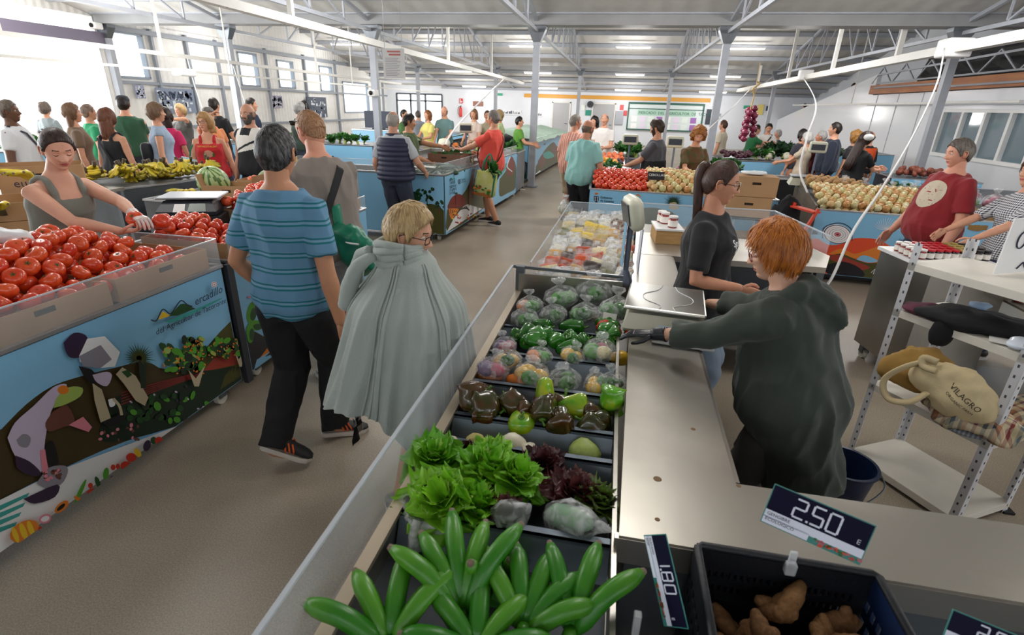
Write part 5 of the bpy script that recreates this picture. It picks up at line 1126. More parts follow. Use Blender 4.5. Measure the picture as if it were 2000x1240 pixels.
# peppers
def mk_pep(o, i, mt, L=1.15, taper=.55):
    m = MB(); rings = []; n = 18; bend = ru(-.15, .15)
    for r, z in ((.05, -.02), (.22, .03), (.42, .0), (.5, -.16), (.49, -.42), (.44, -.42-.3*L), (.5*taper+.10, -.42-.58*L), (.18, -.44-.70*L), (.04, -.40-.70*L)): rings.append([(r*cos(a)*(1+.13*cos(3*a+i)*(abs(z) > .02))+bend*z*z, r*sin(a)*(1+.13*cos(3*a+i)), z) for a in [2*pi*q/n for q in range(n)]])
    m.loft(rings); m.v = [tuple(V(p)*(1+.06*NZ.noise(V(p)*2+V((i*7, 3, 1))))) for p in m.v]; m.build('fruit', mt, o, smooth=True)
    m = MB(); m.tube([(0, 0, -.03), (.03, 0, .12), (.09, .03, .26)], [.07, .045, .055], 7); m.lathe([(.16, .0), (.13, .035), (.05, .05)], 8); m.build('stalk', mat('pepper_stalk', '#5f8a34', .5), o, smooth=True)
PG = mat('pepper_green', '#1d5f14', .16, col2='#2f7f1c', vscale=3, coat=.5); PO_ = mat('pepper_olive', '#35390f', .16, col2='#54300f', vscale=2.2, coat=.5); PY = mat('pepper_yellow_green', '#b9c21e', .2, col2='#5fae1e', vscale=1.6, coat=.5); PR = mat('pepper_red', '#c82a12', .2, coat=.5)
KPG = Kind('green_pepper', 'glossy green bell pepper in the row under the bagged greens', 'pepper', 'green peppers', lambda o, i: mk_pep(o, i, PG, 1.25, .45), 3)
KPO = Kind('brown_pepper', 'dark olive-brown bell pepper in the front pepper tray', 'pepper', 'olive brown peppers', lambda o, i: mk_pep(o, i, PO_, .7, .8), 3)
def pep(K, px, py, z, s, rot, lb, grp=None): p = at(px, py, z); K.put(tuple(p), [R(a) for a in rot], s, lb, grp)
for i, (px, py, s, rx, rz) in enumerate(((1010, 655, .075, 60, 10), (1045, 650, .08, 100, 200), (1075, 640, .085, 80, 80), (1110, 655, .07, 50, 300), (1062, 668, .085, 110, 140), (1092, 672, .08, 90, 30), (1140, 640, .095, 85, 95), (1170, 655, .08, 60, 250), (1112, 660, .08, 70, 10), (1185, 640, .075, 100, 170), (1150, 662, .085, 40, 60), (1200, 660, .075, 100, 20), (1025, 670, .075, 80, 330), (1078, 655, .08, 90, 120), (1180, 672, .08, 70, 200), (1128, 676, .075, 80, 110), (1205, 645, .085, 100, 60), (1037, 640, .075, 70, 160), (1108, 632, .075, 80, 240))):
    pep(KPG, px, py, .86+.02*(i % 2), s, (rx, ru(-30, 30), rz), 'glossy green bell pepper in the row under the bagged greens')
KPR = Kind('red_pepper', 'small red pepper', 'pepper', 'red peppers', lambda o, i: mk_pep(o, i, PR, .8, .6), 1)
for px, py, lb in ((1182, 632, 'orange-red pepper leaning on the white card beside the scale'), (1200, 650, 'red pepper under the gloved hand'), (1222, 645, 'small red pepper tight against the worktop edge')):
    p = at(px, py, .885); o = KPR.put(tuple(p), (R(80), 0, R(ru(0, 360))), .06, lb)
for i, (px, py, s, rx, rz) in enumerate(((925, 800, .10, 150, 20), (950, 765, .10, 30, 60), (965, 790, .09, 100, 130), (988, 775, .085, 60, 200), (985, 800, .08, 120, 300), (1010, 790, .075, 30, 0), (940, 785, .09, 70, 250), (1030, 812, .07, 100, 40), (1103, 775, .105, 20, 100), (1090, 815, .09, 100, 190), (1135, 820, .085, 60, 250), (1060, 820, .08, 120, 10), (965, 815, .075, 90, 90), (1160, 815, .08, 70, 20), (1078, 795, .08, 80, 50), (1185, 820, .075, 90, 120))):
    pep(KPO, px, py, .86+.012*(i % 3), s*1.1, (rx, ru(-30, 30), rz), KPO.label)
KPY = Kind('yellow_pepper', 'x', 'pepper', 'yellow-green peppers', lambda o, i: mk_pep(o, i, PY, (1.2, .7)[i], (.5, .85)[i]), 2)
for px, py, s, rot, lb, k in ((1062, 785, .07, (150, 10, 20), 'tall lime-yellow pepper standing among the brown peppers', 0), (1018, 815, .09, (10, 0, 0), 'lobed yellow-green pepper at the front of the tray', 1), (1148, 792, .09, (70, 40, 80), 'bright yellow horned pepper left of the big green one', 0), (1192, 795, .085, (170, 0, 0), 'large yellow-and-green pepper at the tray corner by the worktop', 1), (1195, 775, .09, (20, 0, 0), 'green-shouldered pepper behind the large one in the tray corner', 1)):
    KPY.put(tuple(at(px, py, .885)), [R(a) for a in rot], s, lb, k=k)
# bags
def crumple(m, seed, amp=.16, f=2.3): m.v = [tuple(V(p)*(1+amp*(NZ.noise(V(p)*f+V((seed, seed*2, 0)))+.5*abs(NZ.noise(V(p)*f*2.6+V((0, seed, 4))))))) for p in m.v]
def mk_bag(o, i, cols, mt=None, knot=True):
    m = MB()
    for q in range(5): a = q*2.4+i; c = (.42*cos(a)*(q > 0), .36*sin(a)*(q > 0), -.30+.12*(q % 3)); m.ball(c, (.42, .40, .36), 14, 9, q % len(cols))
    m.v = [tuple(V(p)*(1+.06*NZ.noise(V(p)*3+V((i, 0, 0))))) for p in m.v]; m.build('contents', cols, o, smooth=True)
    m = MB(); m.lathe([(.05, -.66), (.55, -.62), (.80, -.35), (.82, -.05), (.66, .22), (.36, .42), (.14, .52), (.10, .56)]+([(.22, .68), (.34, .82), (.30, .90)] if knot else [(.16, .6), (.05, .62)]), 40, fn=lambda a: 1); crumple(m, i*3.3, .20, 2.6)
    m.build('bag', mt or BAGF, o, smooth=True)
LG_ = mat('leafy_contents', '#4f9a34', .5, col2='#2a5f22', vscale=4); CRT = mat('orange_contents', '#d97a2c', .5); YLP = mat('yellow_contents', '#e5b62a', .3, coat=.3); PKC = mat('pink_contents', '#b0506a', .5, var=.2); DKC = mat('dark_contents', '#2d3524', .5); RDC = mat('tomato_red'); PPG = mat('pepper_green')
def bags(nm, lb, mats): return Kind(nm, lb, 'bag of vegetables', 'bagged vegetables in the front case', lambda o, i: mk_bag(o, i, mats), 1)
BG = {'g': bags('bag_of_greens', 'g', [LG_, DKC, LG_]), 'd': bags('bag_of_greens', 'd', [DKC, LG_, PPG]), 'm': bags('bag_of_vegetables', 'm', [LG_, CRT, LG_]), 'y': bags('bag_of_peppers', 'y', [YLP, YLP, LG_]), 'p': bags('bag_of_vegetables', 'p', [PKC, LG_, MATS['onion_pale']]), 'u': bags('bag_of_vegetables', 'u', [PKC, mat('violet_contents', '#6c4a7a', .5), PKC])}
for k, px, py, z, s, t, lb in (('m', 1035, 592, .90, .085, 15, 'clear bag with greens and orange carrots in the far left corner of the case'), ('g', 1095, 575, .92, .115, -10, 'big clear bag of long green vegetables standing at the back of the case'), ('g', 1160, 565, .93, .125, 10, 'tall pointed bag of dark greens at the back of the case'), ('d', 1205, 600, .92, .11, 20, 'clear bag of dark greens beside the scale'), ('g', 1025, 618, .89, .085, 0, 'small clear bag of greens at the left of the second row'), ('g', 1080, 610, .90, .085, 30, 'clear knotted bag of greens in the middle of the second row'), ('d', 1145, 608, .91, .10, -20, 'clear bag of courgettes before the tall pointed bag'), ('d', 1180, 622, .88, .07, 60, 'small bag of greens behind the white card'),
                         ('u', 985, 672, .89, .065, 0, 'clear bag of violet onions at the left edge of the case'), ('u', 965, 715, .89, .085, 40, 'glossy bag of violet vegetables leaning on the acrylic side'), ('y', 990, 698, .90, .075, 10, 'bag with a round yellow pepper marked by hand'), ('m', 1055, 690, .89, .07, 50, 'clear bag of greens and mushrooms in the middle of the bag row'), ('y', 1040, 728, .89, .09, -15, 'bag of orange-yellow peppers with a twisted knot'), ('g', 1100, 740, .88, .085, 25, 'crumpled clear bag of greens in front of the bag row'), ('y', 1120, 692, .88, .065, 0, 'small bag with yellow peppers behind the crumpled one'), ('p', 1172, 680, .90, .09, 30, 'bag of pink radishes and leaves at the right of the bag row'), ('y', 1165, 745, .88, .07, 80, 'bag with a pale yellow pepper next to the worktop'), ('g', 1195, 742, .88, .07, 0, 'small white-green bag in the corner by the worktop')):
    p = at(px, py, z); BG[k].put(tuple(p), (R(ru(-14, 14)), R(ru(-14, 14)), R(t)), (s, s*ru(.85, 1), s*ru(.85, 1.05)), lb)
for px, py, c, lb in ((955, 735, CRT, 'orange sweet potato at the left of the bag row'), (1012, 745, CRT, 'orange sweet potato under the yellow pepper bag'), (1210, 700, YLP, 'yellow pepper squeezed against the case wall')):
    o = thing('sweet_potato' if c is CRT else 'yellow_pepper', lb, 'vegetable', tuple(at(px, py, .845))); m = MB(); m.ball((0, 0, 0), (.05, .032, .03), 12, 8); crumple(m, px, .5, 20); m.build('flesh', c, o, smooth=True)
# tray of roots behind the lettuce
CH = mat('chayote_pale', '#e9e2cc', .45, var=.06); CHG = mat('chayote_green', '#9cae5a', .45, var=.15); CHY = mat('chayote_yellow', '#c9bb74', .5, var=.12)
def mk_ch(o, i): m = MB(); m.lathe([(.05, -.5), (.3, -.46), (.46, -.25), (.48, .0), (.38, .28), (.24, .45), (.06, .52)], 16, fn=lambda a: 1+.05*cos(5*a)); m.build('fruit', (CH, CHY, CHG)[i], o, smooth=True)
KCH = Kind('chayote', 'x', 'chayote', 'chayotes and turnips behind the lettuce', mk_ch, 3)
for px, py, s, rot, k, lb in ((880, 872, .075, (20, 0, 0), 0, 'round white turnip at the left end behind the lettuce'), (928, 868, .08, (10, 20, 0), 1, 'pale yellow-green chayote standing up'), (957, 876, .065, (60, 0, 30), 1, 'yellow chayote lying right of the standing one'), (975, 876, .06, (40, 40, 0), 0, 'grey-white turnip half hidden by the yellow chayote'), (1003, 872, .095, (15, -25, 0), 0, 'large white pear-shaped turnip'), (1032, 885, .07, (70, 0, 0), 0, 'small white turnip beside the price tag'), (1143, 886, .10, (80, 0, 60), 2, 'ridged green chayote at the right end')):
    KCH.put(tuple(at(px, py, .838)), [R(a) for a in rot], s, lb, k=k)
o = thing('price_tag', 'small cardboard tag with handwriting stuck behind the lettuce', 'price tag', tuple(at(1070, 892, .86))); m = MB(); m.box((-.025, 0, -.02), (.025, .002, .022), 0)
m.text('0.90 €', .018, (-.022, -.001, -.006), (1, 0, 0), (0, 0, 1), 1, extr=.0005); m.build('card', [mat('tag_card', '#cfc29e', .8), INKB], o)
# lettuce
def leaf(m, a, tilt, L, W, seed, frill=.16, mi=0, base=(0, 0, 0), cup=.35):
    P = []; rad = V((cos(a), sin(a), 0)); sd = V((-sin(a), cos(a), 0)); NU, NVv = 9, 14
    for i in range(NU+1):
        t = i/NU; row = []; out = rad*sin(tilt)*L*t+V((0, 0, cos(tilt)*L*t-.25*L*t*t*sin(tilt)*1.3)); w = W*(sin(pi*min(1, .12+.80*t)**.8)+.05)
        for j in range(NVv+1):
            u = j/NVv*2-1; q = abs(u)**2*t+max(0, t-.8)*3; wv = NZ.noise(V((u*3.5+seed, t*4.5, seed*1.7)))*frill*L*q*1.4+sin(u*16+seed+t*9)*frill*L*.22*q
            row.append(V(base)+out+sd*u*w+V((0, 0, 1))*(abs(u)**1.6*w*cup+wv)-rad*abs(u)*w*.15+rad*wv*.5)
        P.append(row)
    m.grid(P, mi)
LET = mat('lettuce_green', '#8ccc30', .36, col2='#5aa822', vscale=9, sss=0); LEY = mat('lettuce_heart', '#b5dc62', .4, var=.1); LED = mat('lettuce_red', '#3c1420', .4, col2='#5c2a2a', vscale=10); LEM = mat('lettuce_mixed', '#4a2f24', .4, col2='#5d7a2c', vscale=6)
def mk_let(o, i, ms=(LET, LEY), n=26, L=.115, frill=.16):
    m = MB()
    for q in range(n): f = q/n; leaf(m, q*2.4+i, R(78-62*f)+ru(-.1, .1), L*(1-.35*f)*ru(.9, 1.1), .052*(1-.4*f), q+i*31, frill, 0, (0, 0, .02*f), .3)
    m.build('leaves', ms[0], o, smooth=True); m = MB()
    for q in range(7): leaf(m, q*2.4, R(24), L*.6, .03, q+50, .14, 0, (0, 0, .015), .5)
    m.build('heart', ms[1], o, smooth=True); MB().lathe([(.012, -.02), (.016, 0), (.012, .02)], 10).build('stem', CH, o)
KL = Kind('lettuce', 'x', 'lettuce', 'green lettuces in the front case', mk_let, 3); KLR = Kind('red_lettuce', 'x', 'lettuce', 'red lettuces in the front case', lambda o, i: mk_let(o, i, ((LED, LED), (LEM, LED))[i], 24, .10, .2), 2)
for px, py, s, rot, k, lb in ((868, 985, 1.0, (25, -5, 0), 0, 'big bright green lettuce at the front left wrapped in a white bag'), (850, 905, .85, (10, 0, 40), 1, 'green lettuce behind the front one against the acrylic'), (945, 935, .95, (15, 8, 90), 2, 'green lettuce head in the middle of the tray'), (1000, 945, .85, (5, 20, 10), 0, 'right-hand green lettuce with wide outer leaves'), (960, 905, .75, (0, 0, 200), 1, 'curly green lettuce at the back of the tray'), (915, 1000, .75, (30, 10, 120), 2, 'lower green lettuce leaning over the divider')):
    KL.put(tuple(at(px, py, .862)), [R(a) for a in rot], s*1.22, lb, k=k)
for px, py, s, rot, k, lb in ((1062, 915, .75, (10, 0, 0), 0, 'dark red lettuce under the price tag'), (1120, 975, .9, (10, 10, 0), 0, 'dark red-leaf lettuce beside the worktop'), (1160, 990, .8, (10, 20, 60), 1, 'mixed red and green lettuce in the corner by the worktop'), (912, 888, .5, (0, 0, 0), 0, 'small purple lettuce between two green ones'), (985, 1000, .55, (0, 0, 0), 0, 'small dark lettuce deep between the bags')):
    KLR.put(tuple(at(px, py, .855)), [R(a) for a in rot], s*1.15, lb, k=k)
def wrap(nm, lb, px, py, z, s, mt, rot, pts=None, inner=None):
    o = thing(nm, lb, 'bag of vegetables', tuple(at(px, py, z)), [R(a) for a in rot])
    if inner: m = MB(); m.ball((0, 0, 0), [q*.8 for q in s], 14, 10); crumple(m, px, .25, 18); m.build('contents', inner, o, smooth=True)
    m = MB(); m.lathe([(.02*s[0]/.1, -s[2]*.9), (s[0]*.8, -s[2]*.7), (s[0], 0), (s[0]*.85, s[2]*.6), (s[0]*.4, s[2]*1.0), (s[0]*.15, s[2]*1.3)], 30); m.v = [(p[0], p[1]*s[1]/s[0], p[2]) for p in m.v]; crumple(m, py, .35, 14); m.build('bag', mt, o, smooth=True); return o
BAGL = film('lettuce_bag_film', '#f2f5f8', .66, .13, .4, 32); BAGQ = film('folded_bag_film', '#f2f4f6', .50, .25, .3, 26)
wrap('bag_of_lettuce', 'dark crinkled bag standing between the lettuces at the divider', 995, 1008, .875, (.05, .035, .045), BAGL, (0, 60, 20), inner=DKC)
wrap('bag_of_lettuce', 'long clear bag of pale green lettuce lying beside the red lettuce', 1110, 1012, .875, (.045, .04, .085), BAGL, (0, 75, -25), inner=mat('pale_lettuce', '#9cc49a', .5, col2='#6ea07a', vscale=14))
wrap('bag_of_lettuce', 'small dark bag at the bottom left corner of the lettuce tray', 795, 985, .85, (.03, .03, .04), BAGL, (0, 30, 0), inner=DKC)
o = thing('lettuce_bag', 'frosted white bag folded down around the front green lettuce', 'bag', tuple(at(862, 985, .845))); m = MB(); m.lathe([(.045, -.06), (.08, -.045), (.10, -.01), (.108, .02), (.10, .03), (.09, .02)], 40); crumple(m, 5, .35, 16); m.build('bag', BAGQ, o, smooth=True); m = MB(); m.tube([(-.03, -.10, .03), (-.035, -.125, 0), (-.03, -.13, -.04)], [.015, .012, .02], 10); m.build('knot', BAGQ, o, smooth=True)
# bananas
BGN = mat('banana_green', '#2f7a1c', .32, col2='#5a9c28', vscale=3, stretch=(2, 2, .6)); BYL = mat('banana_yellow', '#e2c832', .42, col2='#b9b43a', vscale=2.5); BTIP = mat('banana_tip', '#7a6a5a', .7); BSPOT = mat('banana_dark', '#4a3a20', .6)
def banana(par, P, r, mt, nm='banana'):
    Q = smooth(P, 4); N = len(Q); m = MB(); rr = [r*(.30+.70*sst(i/(N-1), .02, .34))*(1 if i < N*.80 else max(.5, 1-((i/(N-1)-.80)/.20)**2.4*.5)) for i in range(N)]
    m.tube(Q, rr, 7, ends=False); b = m.build(nm, mt, par, smooth=True); m = MB(); d = (Q[-1]-Q[-2]).normalized(); m.tube([Q[-1]-d*.002, Q[-1]+d*.01], [rr[-1]*.95, rr[-1]*.6], 7); m.build('tip', BTIP, b); return b
def bunch(o, n, L, r, mt, spread=1.5, up=.5, curl=.5, two=False, seed=0):
    MB().tube([(0, 0, -.01), (0, 0, .035), (0, .0, .06)], [.022, .018, .012], 8).build('crown', mt if mt is BGN else BSPOT, o, smooth=True)
    for q in range(n):
        a = -spread/2+spread*(q % (n if not two else (n+1)//2))/max(1, ((n if not two else (n+1)//2)-1)); row = q//((n+1)//2) if two else 0; e = up-(.35*row); d = V((sin(a), cos(a), 0)); u = V((0, 0, 1)); LL = L*ru(.9, 1.08)
        banana(o, [V((0, 0, .03))+d*.012, d*LL*.28*cos(e)*.8+u*(LL*.30*sin(e)+.03), d*LL*.58*cos(e)+u*(LL*.66*sin(e)+.03), d*LL*(.66+.3*cos(e))+u*(LL*.95*sin(e)+.02-curl*LL*.05)], r, mt)
for (px, py, z, rz, tlt, n, L, lb, sp, upv) in ((900, 1235, .83, 22, 0, 6, .20, 'green banana hand fanned upright left of the middle', 1.1, .75), (968, 1125, .865, -4, -30, 7, .13, 'green banana hand with blunt tips pointing at the viewer', 1.2, .9), (1020, 1262, .84, -12, 0, 6, .17, 'green banana hand arching right of the middle', 1.2, .5), (760, 1290, .83, 28, 0, 5, .18, 'green banana hand with brown blemishes at the far left', 1.3, .55), (1110, 1268, .83, -14, 0, 4, .19, 'green banana hand at the right beside the rod of the price card', .8, .65), (930, 1300, .84, 10, 0, 6, .16, 'green banana hand lowest at the bottom of the picture', 1.9, .4)):
    o = thing('banana_hand', lb, 'bananas', tuple(at(px, py, z)), (R(tlt), 0, R(rz)))
    if n != 7: bunch(o, max(3, n-1), L*1.05, .0215, BGN, sp*1.6, upv, .8)
    else:
        MB().tube([(0, .0, -.06), (0, .04, -.02)], [.02, .016], 8).build('crown', BGN, o)
        for q, (x, y) in enumerate(((-.035, .03), (0, .05), (.033, .065), (-.042, -.03), (-.005, -.015), (.03, 0), (-.03, -.07))): banana(o, [V((0, .03, -.07)), V((x*.9, y*.9+.05, -.04)), V((x*1.15, y*1.1+.02, .01)), V((x*1.18, y*1.1-.04, .055))], .0205, BGN)
def mk_yb(o, i): bunch(o, 5, .19, .02, BYL, 1.7, (.45, .25, .6)[i], .6, False)
KYB = Kind('banana_hand', 'hand of ripe yellow bananas heaped on the grey steel counter', 'bananas', 'yellow banana hands on the steel counter', mk_yb, 3)
for i in range(46):
    t = i/45; x = -5.6+.55*t+ru(-.15, .15)+.1*(i % 3); y = 4.8+1.0*t+ru(-.12, .12); KYB.put((x, y, 1.07+.06*(i % 3)), (R(180+ru(-22, 22)), R(ru(-20, 20)), R(ru(0, 360))), ru(.8, .95))
for lb, p, rz in (('single yellow banana hand in front of the watermelon', (-4.30, 4.68, .92), 200), ('yellow banana hand on the cardboard box at far left', (-4.75, 3.6, 1.14), 170), ('green-yellow banana hand in the lower box at far left', (-4.55, 3.15, 1.0), 200), ('second yellow banana hand on the box at far left', (-4.95, 3.75, 1.16), 150)):
    KYB.put(p, R(rz), 1.1, lb, 'single banana hands')
# watermelon and melons
def wm(nm, lb, p, r, c1, c2, rot):
    o = thing(nm, lb, 'melon', p, rot); m = MB(); m.ball((0, 0, 0), r, 40, 20); a = m.build('rind', [mat(nm+'_a', c1, .35, var=.1), mat(nm+'_b', c2, .35)], o, smooth=True)
    for q in a.data.polygons: c = q.center; q.material_index = 1 if sin(math.atan2(c.y, c.x)*11+.9*NZ.noise(c*14)*3) > .35 else 0
    MB().tube([(0, 0, r[2]*.97), (.01, 0, r[2]*1.12)], .008, 6).build('stalk', CALX, o)
wm('watermelon', 'striped green watermelon beside the scale', (-4.02, 4.75, 1.06), (.155, .15, .17), '#a9bf86', '#4c7436', (.5, .2, 0)); wm('green_melon', 'oval green melon behind the cardboard trays', (-3.85, 5.55, 1.02), (.2, .12, .11), '#9cae7c', '#7f9668', (0, 0, .5))
# courgettes
CG = mat('courgette_green', '#22402c', .35, col2='#34553a', vscale=6)
def mk_cg(o, i): m = MB(); m.tube(smooth([(-.5, 0, 0), (-.2, .05, 0), (.2, .05, 0), (.5, 0, 0)], 4), [.07+.05*min(1, q/4) for q in range(13)], 10, ends=True); m.build('fruit', CG, o, smooth=True); m = MB(); m.tube([(-.55, 0, 0), (-.66, -.03, 0)], [.05, .035], 6); m.build('stalk', CHG, o)
KC = Kind('courgette', 'dark green courgette lying behind the acrylic of the blue aisle stall', 'courgette', 'courgettes of the aisle stall', mk_cg, 1)
for i in range(46): KC.put((-3.25+.85*rnd(), 7.22+.9*rnd(), .89+.05*rnd()+.03*(i % 3)), (0, ru(-.15, .15), ru(-.5, .5)+(1.57 if i % 4 == 0 else 0)), ru(.24, .3))
for i in range(24): KC.put((-2.62+.2*rnd(), 7.4+1.5*rnd(), .89+.05*rnd()), (0, ru(-.15, .15), ru(.9, 2.1)), ru(.22, .28))
# leafy heaps: tufts of leaves, each a thing
def mk_leafy(o, i, mt, n=22, L=.14): 
    m = MB()
    for q in range(n): leaf(m, q*2.4, R(ru(15, 75)), L*ru(.7, 1.1), .045, q+i*9, .12, 0, (0, 0, 0), .2)
    m.build('leaves', mt, o, smooth=True); MB().tube([(0, 0, -.06), (0, 0, .02)], .02, 6).build('stems', CHG, o)
GD1 = mat('dark_leaf_green', '#16331a', .55, col2='#285228', vscale=12); GD2 = mat('mid_leaf_green', '#3d7a30', .5, col2='#2a5a26', vscale=12)
KD = Kind('leafy_bunch', 'x', 'leafy greens', 'x', lambda o, i: mk_leafy(o, i, (GD1, GD2)[i]), 2)
def tufts(lb, grp, p0, p1, nx, ny, z, k, s=1., hz=.0):
    for i in range(nx):
        for j in range(ny): KD.put((p0[0]+(p1[0]-p0[0])*(i+.5+ru(-.2, .2))/nx, p0[1]+(p1[1]-p0[1])*(j+.5+ru(-.2, .2))/ny, z+hz*(j/ny)+ru(0, .03)), (ru(-.4, .4), ru(-.4, .4), ru(0, 6)), s*ru(.85, 1.15), lb, grp, k=k)
tufts('dark chard bunch in the big dark heap of the back right stall', 'dark chard bunches', (3.3, 12.7), (4.7, 13.3), 8, 3, 1.02, 0, 1.6, .12)
tufts('green leaf bunch at the left of the back right stall', 'green bunches of the back right stall', (2.9, 12.5), (3.3, 13.2), 2, 3, .98, 1, 1.2)
tufts('bunch of green herbs beside the seller in the green t-shirt', 'herb bunches of the aisle stall', (-2.9, 8.2), (-2.35, 9.1), 4, 4, 1.0, 1, 1.1)
tufts('green leaf bunch on the far aisle stall before the netting', 'greens of the far aisle stall', (-3.1, 11.5), (-2.2, 12.3), 4, 3, 1.0, 1, 1.2)
tufts('lettuce bunch behind the tomatoes of the middle stall', 'lettuce bunches of the middle stall', (-.30, 8.25), (.1, 8.9), 3, 4, .96, 1, 1.0)
tufts('fennel-green bunch further back on the middle stall', 'far greens of the middle stall', (0, 11.9), (.45, 13.4), 3, 5, .98, 1, 1.5)
tufts('green bunch next to the carrots counter', 'greens next to the carrots', (1.6, 9.0), (1.95, 9.7), 2, 3, .96, 1, 1.4)
tufts('small green bunch at the far left counter', 'greens on the left counters', (-10.4, 6.8), (-8.9, 8.4), 6, 2, 1.0, 1, 1.3)
tufts('green bunch on the counter behind the pink-topped woman', 'greens behind the pink-topped woman', (-8.6, 10.0), (-6.6, 10.8), 6, 2, 1.02, 1, 1.3)
tufts('green bunch on the counter left of the notice sheet', 'greens left of the notice sheet', (-7.4, 11.7), (-5.8, 12.4), 5, 2, .97, 1, 1.3)
tufts('green pepper bunch behind the bagged vegetables at right', 'greens at the back of the right stall', (3.7, 7.9), (4.5, 8.4), 4, 2, .93, 1, .8)
BSK = [('beetroot', '#4a1f30', (2.35, 12.6), (2.9, 13.2), 40, .11, 'dark beetroot on the back right stall'), ('carrot', '#d06a3c', (-.36, 9.6), (.1, 11.2), 60, .11, 'orange carrot pile of the middle stall wing'), ('aubergine', '#35203a', (-.3, 9.05), (.1, 9.5), 18, .12, 'dark aubergine behind the lettuce of the middle stall'), ('orange_pumpkin', '#e59a2c', (-.25, 8.95), (.08, 9.2), 7, .17, 'orange pumpkin chunk behind the lettuce'),
       ('red_onion', '#7c2348', (1.0, 9.0), (1.5, 9.6), 26, .1, 'dark red onion beside the curly-haired seller'), ('cauliflower', '#e9e4cf', (3.2, 12.5), (4.4, 12.7), 9, .17, 'pale cauliflower at the front of the back right stall'), ('sweet_potato', '#8a4a3a', (5.1, 10.95), (6.1, 11.4), 30, .13, 'reddish sweet potato under the long window')]
for nm, c, p0, p1, n, d, lb in BSK:
    def mk(o, i, c=c, nm=nm):
        m = MB(); m.ball((0, 0, 0), (.5, .32 if nm in ('carrot', 'aubergine', 'sweet_potato') else .48, .42), 10, 7); crumple(m, 3, .2, 2.4); m.build('flesh', mat('veg_'+nm, c, .45, var=.15), o, smooth=True)
    K = Kind(nm, lb, nm.replace('_', ' '), lb+' heap', mk, 1)
    for i in range(n): K.put((ru(p0[0], p1[0]), ru(p0[1], p1[1]), (.90 if nm != 'sweet_potato' else .84)+d*.45+.09*rnd()), (ru(-.5, .5), ru(-.5, .5), ru(0, 6)), d*ru(.85, 1.1))
# bagged vegetables of the right stall
for i in range(20):
    x = 3.0+.23*(i % 7)+ru(-.05, .05); y = 7.15+.33*(i//7)+ru(-.05, .05); k = 'ugmpmgu'[i % 7]
    if x < 3.65 and y < 7.5: continue
    BG[k].put((x, y, 1.0), (0, 0, ru(0, 6)), ru(.11, .14), 'clear bag of mixed vegetables behind the onions of the right stall', 'bagged vegetables of the right stall')
o = thing('burlap_sheet', 'brown burlap sheet folded over the edge of the right stall', 'sheet', (0, 0, 0)); m = MB()
m.grid([[(3.75+.8*i/14, 6.50-.07*i/14+(.0 if j > 1 else -.03)+.012*sin(i*1.7), (.875+.02*sin(i*2+j)+.012*j if j > 1 else .86-.05*(2-j)+.01*sin(i*1.9))) if True else 0 for j in range(7)] for i in range(15)])
m.v = [(x, y+(k % 7)*.06 if k % 7 > 1 else y, z) for k, (x, y, z) in enumerate(m.v)]; m.build('cloth', mat('burlap', '#8a6a3c', .9, var=.2, bump=.3, bscale=150), o, smooth=True)
# dried goods packets
FILL = [('#c9a46c', 'beige grain'), ('#e6d3a6', 'cream chips'), ('#6b4a34', 'brown beans'), ('#e8c45a', 'yellow chips'), ('#7a7a50', 'green herb'), ('#c8502a', 'orange-red spice'), ('#4a3a34', 'dark seed'), ('#e9e2d2', 'white rice')]
def mk_pk(o, i):
    c = FILL[i][0]; m = MB(); rings = []
    for z, w, t in ((-.48, .30, .02), (-.44, .43, .14), (-.2, .455, .20), (.15, .44, .17), (.27, .40, .06)): rings.append([(w*cos(a), t*sin(a), z) for a in [2*pi*q/14 for q in range(14)]])
    m.loft(rings); crumple(m, i, .12, 4); m.build('contents', mat('fill_%d' % i, c, .7, var=.35, vscale=26), o, smooth=True)
    m = MB(); rings = []
    for z, w, t in ((-.50, .44, .02), (-.40, .46, .19), (-.1, .47, .20), (.2, .46, .12), (.38, .44, .05), (.52, .50, .012)): rings.append([(w*cos(a), t*sin(a)+.02*sin(9*a+z*20), z+.02*sin(5*a)) for a in [2*pi*q/20 for q in range(20)]])
    m.loft(rings); crumple(m, i*2, .12, 3); m.build('bag', film('goods_bag_film', '#f6f8fa', .88, .12, .5, 3.5) if i != 7 else BAGP, o, smooth=True)
    if i in (0, 2): MB().box((-.16, -.24, -.1), (.12, -.23, .12)).build('price_label', INKW, o)
KP = Kind('goods_bag', 'x', 'bag of dried goods', 'x', mk_pk, 8)
rows = [(2.99, [7, 7, 1, 0, 2, 6]), (3.12, [1, 7, 0, 2, 0, 7]), (3.27, [5, 5, 0, 6, 4, 0]), (3.42, [5, 5, 5, 1, 7, 2]), (3.57, [0, 6, 5, 5, 1, 4]), (3.72, [7, 0, 5, 1, 7, 0]), (3.88, [7, 7, 6, 2, 7, 5]), (4.04, [2, 7, 6, 0, 1, 0]), (4.2, [4, 3, 3, 3, 0, 2]), (4.36, [4, 3, 3, 1, 0, 2]), (4.52, [1, 4, 3, 3, 2, 2]), (4.68, [7, 7, 4, 7, 2, 0]), (4.84, [7, 1, 7, 7, 2, 6]), (4.98, [1, 7, 7, 2, 7, 0])]
for r_, (y, ks) in enumerate(rows):
    for c_, k in enumerate(ks):
        x = -.36+.093*c_+.016*(y-3)*c_/3+ru(-.012, .012); KP.put((x, y+ru(-.02, .02), .885+ru(0, .035)), (R(ru(-40, -12)), R(ru(-14, 14)), R(ru(-28, 28))), ru(.115, .145), 'clear bag of %s in the dried goods case' % FILL[k][1], 'bags of %s' % FILL[k][1], k=k)
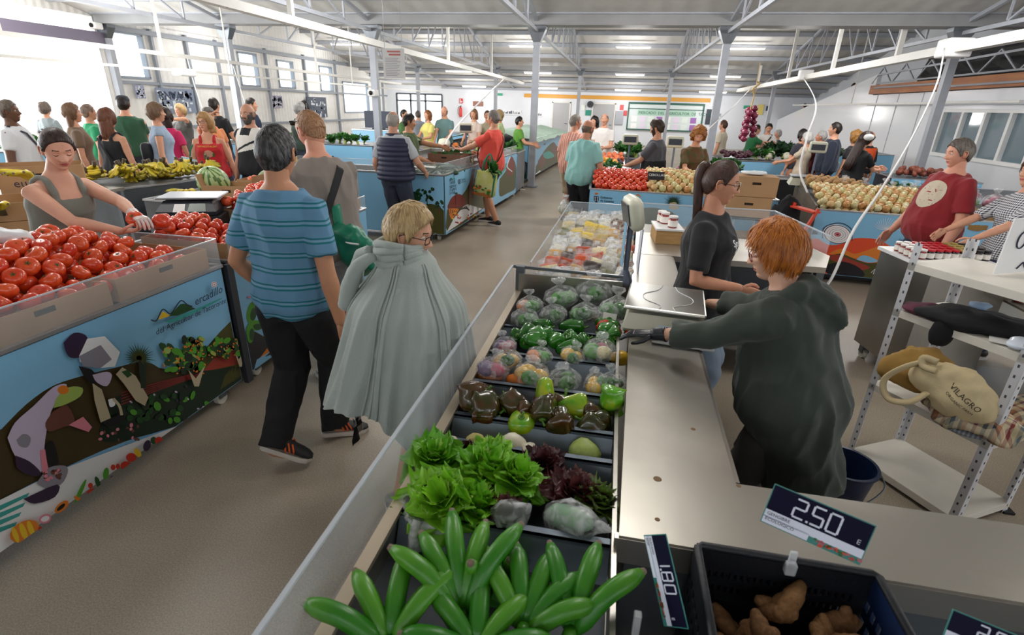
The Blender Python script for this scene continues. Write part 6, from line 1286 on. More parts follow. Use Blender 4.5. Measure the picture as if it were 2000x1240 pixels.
# hanging red onions
o = thing('red_onion_braid', 'braid of shiny purple-red onions hanging on a string at right', 'onion braid', (1.92, 9, 0)); PRO = mat('purple_onion', '#6a1634', .25, col2='#8c2a4c', vscale=3, coat=.3)
for i in range(15): a = i*2.1; m = MB(); r = .05+.008*(i % 2); m.ball((.075*cos(a)*(.6+i*.045), .06*sin(a), 1.93-.031*i), (r, r, r*.95), 14, 10); m.build('onion', PRO, o, smooth=True)
MB().tube([(0, 0, 2.55), (.01, 0, 2.2), (-.01, 0, 1.95), (0, 0, 1.5)], [.004, .006, .012, .012], 6).build('string', mat('straw', '#c9ad72', .8), o); m = MB(); m.tube(smooth([(0, 0, 2.12), (-.03, 0, 2.2), (.05, 0, 2.27), (.0, 0, 2.3)], 4), .012, 5); m.tube([(.0, 0, 2.2), (-.09, 0, 2.16)], .007, 5); m.build('straw_knot', mat('straw'), o)
# ginger in the black crate + background netting
NET = film('shade_net', '#a9cdb8', .15, .8, .3, 8)
o = thing('shade_netting', 'pale green netting draped over the far aisle stall', 'netting'); m = MB(); m.grid([[(-4.5+2.5*j/12+.25*i/24, 13.8+6.2*i/24, 1.02+.17*sin(pi*j/12)*(1+.5*NZ.noise(V((i*.6, j*.5, 0))))+.05*NZ.noise(V((i*1.4, j*1.3, 3)))) for j in range(13)] for i in range(25)]); m.build('net', mat('net_green', '#b9d3c2', .8, var=.08, bump=.4, bscale=40), o, smooth=True)
# ================================================================ PROPS
def carton(nm, lb, p, rz, w, d, h, open_=True, c=CARD, t=.006, text=None, flaps=False, cat='box', hole=True, tz=None):
    o = thing(nm, lb, cat, p, R(rz)); m = MB(); w2, d2 = w/2, d/2
    m.box((-w2, -d2, 0), (w2, -d2+t, h)); m.box((-w2, d2-t, 0), (w2, d2, h)); m.box((-w2, -d2+t, 0), (-w2+t, d2-t, h)); m.box((w2-t, -d2+t, 0), (w2, d2-t, h)); m.box((-w2+t, -d2+t, 0), (w2-t, d2-t, t))
    if not open_: m.box((-w2, -d2, h), (w2, d2, h+t))
    m.build('shell', c, o)
    if hole:
        for s in (-1, 1): MB().bev((-.045, s*(d2+.001)-.002, h*.62), (.045, s*(d2+.001)+.002, h*.62+.025), .01).build('hand_hole', mat('hole_dark', '#2b1c12', .9), o)
    if text: m = MB(); m.text(text[0], text[1], (-w*.34, -d2-.003, h*.25), (1, 0, 0), (0, 0, 1), 0); m.build('print', mat('box_ink', '#3b3550', .7), o)
    if flaps:
        for s in (-1, 1): m = MB(); m.hexa([(s*w2, -d2, h), (s*w2, d2, h), (s*(w2+t), d2, h), (s*(w2+t), -d2, h), (s*(w2+.03), -d2, h+.1), (s*(w2+.03), d2, h+.1), (s*(w2+.03+t), d2, h+.1), (s*(w2+.03+t), -d2, h+.1)]); m.build('flap', c, o)
    return o
for i, (y, lb) in enumerate(((.72, 'nearest'), (1.4, 'middle'), (2.06, 'furthest'))): carton('produce_box', '%s long cardboard box behind the acrylic of the painted left stall' % lb, (-2.68, y+.28, .905), 90, .62, .60, .12, hole=True)
carton('produce_box', 'small cardboard box of tomatoes between scale and striped-shirt shopper', (-2.72, 3.04, .905), 90, .4, .62, .10)
carton('produce_box', 'cardboard box under the tall tomato heap', (-2.76, 4.22, .905), 90, .98, .72, .12)
carton('produce_box', 'open cardboard box with peaked side behind the black scale', (-3.75, 4.72, .905), 8, .5, .34, .16, flaps=True)
carton('produce_box', 'second cardboard tray of orange fruit behind the first', (-3.75, 5.25, .905), 5, .5, .36, .15)
carton('banana_carton', 'upper banana carton printed with rounded lettering at far left', (-5.35, 4.15, 1.0), 48, .62, .42, .24, text=('europlatano', .10), open_=True)
st = thing('crate_stack', 'stack of closed cartons carrying the bananas at far left', 'box', (-4.75, 3.35, 0), R(48)); m = MB(); m.box((-.34, -.26, 0), (.34, .3, .93)); m.build('cartons', CARD, st); m = MB(); m.text('euro', .11, (-.05, -.265, .75), (1, 0, 0), (0, 0, 1)); m.build('print', mat('box_ink', '#3b3550', .7), st)
carton('banana_carton', 'lower open banana carton with upside-down print beside the young seller', (-4.75, 3.35, .935), 48, .66, .5, .14, hole=False)
MB().build if False else None
tb = thing('side_table', 'steel side table under the far-left banana carton', 'table', (0, 0, 0)); MB().box((-5.8, 3.75, .96), (-4.9, 4.55, .99)).build('top', STEEL, tb)
for x, y in ((-5.75, 3.8), (-4.95, 3.8), (-5.75, 4.5), (-4.95, 4.5)): MB().box((x-.02, y-.02, 0), (x+.02, y+.02, .96)).build('leg', STEELD, tb)
ORF = mat('orange_fruit', '#e0662a', .4)
KOF = Kind('persimmon', 'orange persimmon in the cardboard tray behind the scale', 'fruit', 'orange fruit in the cardboard tray', lambda o, i: (MB().ball((0, 0, 0), (.5, .5, .42), 14, 9).build('fruit', ORF, o, smooth=True), MB().tube([(0, 0, .36), (0, 0, .46)], .05, 5).build('stalk', CALX, o)), 1)
for i in range(26): KOF.put((-3.94+.4*rnd(), 5.12+.26*rnd(), .95+.05*(i % 3)), 0, .075)
for i in range(10): KOF.put((-3.95+.4*rnd(), 4.6+.22*rnd(), .95), 0, .07)
# black scale on stand at left
o = thing('scale', 'black shop scale with grey weighing plate at the left stall', 'scale', (-3.28, 3.62, 1.02), R(24)); BK2 = mat('scale_dark', '#2b2f38', .45)
m = MB(); m.loft([[(-.2, -.19, 0), (.2, -.19, 0), (.2, .17, 0), (-.2, .17, 0)], [(-.21, -.20, .03), (.21, -.20, .03), (.21, .18, .03), (-.21, .18, .03)], [(-.17, -.12, .1), (.17, -.12, .1), (.17, .15, .1), (-.17, .15, .1)]]); m.build('housing', BK2, o)
m = MB(); m.bev((-.22, -.14, .112), (.22, .19, .128), .015); m.build('weighing_plate', mat('plate_grey', '#a9adb5', .3, .7), o)
m = MB(); m.hexa([(.01, -.202, .032), (.14, -.202, .032), (.14, -.2, .032), (.01, -.2, .032), (.02, -.147, .084), (.13, -.147, .084), (.13, -.14, .084), (.02, -.14, .084)]); m.build('display', mat('lcd_grey', '#7d8a84', .2), o)
m = MB(); m.hexa([(-.09, -.204, .03), (-.01, -.204, .03), (-.01, -.2, .03), (-.09, -.2, .03), (-.085, -.149, .082), (-.01, -.149, .082), (-.01, -.14, .082), (-.085, -.14, .082)]); m.build('label', WHT, o)
o2 = thing('scale_stand', 'black low box carrying the scale at the left stall', 'stand', (-3.28, 3.62, 0), R(24)); MB().bev((-.24, -.2, .9), (.24, .2, 1.015), .01).build('top_box', mat('stand_black', '#1b1d22', .5), o2); m = MB(); m.box((-.22, -.18, 0), (.22, .18, .9)); m.build('base', mat('stand_black'), o2)
o = thing('paper_bag_pack', 'crumpled white plastic bag on the tomatoes beside the seller', 'bag', (-2.93, 2.0, 1.20), (0, .15, .7)); m = MB(); m.ball((0, 0, 0), (.125, .05, .045), 24, 14); crumple(m, 2, .35, 20); m.build('plastic', mat('white_crinkle', '#e9edf0', .35, bump=.3, bscale=60), o, smooth=True)
for i, (x, y, z) in enumerate(((-2.78, 2.60, 1.19), (-2.66, 2.66, 1.17))): TOM.put((x, y, z), (.8, .3, i), .10, ('tomato held under the young seller\'s gloved hand', 'tomato in the young seller\'s fingers')[i], 'tomatoes in the young seller\'s hands')
# main cream scale
CR = mat('cream_housing', '#d9d8c4', .4)
o = thing('scale', 'cream shop scale with wide steel plate on the front worktop', 'scale', (.30, 2.40, .935), R(-6))
m = MB(); m.loft([[(-.17, -.16, 0), (.17, -.16, 0), (.17, .2, 0), (-.17, .2, 0)], [(-.185, -.185, .02), (.185, -.185, .02), (.185, .2, .02), (-.185, .2, .02)], [(-.165, -.15, .085), (.165, -.15, .085), (.165, .19, .085), (-.165, .19, .085)]]); m.build('housing', CR, o)
m = MB(); m.bev((-.15, -.1, .085), (.15, .16, .1), .01); m.build('neck', mat('scale_dark'), o)
m = MB(); m.bev((-.19, -.16, .1), (.17, .21, .118), .012); m.build('weighing_plate', mat('plate_steel', '#b3b1ab', .3, .85, bump=.05, bscale=6), o)
m = MB()
for s in (-1, 1):
    pts = smooth([(s*.03, .2, .1195), (s*.05, .12, .1195), (s*.11, .04, .1195), (s*.10, -.04, .1195), (s*.03, -.10, .1195), (s*.035, -.15, .1195)], 6); m.tube(pts, .002, 4)
m.build('plate_groove', WHT, o)
m = MB(); m.hexa([(-.03, -.189, .022), (.08, -.189, .022), (.08, -.18, .022), (-.03, -.18, .022), (-.03, -.173, .05), (.08, -.173, .05), (.08, -.165, .05), (-.03, -.165, .05)], 0); m.hexa([(-.03, -.190, .022), (.08, -.190, .022), (.08, -.18, .022), (-.03, -.18, .022), (-.03, -.186, .030), (.08, -.186, .030), (.08, -.175, .030), (-.03, -.175, .030)], 1); m.build('sticker', [mat('sticker_pale', '#cfe0ee', .4), mat('sticker_blue', '#6fa0cc', .4)], o)
m = MB(); m.box((.01, -.162, -.0), (.13, -.158, .014)); m.build('vent', BLK, o)
MB().hexa([(.187, -.16, .025), (.188, .18, .025), (.18, .18, .025), (.18, -.16, .025), (.168, -.13, .08), (.168, .17, .08), (.16, .17, .08), (.16, -.13, .08)]).build('keypad', mat('keypad', '#3c3c38', .5, var=.6, vscale=60), o)
for x in (-.13, .13):
    for y in (-.12, .15): MB().lathe([(.014, -.015), (.014, 0)], 10, c=(x, y, 0)).build('foot', BLK, o)
o = thing('scale_display', 'tall cream price display head on a grey pole beside the dried goods', 'display', (.115, 3.02, .86), R(12)); sp = mat('pole_grey', '#6d7486', .4, .3)
m = MB(); m.lathe([(.05, 0), (.045, .08), (.022, .13), (.018, .14)], 16); m.build('base', sp, o, smooth=True); MB().tube([(0, 0, .1), (0, 0, .44)], .016, 12).build('pole', sp, o)
m = MB(); m.T = MX.Translation((0, 0, .47)) @ MX.Rotation(R(-12), 4, 'Y'); m.bev((-.035, -.11, -.09), (.05, .11, .10), .04, seg=6); m.build('head', CR, o, smooth=True)
m = MB(); m.T = MX.Translation((0, 0, .47)) @ MX.Rotation(R(-12), 4, 'Y'); m.box((-.040, -.085, -.05), (-.034, .085, .07)); m.build('screen', mat('lcd_dark', '#3f4650', .2), o)
m = MB(); m.box((-.03, -.03, .16), (-.028, .03, .42)); m.build('blue_tag', mat('tag_blue', '#8fc3e6', .5), o)
o = thing('leaflet_pack', 'tall pale sheets standing behind the display pole', 'papers', (.20, 3.35, .92), R(0)); MB().box((-.004, -.12, 0), (.004, .12, .28)).build('sheets', mat('sheet_pale_blue', '#dfe6f2', .6), o)
# white paper roll and grey cloth under scale
o = thing('paper_roll', 'roll of white wrapping paper lying in front of the cream scale', 'paper', (.36, 2.16, .94), R(-8)); MB().tube([(-.13, 0, 0), (.13, 0, 0)], .018, 14).build('paper', mat('paper_white', '#f0eeea', .8), o, smooth=False)
# wooden box with jars
o = thing('wooden_box', 'small pale wooden box with a white tray top on the side counter', 'box', (.44, 4.22, .92), R(4)); m = MB(); m.bev((-.10, -.15, 0), (.10, .15, .105), .004); m.build('box', WOOD, o); MB().box((-.105, -.155, .105), (.105, .155, .118)).build('lid', WHT, o)
JR = mat('jam_red', '#8c1f1c', .15, coat=.4); LID = mat('lid_white', '#eae6e2', .4); LIDR = mat('lid_red', '#c8182a', .35); LIDG = mat('lid_gold', '#c9b46a', .35, .5)
def mk_jar(o, i):
    MB().lathe([(.3, -.5), (.38, -.46), (.40, .25), (.33, .36)], 14).build('glass', (JR, mat('jam_dark', '#2a1512', .15, coat=.4))[i > 0], o, smooth=True)
    MB().lathe([(.36, .34), (.38, .36), (.38, .5), (.35, .52)], 16).build('lid', (LID, LIDR, LIDG, mat('lid_black', '#17171a', .4))[i], o)
    MB().lathe([(.405, -.36), (.407, .15)], 14).build('label', mat('jar_label', '#eee8e0', .6), o)
KJ = Kind('jam_jar', 'x', 'jar', 'jam jars', mk_jar, 4)
for x, y, lb in ((.47, 4.14, 'large jam jar with a white lid at the front of the wooden box'), (.42, 4.28, 'jam jar with a white lid behind the large one'), (.40, 4.34, 'jam jar with a white lid at the back left of the wooden box')): KJ.put((x, y, 1.038+.045), 0, .09, lb, k=0)
for i in range(40):
    a, b = i % 10, i//10; k = (0, 0, 1, 1, 1, 1, 2, 2, 3, 3)[a]; KJ.put((2.18+.058*a, 4.16+.075*b+.012*a, .962), 0, .07, 'small preserve jar with a %s lid on the steel cabinet' % ('white', 'red', 'gold', 'black')[k], 'small %s-lidded jars' % ('white', 'red', 'gold', 'black')[k], k=k)
o = thing('jar_shelf', 'dark open shelf of jars behind the steel cabinet', 'shelf', (2.95, 3.9, 0)); 
for z in (.02, .45, .68): MB().box((-.15, -.5, z), (.5, .5, z+.015)).build('board', STEEL, o)
for x, y in ((-.14, -.49), (.49, -.49), (-.14, .49), (.49, .49)): MB().box((x-.012, y-.012, 0), (x+.012, y+.012, .72)).build('post', BLK, o)
MB().box((.49, -.5, .02), (.5, .5, .72)).build('back_panel', mat('black_sheet'), o)
for i in range(18): KJ.put((2.88+.09*(i % 3), 3.46+.15*(i//3), .695+.055), 0, .11, 'dark preserve jar on the shelf behind the steel cabinet', 'jars on the dark shelf', k=1 if i % 3 else 0)
# cardboard boxes on tall stool, chair
o = thing('tall_stool', 'high stool with thin chrome legs carrying two cartons', 'stool', (1.50, 6.35, 0))
for x, y in ((-.14, -.14), (.14, -.14), (-.14, .14), (.14, .14)): MB().tube([(x*1.25, y*1.25, 0), (x, y, .76)], .012, 8).build('leg', ALU, o)
MB().bev((-.17, -.17, .76), (.17, .17, .79), .02).build('seat', BLK, o)
carton('carton', 'lower closed carton with a handle hole on the tall stool', (1.50, 6.35, .795), -8, .46, .32, .21, open_=False)
carton('carton', 'upper closed carton on the tall stool', (1.53, 6.37, 1.015), -2, .44, .32, .21, open_=False)
o = thing('white_bag', 'folded white plastic bag lying on the top carton', 'bag', (1.52, 6.36, 1.235)); m = MB(); m.ball((0, 0, .02), (.13, .08, .022), 18, 8); crumple(m, 4, .3, 15); m.build('plastic', mat('white_crinkle'), o, smooth=True)
for x, y, z, r_ in ((1.60, 6.18, 1.08, -2), ): pass
o = thing('folding_chair', 'orange-red folding chair left of the right onion stall', 'chair', (2.02, 6.5, 0), R(-70)); RC = mat('orange_red_paint', '#d8401c', .4)
for s in (-1, 1): MB().bar((s*.2, -.22, 0), (s*.2, .18, .9), .025, .035).build('side_frame', RC, o); MB().bar((s*.18, .2, 0), (s*.18, -.12, .5), .025, .03).build('leg', RC, o)
MB().bev((-.19, -.18, .44), (.19, .2, .46), .01).build('seat', RC, o); MB().bar((-.2, .17, .86), (.2, .17, .86), .1, .02).build('backrest', RC, o); MB().bar((-.2, .02, .56), (.2, .02, .56), .04, .02).build('crossbar', RC, o)
o = thing('black_jacket', 'black jacket hung over the orange-red chair', 'jacket', (2.06, 6.78, .42)); m = MB(); m.ball((0, 0, .22), (.16, .10, .28), 18, 12); crumple(m, 6, .4, 6); m.build('cloth', mat('cloth_black', '#141418', .9), o, smooth=True)
# scales at the far stalls
def shop_scale(lb, p, rz, c=CR, head=True):
    o = thing('scale', lb, 'scale', p, R(rz)); m = MB(); m.loft([[(-.19, -.18, 0), (.19, -.18, 0), (.19, .18, 0), (-.19, .18, 0)], [(-.15, -.14, .10), (.15, -.14, .10), (.15, .14, .10), (-.15, .14, .10)]]); m.build('housing', c, o); MB().bev((-.18, -.16, .11), (.18, .16, .13), .01).build('weighing_plate', MATS['plate_grey'], o)
    if head: MB().tube([(.12, .15, .05), (.12, .15, .46)], .014, 8).build('pole', sp, o); MB().bev((.0, .12, .44), (.24, .19, .60), .03).build('display_head', c, o); MB().box((.03, .112, .48), (.21, .12, .56)).build('screen', MATS['lcd_dark'], o)
    return o
shop_scale('cream scale with raised display on the middle stall wing', (.05, 8.42, .92), 0); shop_scale('second cream scale beside the gray-shirted seller', (.66, 7.86, .94), 0); shop_scale('pale scale with green display behind the right onion stall', (2.72, 8.55, .91), -10); shop_scale('cream scale on the aisle stall by the cardboard box', (-2.62, 8.75, .98), 10)
MB().build if False else None
o = thing('stacked_trays', 'stack of cream trays left of the gray-shirted seller', 'trays', (.33, 7.75, .88)); 
for k in range(3): m = MB(); m.bev((-.17, -.14, .062*k), (.17, .14, .062*k+.045), .02); m.build('tray', CR, o)
carton('brown_carton', 'dark brown open carton on the aisle stall between seller and shopper', (-2.62, 8.25, .97), -8, .56, .36, .17, c=CARDD)
o = thing('white_cloth', 'white cloth lying on the aisle stall before the dark carton', 'cloth', (-2.8, 7.62, .96)); m = MB(); m.ball((0, 0, .02), (.17, .12, .02), 18, 8); crumple(m, 4, .4, 12); m.build('cloth', mat('paper_white'), o, smooth=True)
o = thing('yellow_crate', 'yellow plastic crate behind the navy-vested shopper', 'crate', (-5.3, 7.75, .92)); m = MB()
for a, b in (((-.25, -.15, 0), (.25, -.14, .2)), ((-.25, .14, 0), (.25, .15, .2)), ((-.25, -.15, 0), (-.24, .15, .2)), ((.24, -.15, 0), (.25, .15, .2)), ((-.25, -.15, 0), (.25, .15, .01))): m.box(a, b)
m.build('shell', mat('crate_yellow', '#e8b92c', .5), o)
o = thing('price_card', 'black chalk price card among the onions of the middle stall', 'price card', (.53, 7.3, 1.06), (R(-25), 0, R(8))); m = MB(); m.box((-.11, -.004, -.05), (.11, 0, .06), 0); m.text('CEBOLLAS', .045, (-.10, -.006, .0), (1, 0, 0), (0, 0, 1), 1); m.build('card', [INKB, INKW], o)
o = thing('white_card', 'small white card leaning behind the red pepper', 'price card', tuple(at(1190, 625, .90)), (R(-20), R(10), R(15))); m = MB(); m.box((-.035, 0, -.03), (.035, .002, .035), 0); m.ball((0, 0, 0), (.016, .003, .016), 10, 6, 1); m.build('card', [INKW, GD2], o)
# black crate with ginger and LED price cards
o = thing('plastic_crate', 'black perforated plastic crate of ginger in the foreground', 'crate', (0, 0, 0)); x0, x1, y0, y1, zb, zt_ = .27, .65, .60, .985, .70, .95
def panel(m, a, b, z0, z1, rows, n, nr, slot=.55):                # slotted crate wall between two corners
    a, b = V(a), V(b); d = b-a; nn = V((-d.y, d.x, 0)).normalized()*.004; L = []
    zs = [z0+(z1-z0)*r/ (2*nr+1) for r in range(2*nr+2)]
    def bx(s0, s1, za, zb_): p, q = a+d*s0, a+d*s1; m.hexa([p-nn+V((0, 0, za)), q-nn+V((0, 0, za)), q+nn+V((0, 0, za)), p+nn+V((0, 0, za)), p-nn+V((0, 0, zb_)), q-nn+V((0, 0, zb_)), q+nn+V((0, 0, zb_)), p+nn+V((0, 0, zb_))])
    for r in range(2*nr+1):
        if r % 2 == 0: bx(0, 1, zs[r], zs[r+1])
        else:
            for k in range(n+1): c = k/n; bx(max(0, c-.5*(1-slot)/n), min(1, c+.5*(1-slot)/n), zs[r], zs[r+1])
m = MB(); panel(m, (x0+.03, y1, 0), (x1-.03, y1, 0), .80, .905, 1, 22, 2); m.box((x0, y1-.006, .905), (x1, y1+.006, zt_)); m.box((x0, y1-.005, zb), (x1, y1+.005, .80)); m.box((x0, y1-.005, .8), (x0+.035, y1+.005, .91)); m.box((x1-.035, y1-.005, .8), (x1, y1+.005, .91)); m.build('back_wall', CRATEM, o)
for x, nm in ((x0, 'left_wall'), (x1, 'right_wall')): m = MB(); panel(m, (x, y0, 0), (x, y1, 0), .78, .90, 1, 14, 2); m.box((x-.006, y0, .9), (x+.006, y1, zt_)); m.box((x-.005, y0, zb), (x+.005, y1, .78)); m.build('side_wall', CRATEM if x == x0 else mat('crate_blue', '#16294e', .4), o)
m = MB(); m.box((x0, y0, zb), (x1, y1, zb+.01)); m.box((x0, y0-.005, zb), (x1, y0+.005, zt_)); m.build('base', CRATEM, o)
m = MB(); m.tube([(x0, y0, zt_), (x0, y1-.01, zt_), (x0+.01, y1, zt_), (x1-.01, y1, zt_), (x1, y1-.01, zt_), (x1, y0, zt_)], .009, 8); m.build('rim', CRATEM, o, smooth=True)
GIN = mat('ginger_skin', '#8a6238', .7, col2='#6a4626', vscale=14, bump=.4, bscale=70)
def mk_gin(o, i):
    m = MB(); p = V((0, 0, 0)); 
    for q in range(4): a = q*1.3+i*2; e = V((cos(a), sin(a)*.7, .3*sin(q*2+i))); m.tube([p-e*.1, p+e*.22, p+e*.5], [.17, .2, .13], 10, ends=True); p = p+e*.22
    m.v = [tuple(V(v)*(1+.10*NZ.noise(V(v)*4+V((i, 0, 0))))) for v in m.v]; m.build('root', GIN, o, smooth=True)
KG = Kind('ginger_root', 'knobbly brown ginger root in the black crate', 'ginger', 'ginger roots in the black crate', mk_gin, 3)
for i in range(34): KG.put((ru(x0+.05, x1-.05), ru(y0+.05, y1-.06), ru(.78, .87)), (ru(-1, 1), ru(-1, 1), ru(0, 6)), ru(.08, .115))
def seg(m, ch, x, z, h, k=1, w=None):
    w = w or h*.5; t = h*.10; S = {'0': 'abcdef', '1': 'bc', '2': 'abged', '5': 'afgcd', '8': 'abcdefg', '9': 'abcdfg', '€': 'adefg'}[ch]
    P = {'a': ((.12, 1), (.88, 1)), 'b': ((1, .92), (1, .56)), 'c': ((1, .44), (1, .08)), 'd': ((.12, 0), (.88, 0)), 'e': ((0, .44), (0, .08)), 'f': ((0, .92), (0, .56)), 'g': ((.12, .5), (.88, .5))}
    for s in S: (a, b), (c, d) = P[s]; m.bar((x+a*w, -.0022, z+b*h), (x+c*w, -.0022, z+d*h), t if s in 'adg' else .001, .001 if s in 'adg' else t, k, up=(0, -1, 0)) if False else m.hexa([(x+a*w-t/2, -.0022, z+min(b, d)*h-t/2), (x+c*w+t/2, -.0022, z+min(b, d)*h-t/2), (x+c*w+t/2, -.001, z+min(b, d)*h-t/2), (x+a*w-t/2, -.001, z+min(b, d)*h-t/2), (x+a*w-t/2, -.0022, z+max(b, d)*h+t/2), (x+c*w+t/2, -.0022, z+max(b, d)*h+t/2), (x+c*w+t/2, -.001, z+max(b, d)*h+t/2), (x+a*w-t/2, -.001, z+max(b, d)*h+t/2)], k)
def price(lb, P, ex, ez, W, H, val, names):
    """printed price card: dark field with segment digits over a white strip; corner P, edges along ex and ez"""
    ex = V(ex).normalized(); ez = (V(ez)-ex*V(ez).dot(ex)).normalized(); ey = ez.cross(ex)
    o = thing('price_card', lb, 'price card', (0, 0, 0)); o.matrix_world = MX((ex, ey, ez)).transposed().to_4x4(); o.location = P
    m = MB(); m.box((0, 0, 0), (W, .0015, H), 0); m.box((.002, -.0005, H*.36), (W-.002, 0, H-.002), 1); m.box((.002, -.0006, H*.16), (W-.002, 0, H*.36), 2); m.box((.002, -.0006, .002), (W*.48, 0, H*.2), 2)
    x = W*.26
    for ch in val:
        if ch == '.': m.box((x-.003, -.0022, H*.42), (x+.001, -.001, H*.42+.004), 2); x += .004
        else: seg(m, ch, x, H*.44, H*.44, 2, H*.24); x += H*.24+W*.045
    seg(m, '€', W*.9, H*.45, H*.1, 2, H*.06)
    for k in range(26): a = ru(W*.5, W*.97); b = ru(.001, H*.13); m.box((a, -.0009, b), (a+ru(.003, .01), -.0003, b+ru(.002, .006)), 3+k % 3)
    m.text(names[0], H*.11, (.006, -.0012, H*.24), (1, 0, 0), (0, 0, 1), 1); m.text(names[1], H*.11, (.006, -.0012, H*.10), (1, 0, 0), (0, 0, 1), 1)
    m.build('card', [mat('card_edge_teal', '#3c8a84', .4), mat('card_night', '#0b0b2c', .7, spec=.2), mat('card_white', '#e6ecff', .4), GD2, MATS['tomato_red'], mat('card_pink', '#c06a7a', .5)], o)
    return o
PA = atY(1510, 938, .955); PB = atY(1712, 1022, .90); PCc = atY(1486, 1012, .93); ex = PB-PA; ez = PA-PCc
price('price card reading 2.50 clipped to the back rim of the black crate', PCc-ez.normalized()*.006, ex, ez, .185, .086, '2.50', ('GENGIBRE', 'ECOLOGICO'))
c = thing('card_clip', 'clear plastic clip holding the 2.50 price card', 'clip', (.47, .975, .935)); m = MB(); m.bev((-.012, -.012, -.012), (.012, .012, .02), .004); m.bev((-.008, -.004, .015), (.008, .004, .05), .003); m.build('clip', film('clear_clip', '#eef2f6', .5, .1, 0), c)
PA = atY(1298, 998, .90); PB = atY(1338, 1165, .80); PCc = atY(1257, 1045, .91); 
price('price card reading 1.80 seen edge-on left of the black crate', PCc, PB-PA, PA-PCc, .175, .066, '1.80', ('PLATANO', 'ECO'))
o = thing('card_holder', 'steel rod with a clear clip holding the 1.80 price card', 'clip', (.135, .80, .55)); MB().tube([(0, 0, 0), (0, 0, .36)], .003, 6).build('rod', STEEL, o); m = MB(); m.bev((-.008, -.008, .28), (.008, .008, .37), .003); m.build('clip', film('clear_clip'), o); MB().lathe([(.03, 0), (.03, .006), (.005, .01)], 12).build('foot', STEEL, o)
o = thing('lower_shelf', 'steel ledge under the foreground crates', 'shelf', (0, 0, 0)); MB().box((.115, .35, .52), (1.6, .985, .55)).build('board', STEELD, o); MB().box((.115, .35, .0), (.14, .98, .52)).build('leg', STEELD, o); MB().box((1.55, .35, .0), (1.58, .98, .52)).build('leg', STEELD, o); MB().box((x0-.01, .62, .55), (x1+.01, .98, .698)).build('riser', CRATEM, o)
PA = atY(1850, 1195, .80); PB = atY(2010, 1260, .78); PCc = atY(1838, 1250, .78); price('third price card just showing at the bottom right edge', PCc, PB-PA, PA-PCc, .175, .06, '2.50', ('', ''))
# shelf unit
A_, B_, C_, D_ = V((1.50, 2.88, 0)), V((1.80, 2.37, 0)), V((2.16, 2.58, 0)), V((1.86, 3.08, 0)); PS = mat('shelf_white', '#d8d9de', .4); o = SH = thing('shelf_unit', 'white slotted-angle metal shelf unit at right', 'shelf', (0, 0, 0))
for P_, h in ((A_, 1.30), (B_, 1.35), (C_, 1.30), (D_, 1.30)):
    m = MB(); cx = (A_+C_)/2; dx = (B_-A_).normalized()*.035; dy = (D_-A_).normalized()*.035; sx = 1 if (cx-P_).dot(dx) > 0 else -1; sy = 1 if (cx-P_).dot(dy) > 0 else -1
    for d in (dx*sx, dy*sy): t = .0015*(V((-d.y, d.x, 0)).normalized()); m.hexa([P_-t, P_+d-t, P_+d+t, P_+t, P_-t+V((0, 0, h)), P_+d-t+V((0, 0, h)), P_+d+t+V((0, 0, h)), P_+t+V((0, 0, h))])
    pst = m.build('post', PS, o); m = MB()
    for k in range(int(h/.05)):
        for d in (dx*sx, dy*sy): q = P_+d*.55+V((0, 0, .04+.05*k)); n = V((-d.y, d.x, 0)).normalized(); n = n if (CAMC-q).dot(n) > 0 else -n; u = d.normalized(); m.hexa([q-u*.004+n*.0016, q+u*.004+n*.0016, q+u*.004+n*.002, q-u*.004+n*.002, q-u*.004+n*.0016+V((0, 0, .014)), q+u*.004+n*.0016+V((0, 0, .014)), q+u*.004+n*.002+V((0, 0, .014)), q-u*.004+n*.002+V((0, 0, .014))])
    m.build('slots', mat('slot_dark', '#4a4d55', .8), pst)
for z, nm in ((1.19, 'top'), (.94, 'm'), (.50, 'l'), (.05, 'b')):
    m = MB(); Q = [A_, B_, C_, D_]; m.prism([(p.x, p.y, z) for p in Q], (0, 0, .012), 0)
    for i in range(4): a, b = Q[i], Q[(i+1) % 4]; m.bar(a+V((0, 0, z-.008)), b+V((0, 0, z-.008)), .003, .036, 0)
    m.build('shelf_board', [mat('shelf_cream', '#e4dfd4', .5, var=.05, vscale=5)], o)
for P_ in (A_, B_, C_, D_): MB().box((P_.x-.025, P_.y-.025, 0), (P_.x+.025, P_.y+.025, .012)).build('foot', BLK, o)
SX = (B_-A_).normalized(); SY = (D_-A_).normalized(); ctr = (A_+C_)/2
def soft(nm, lb, cat, p, r, rz, mt, amp=.3, f=10, seed=1, part='cloth', n=30): 
    o = thing(nm, lb, cat, p, R(rz) if not hasattr(rz, '__len__') else rz); m = MB(); m.ball((0, 0, 0), r, n, n//2); m.v = [tuple(V(p_)+V(p_).normalized()*min(r)*amp*2.2*(NZ.noise(V(p_)*f+V((seed, 0, 0)))+.35*NZ.noise(V(p_)*f*2.7+V((0, seed, 0))))) for p_ in m.v]; zmin = min(p_[2] for p_ in m.v); m.v = [(a, b, max(c, -r[2]*.9)) for a, b, c in m.v]; m.build(part, mt, o, smooth=True); return o
soft('purple_cloth', 'folded plum-coloured cloth at the near end of the middle shelf', 'cloth', tuple(A_*.86+C_*.14+V((.02, .0, .975))), (.11, .07, .028), 20, mat('cloth_plum', '#6d3a4c', .9), .3, 14, 1)
soft('black_jacket', 'black jacket spread over the middle shelf and hanging over its edge', 'jacket', tuple(ctr+V((-.05, -.04, .985))), (.25, .15, .045), -20, mat('cloth_black'), .35, 9, 3, 'cloth', 40)
soft('black_jacket', 'black hood hanging below the middle shelf edge', 'jacket', (1.62, 2.66, .92), (.05, .03, .075), -30, mat('cloth_black'), .2, 9, 5)
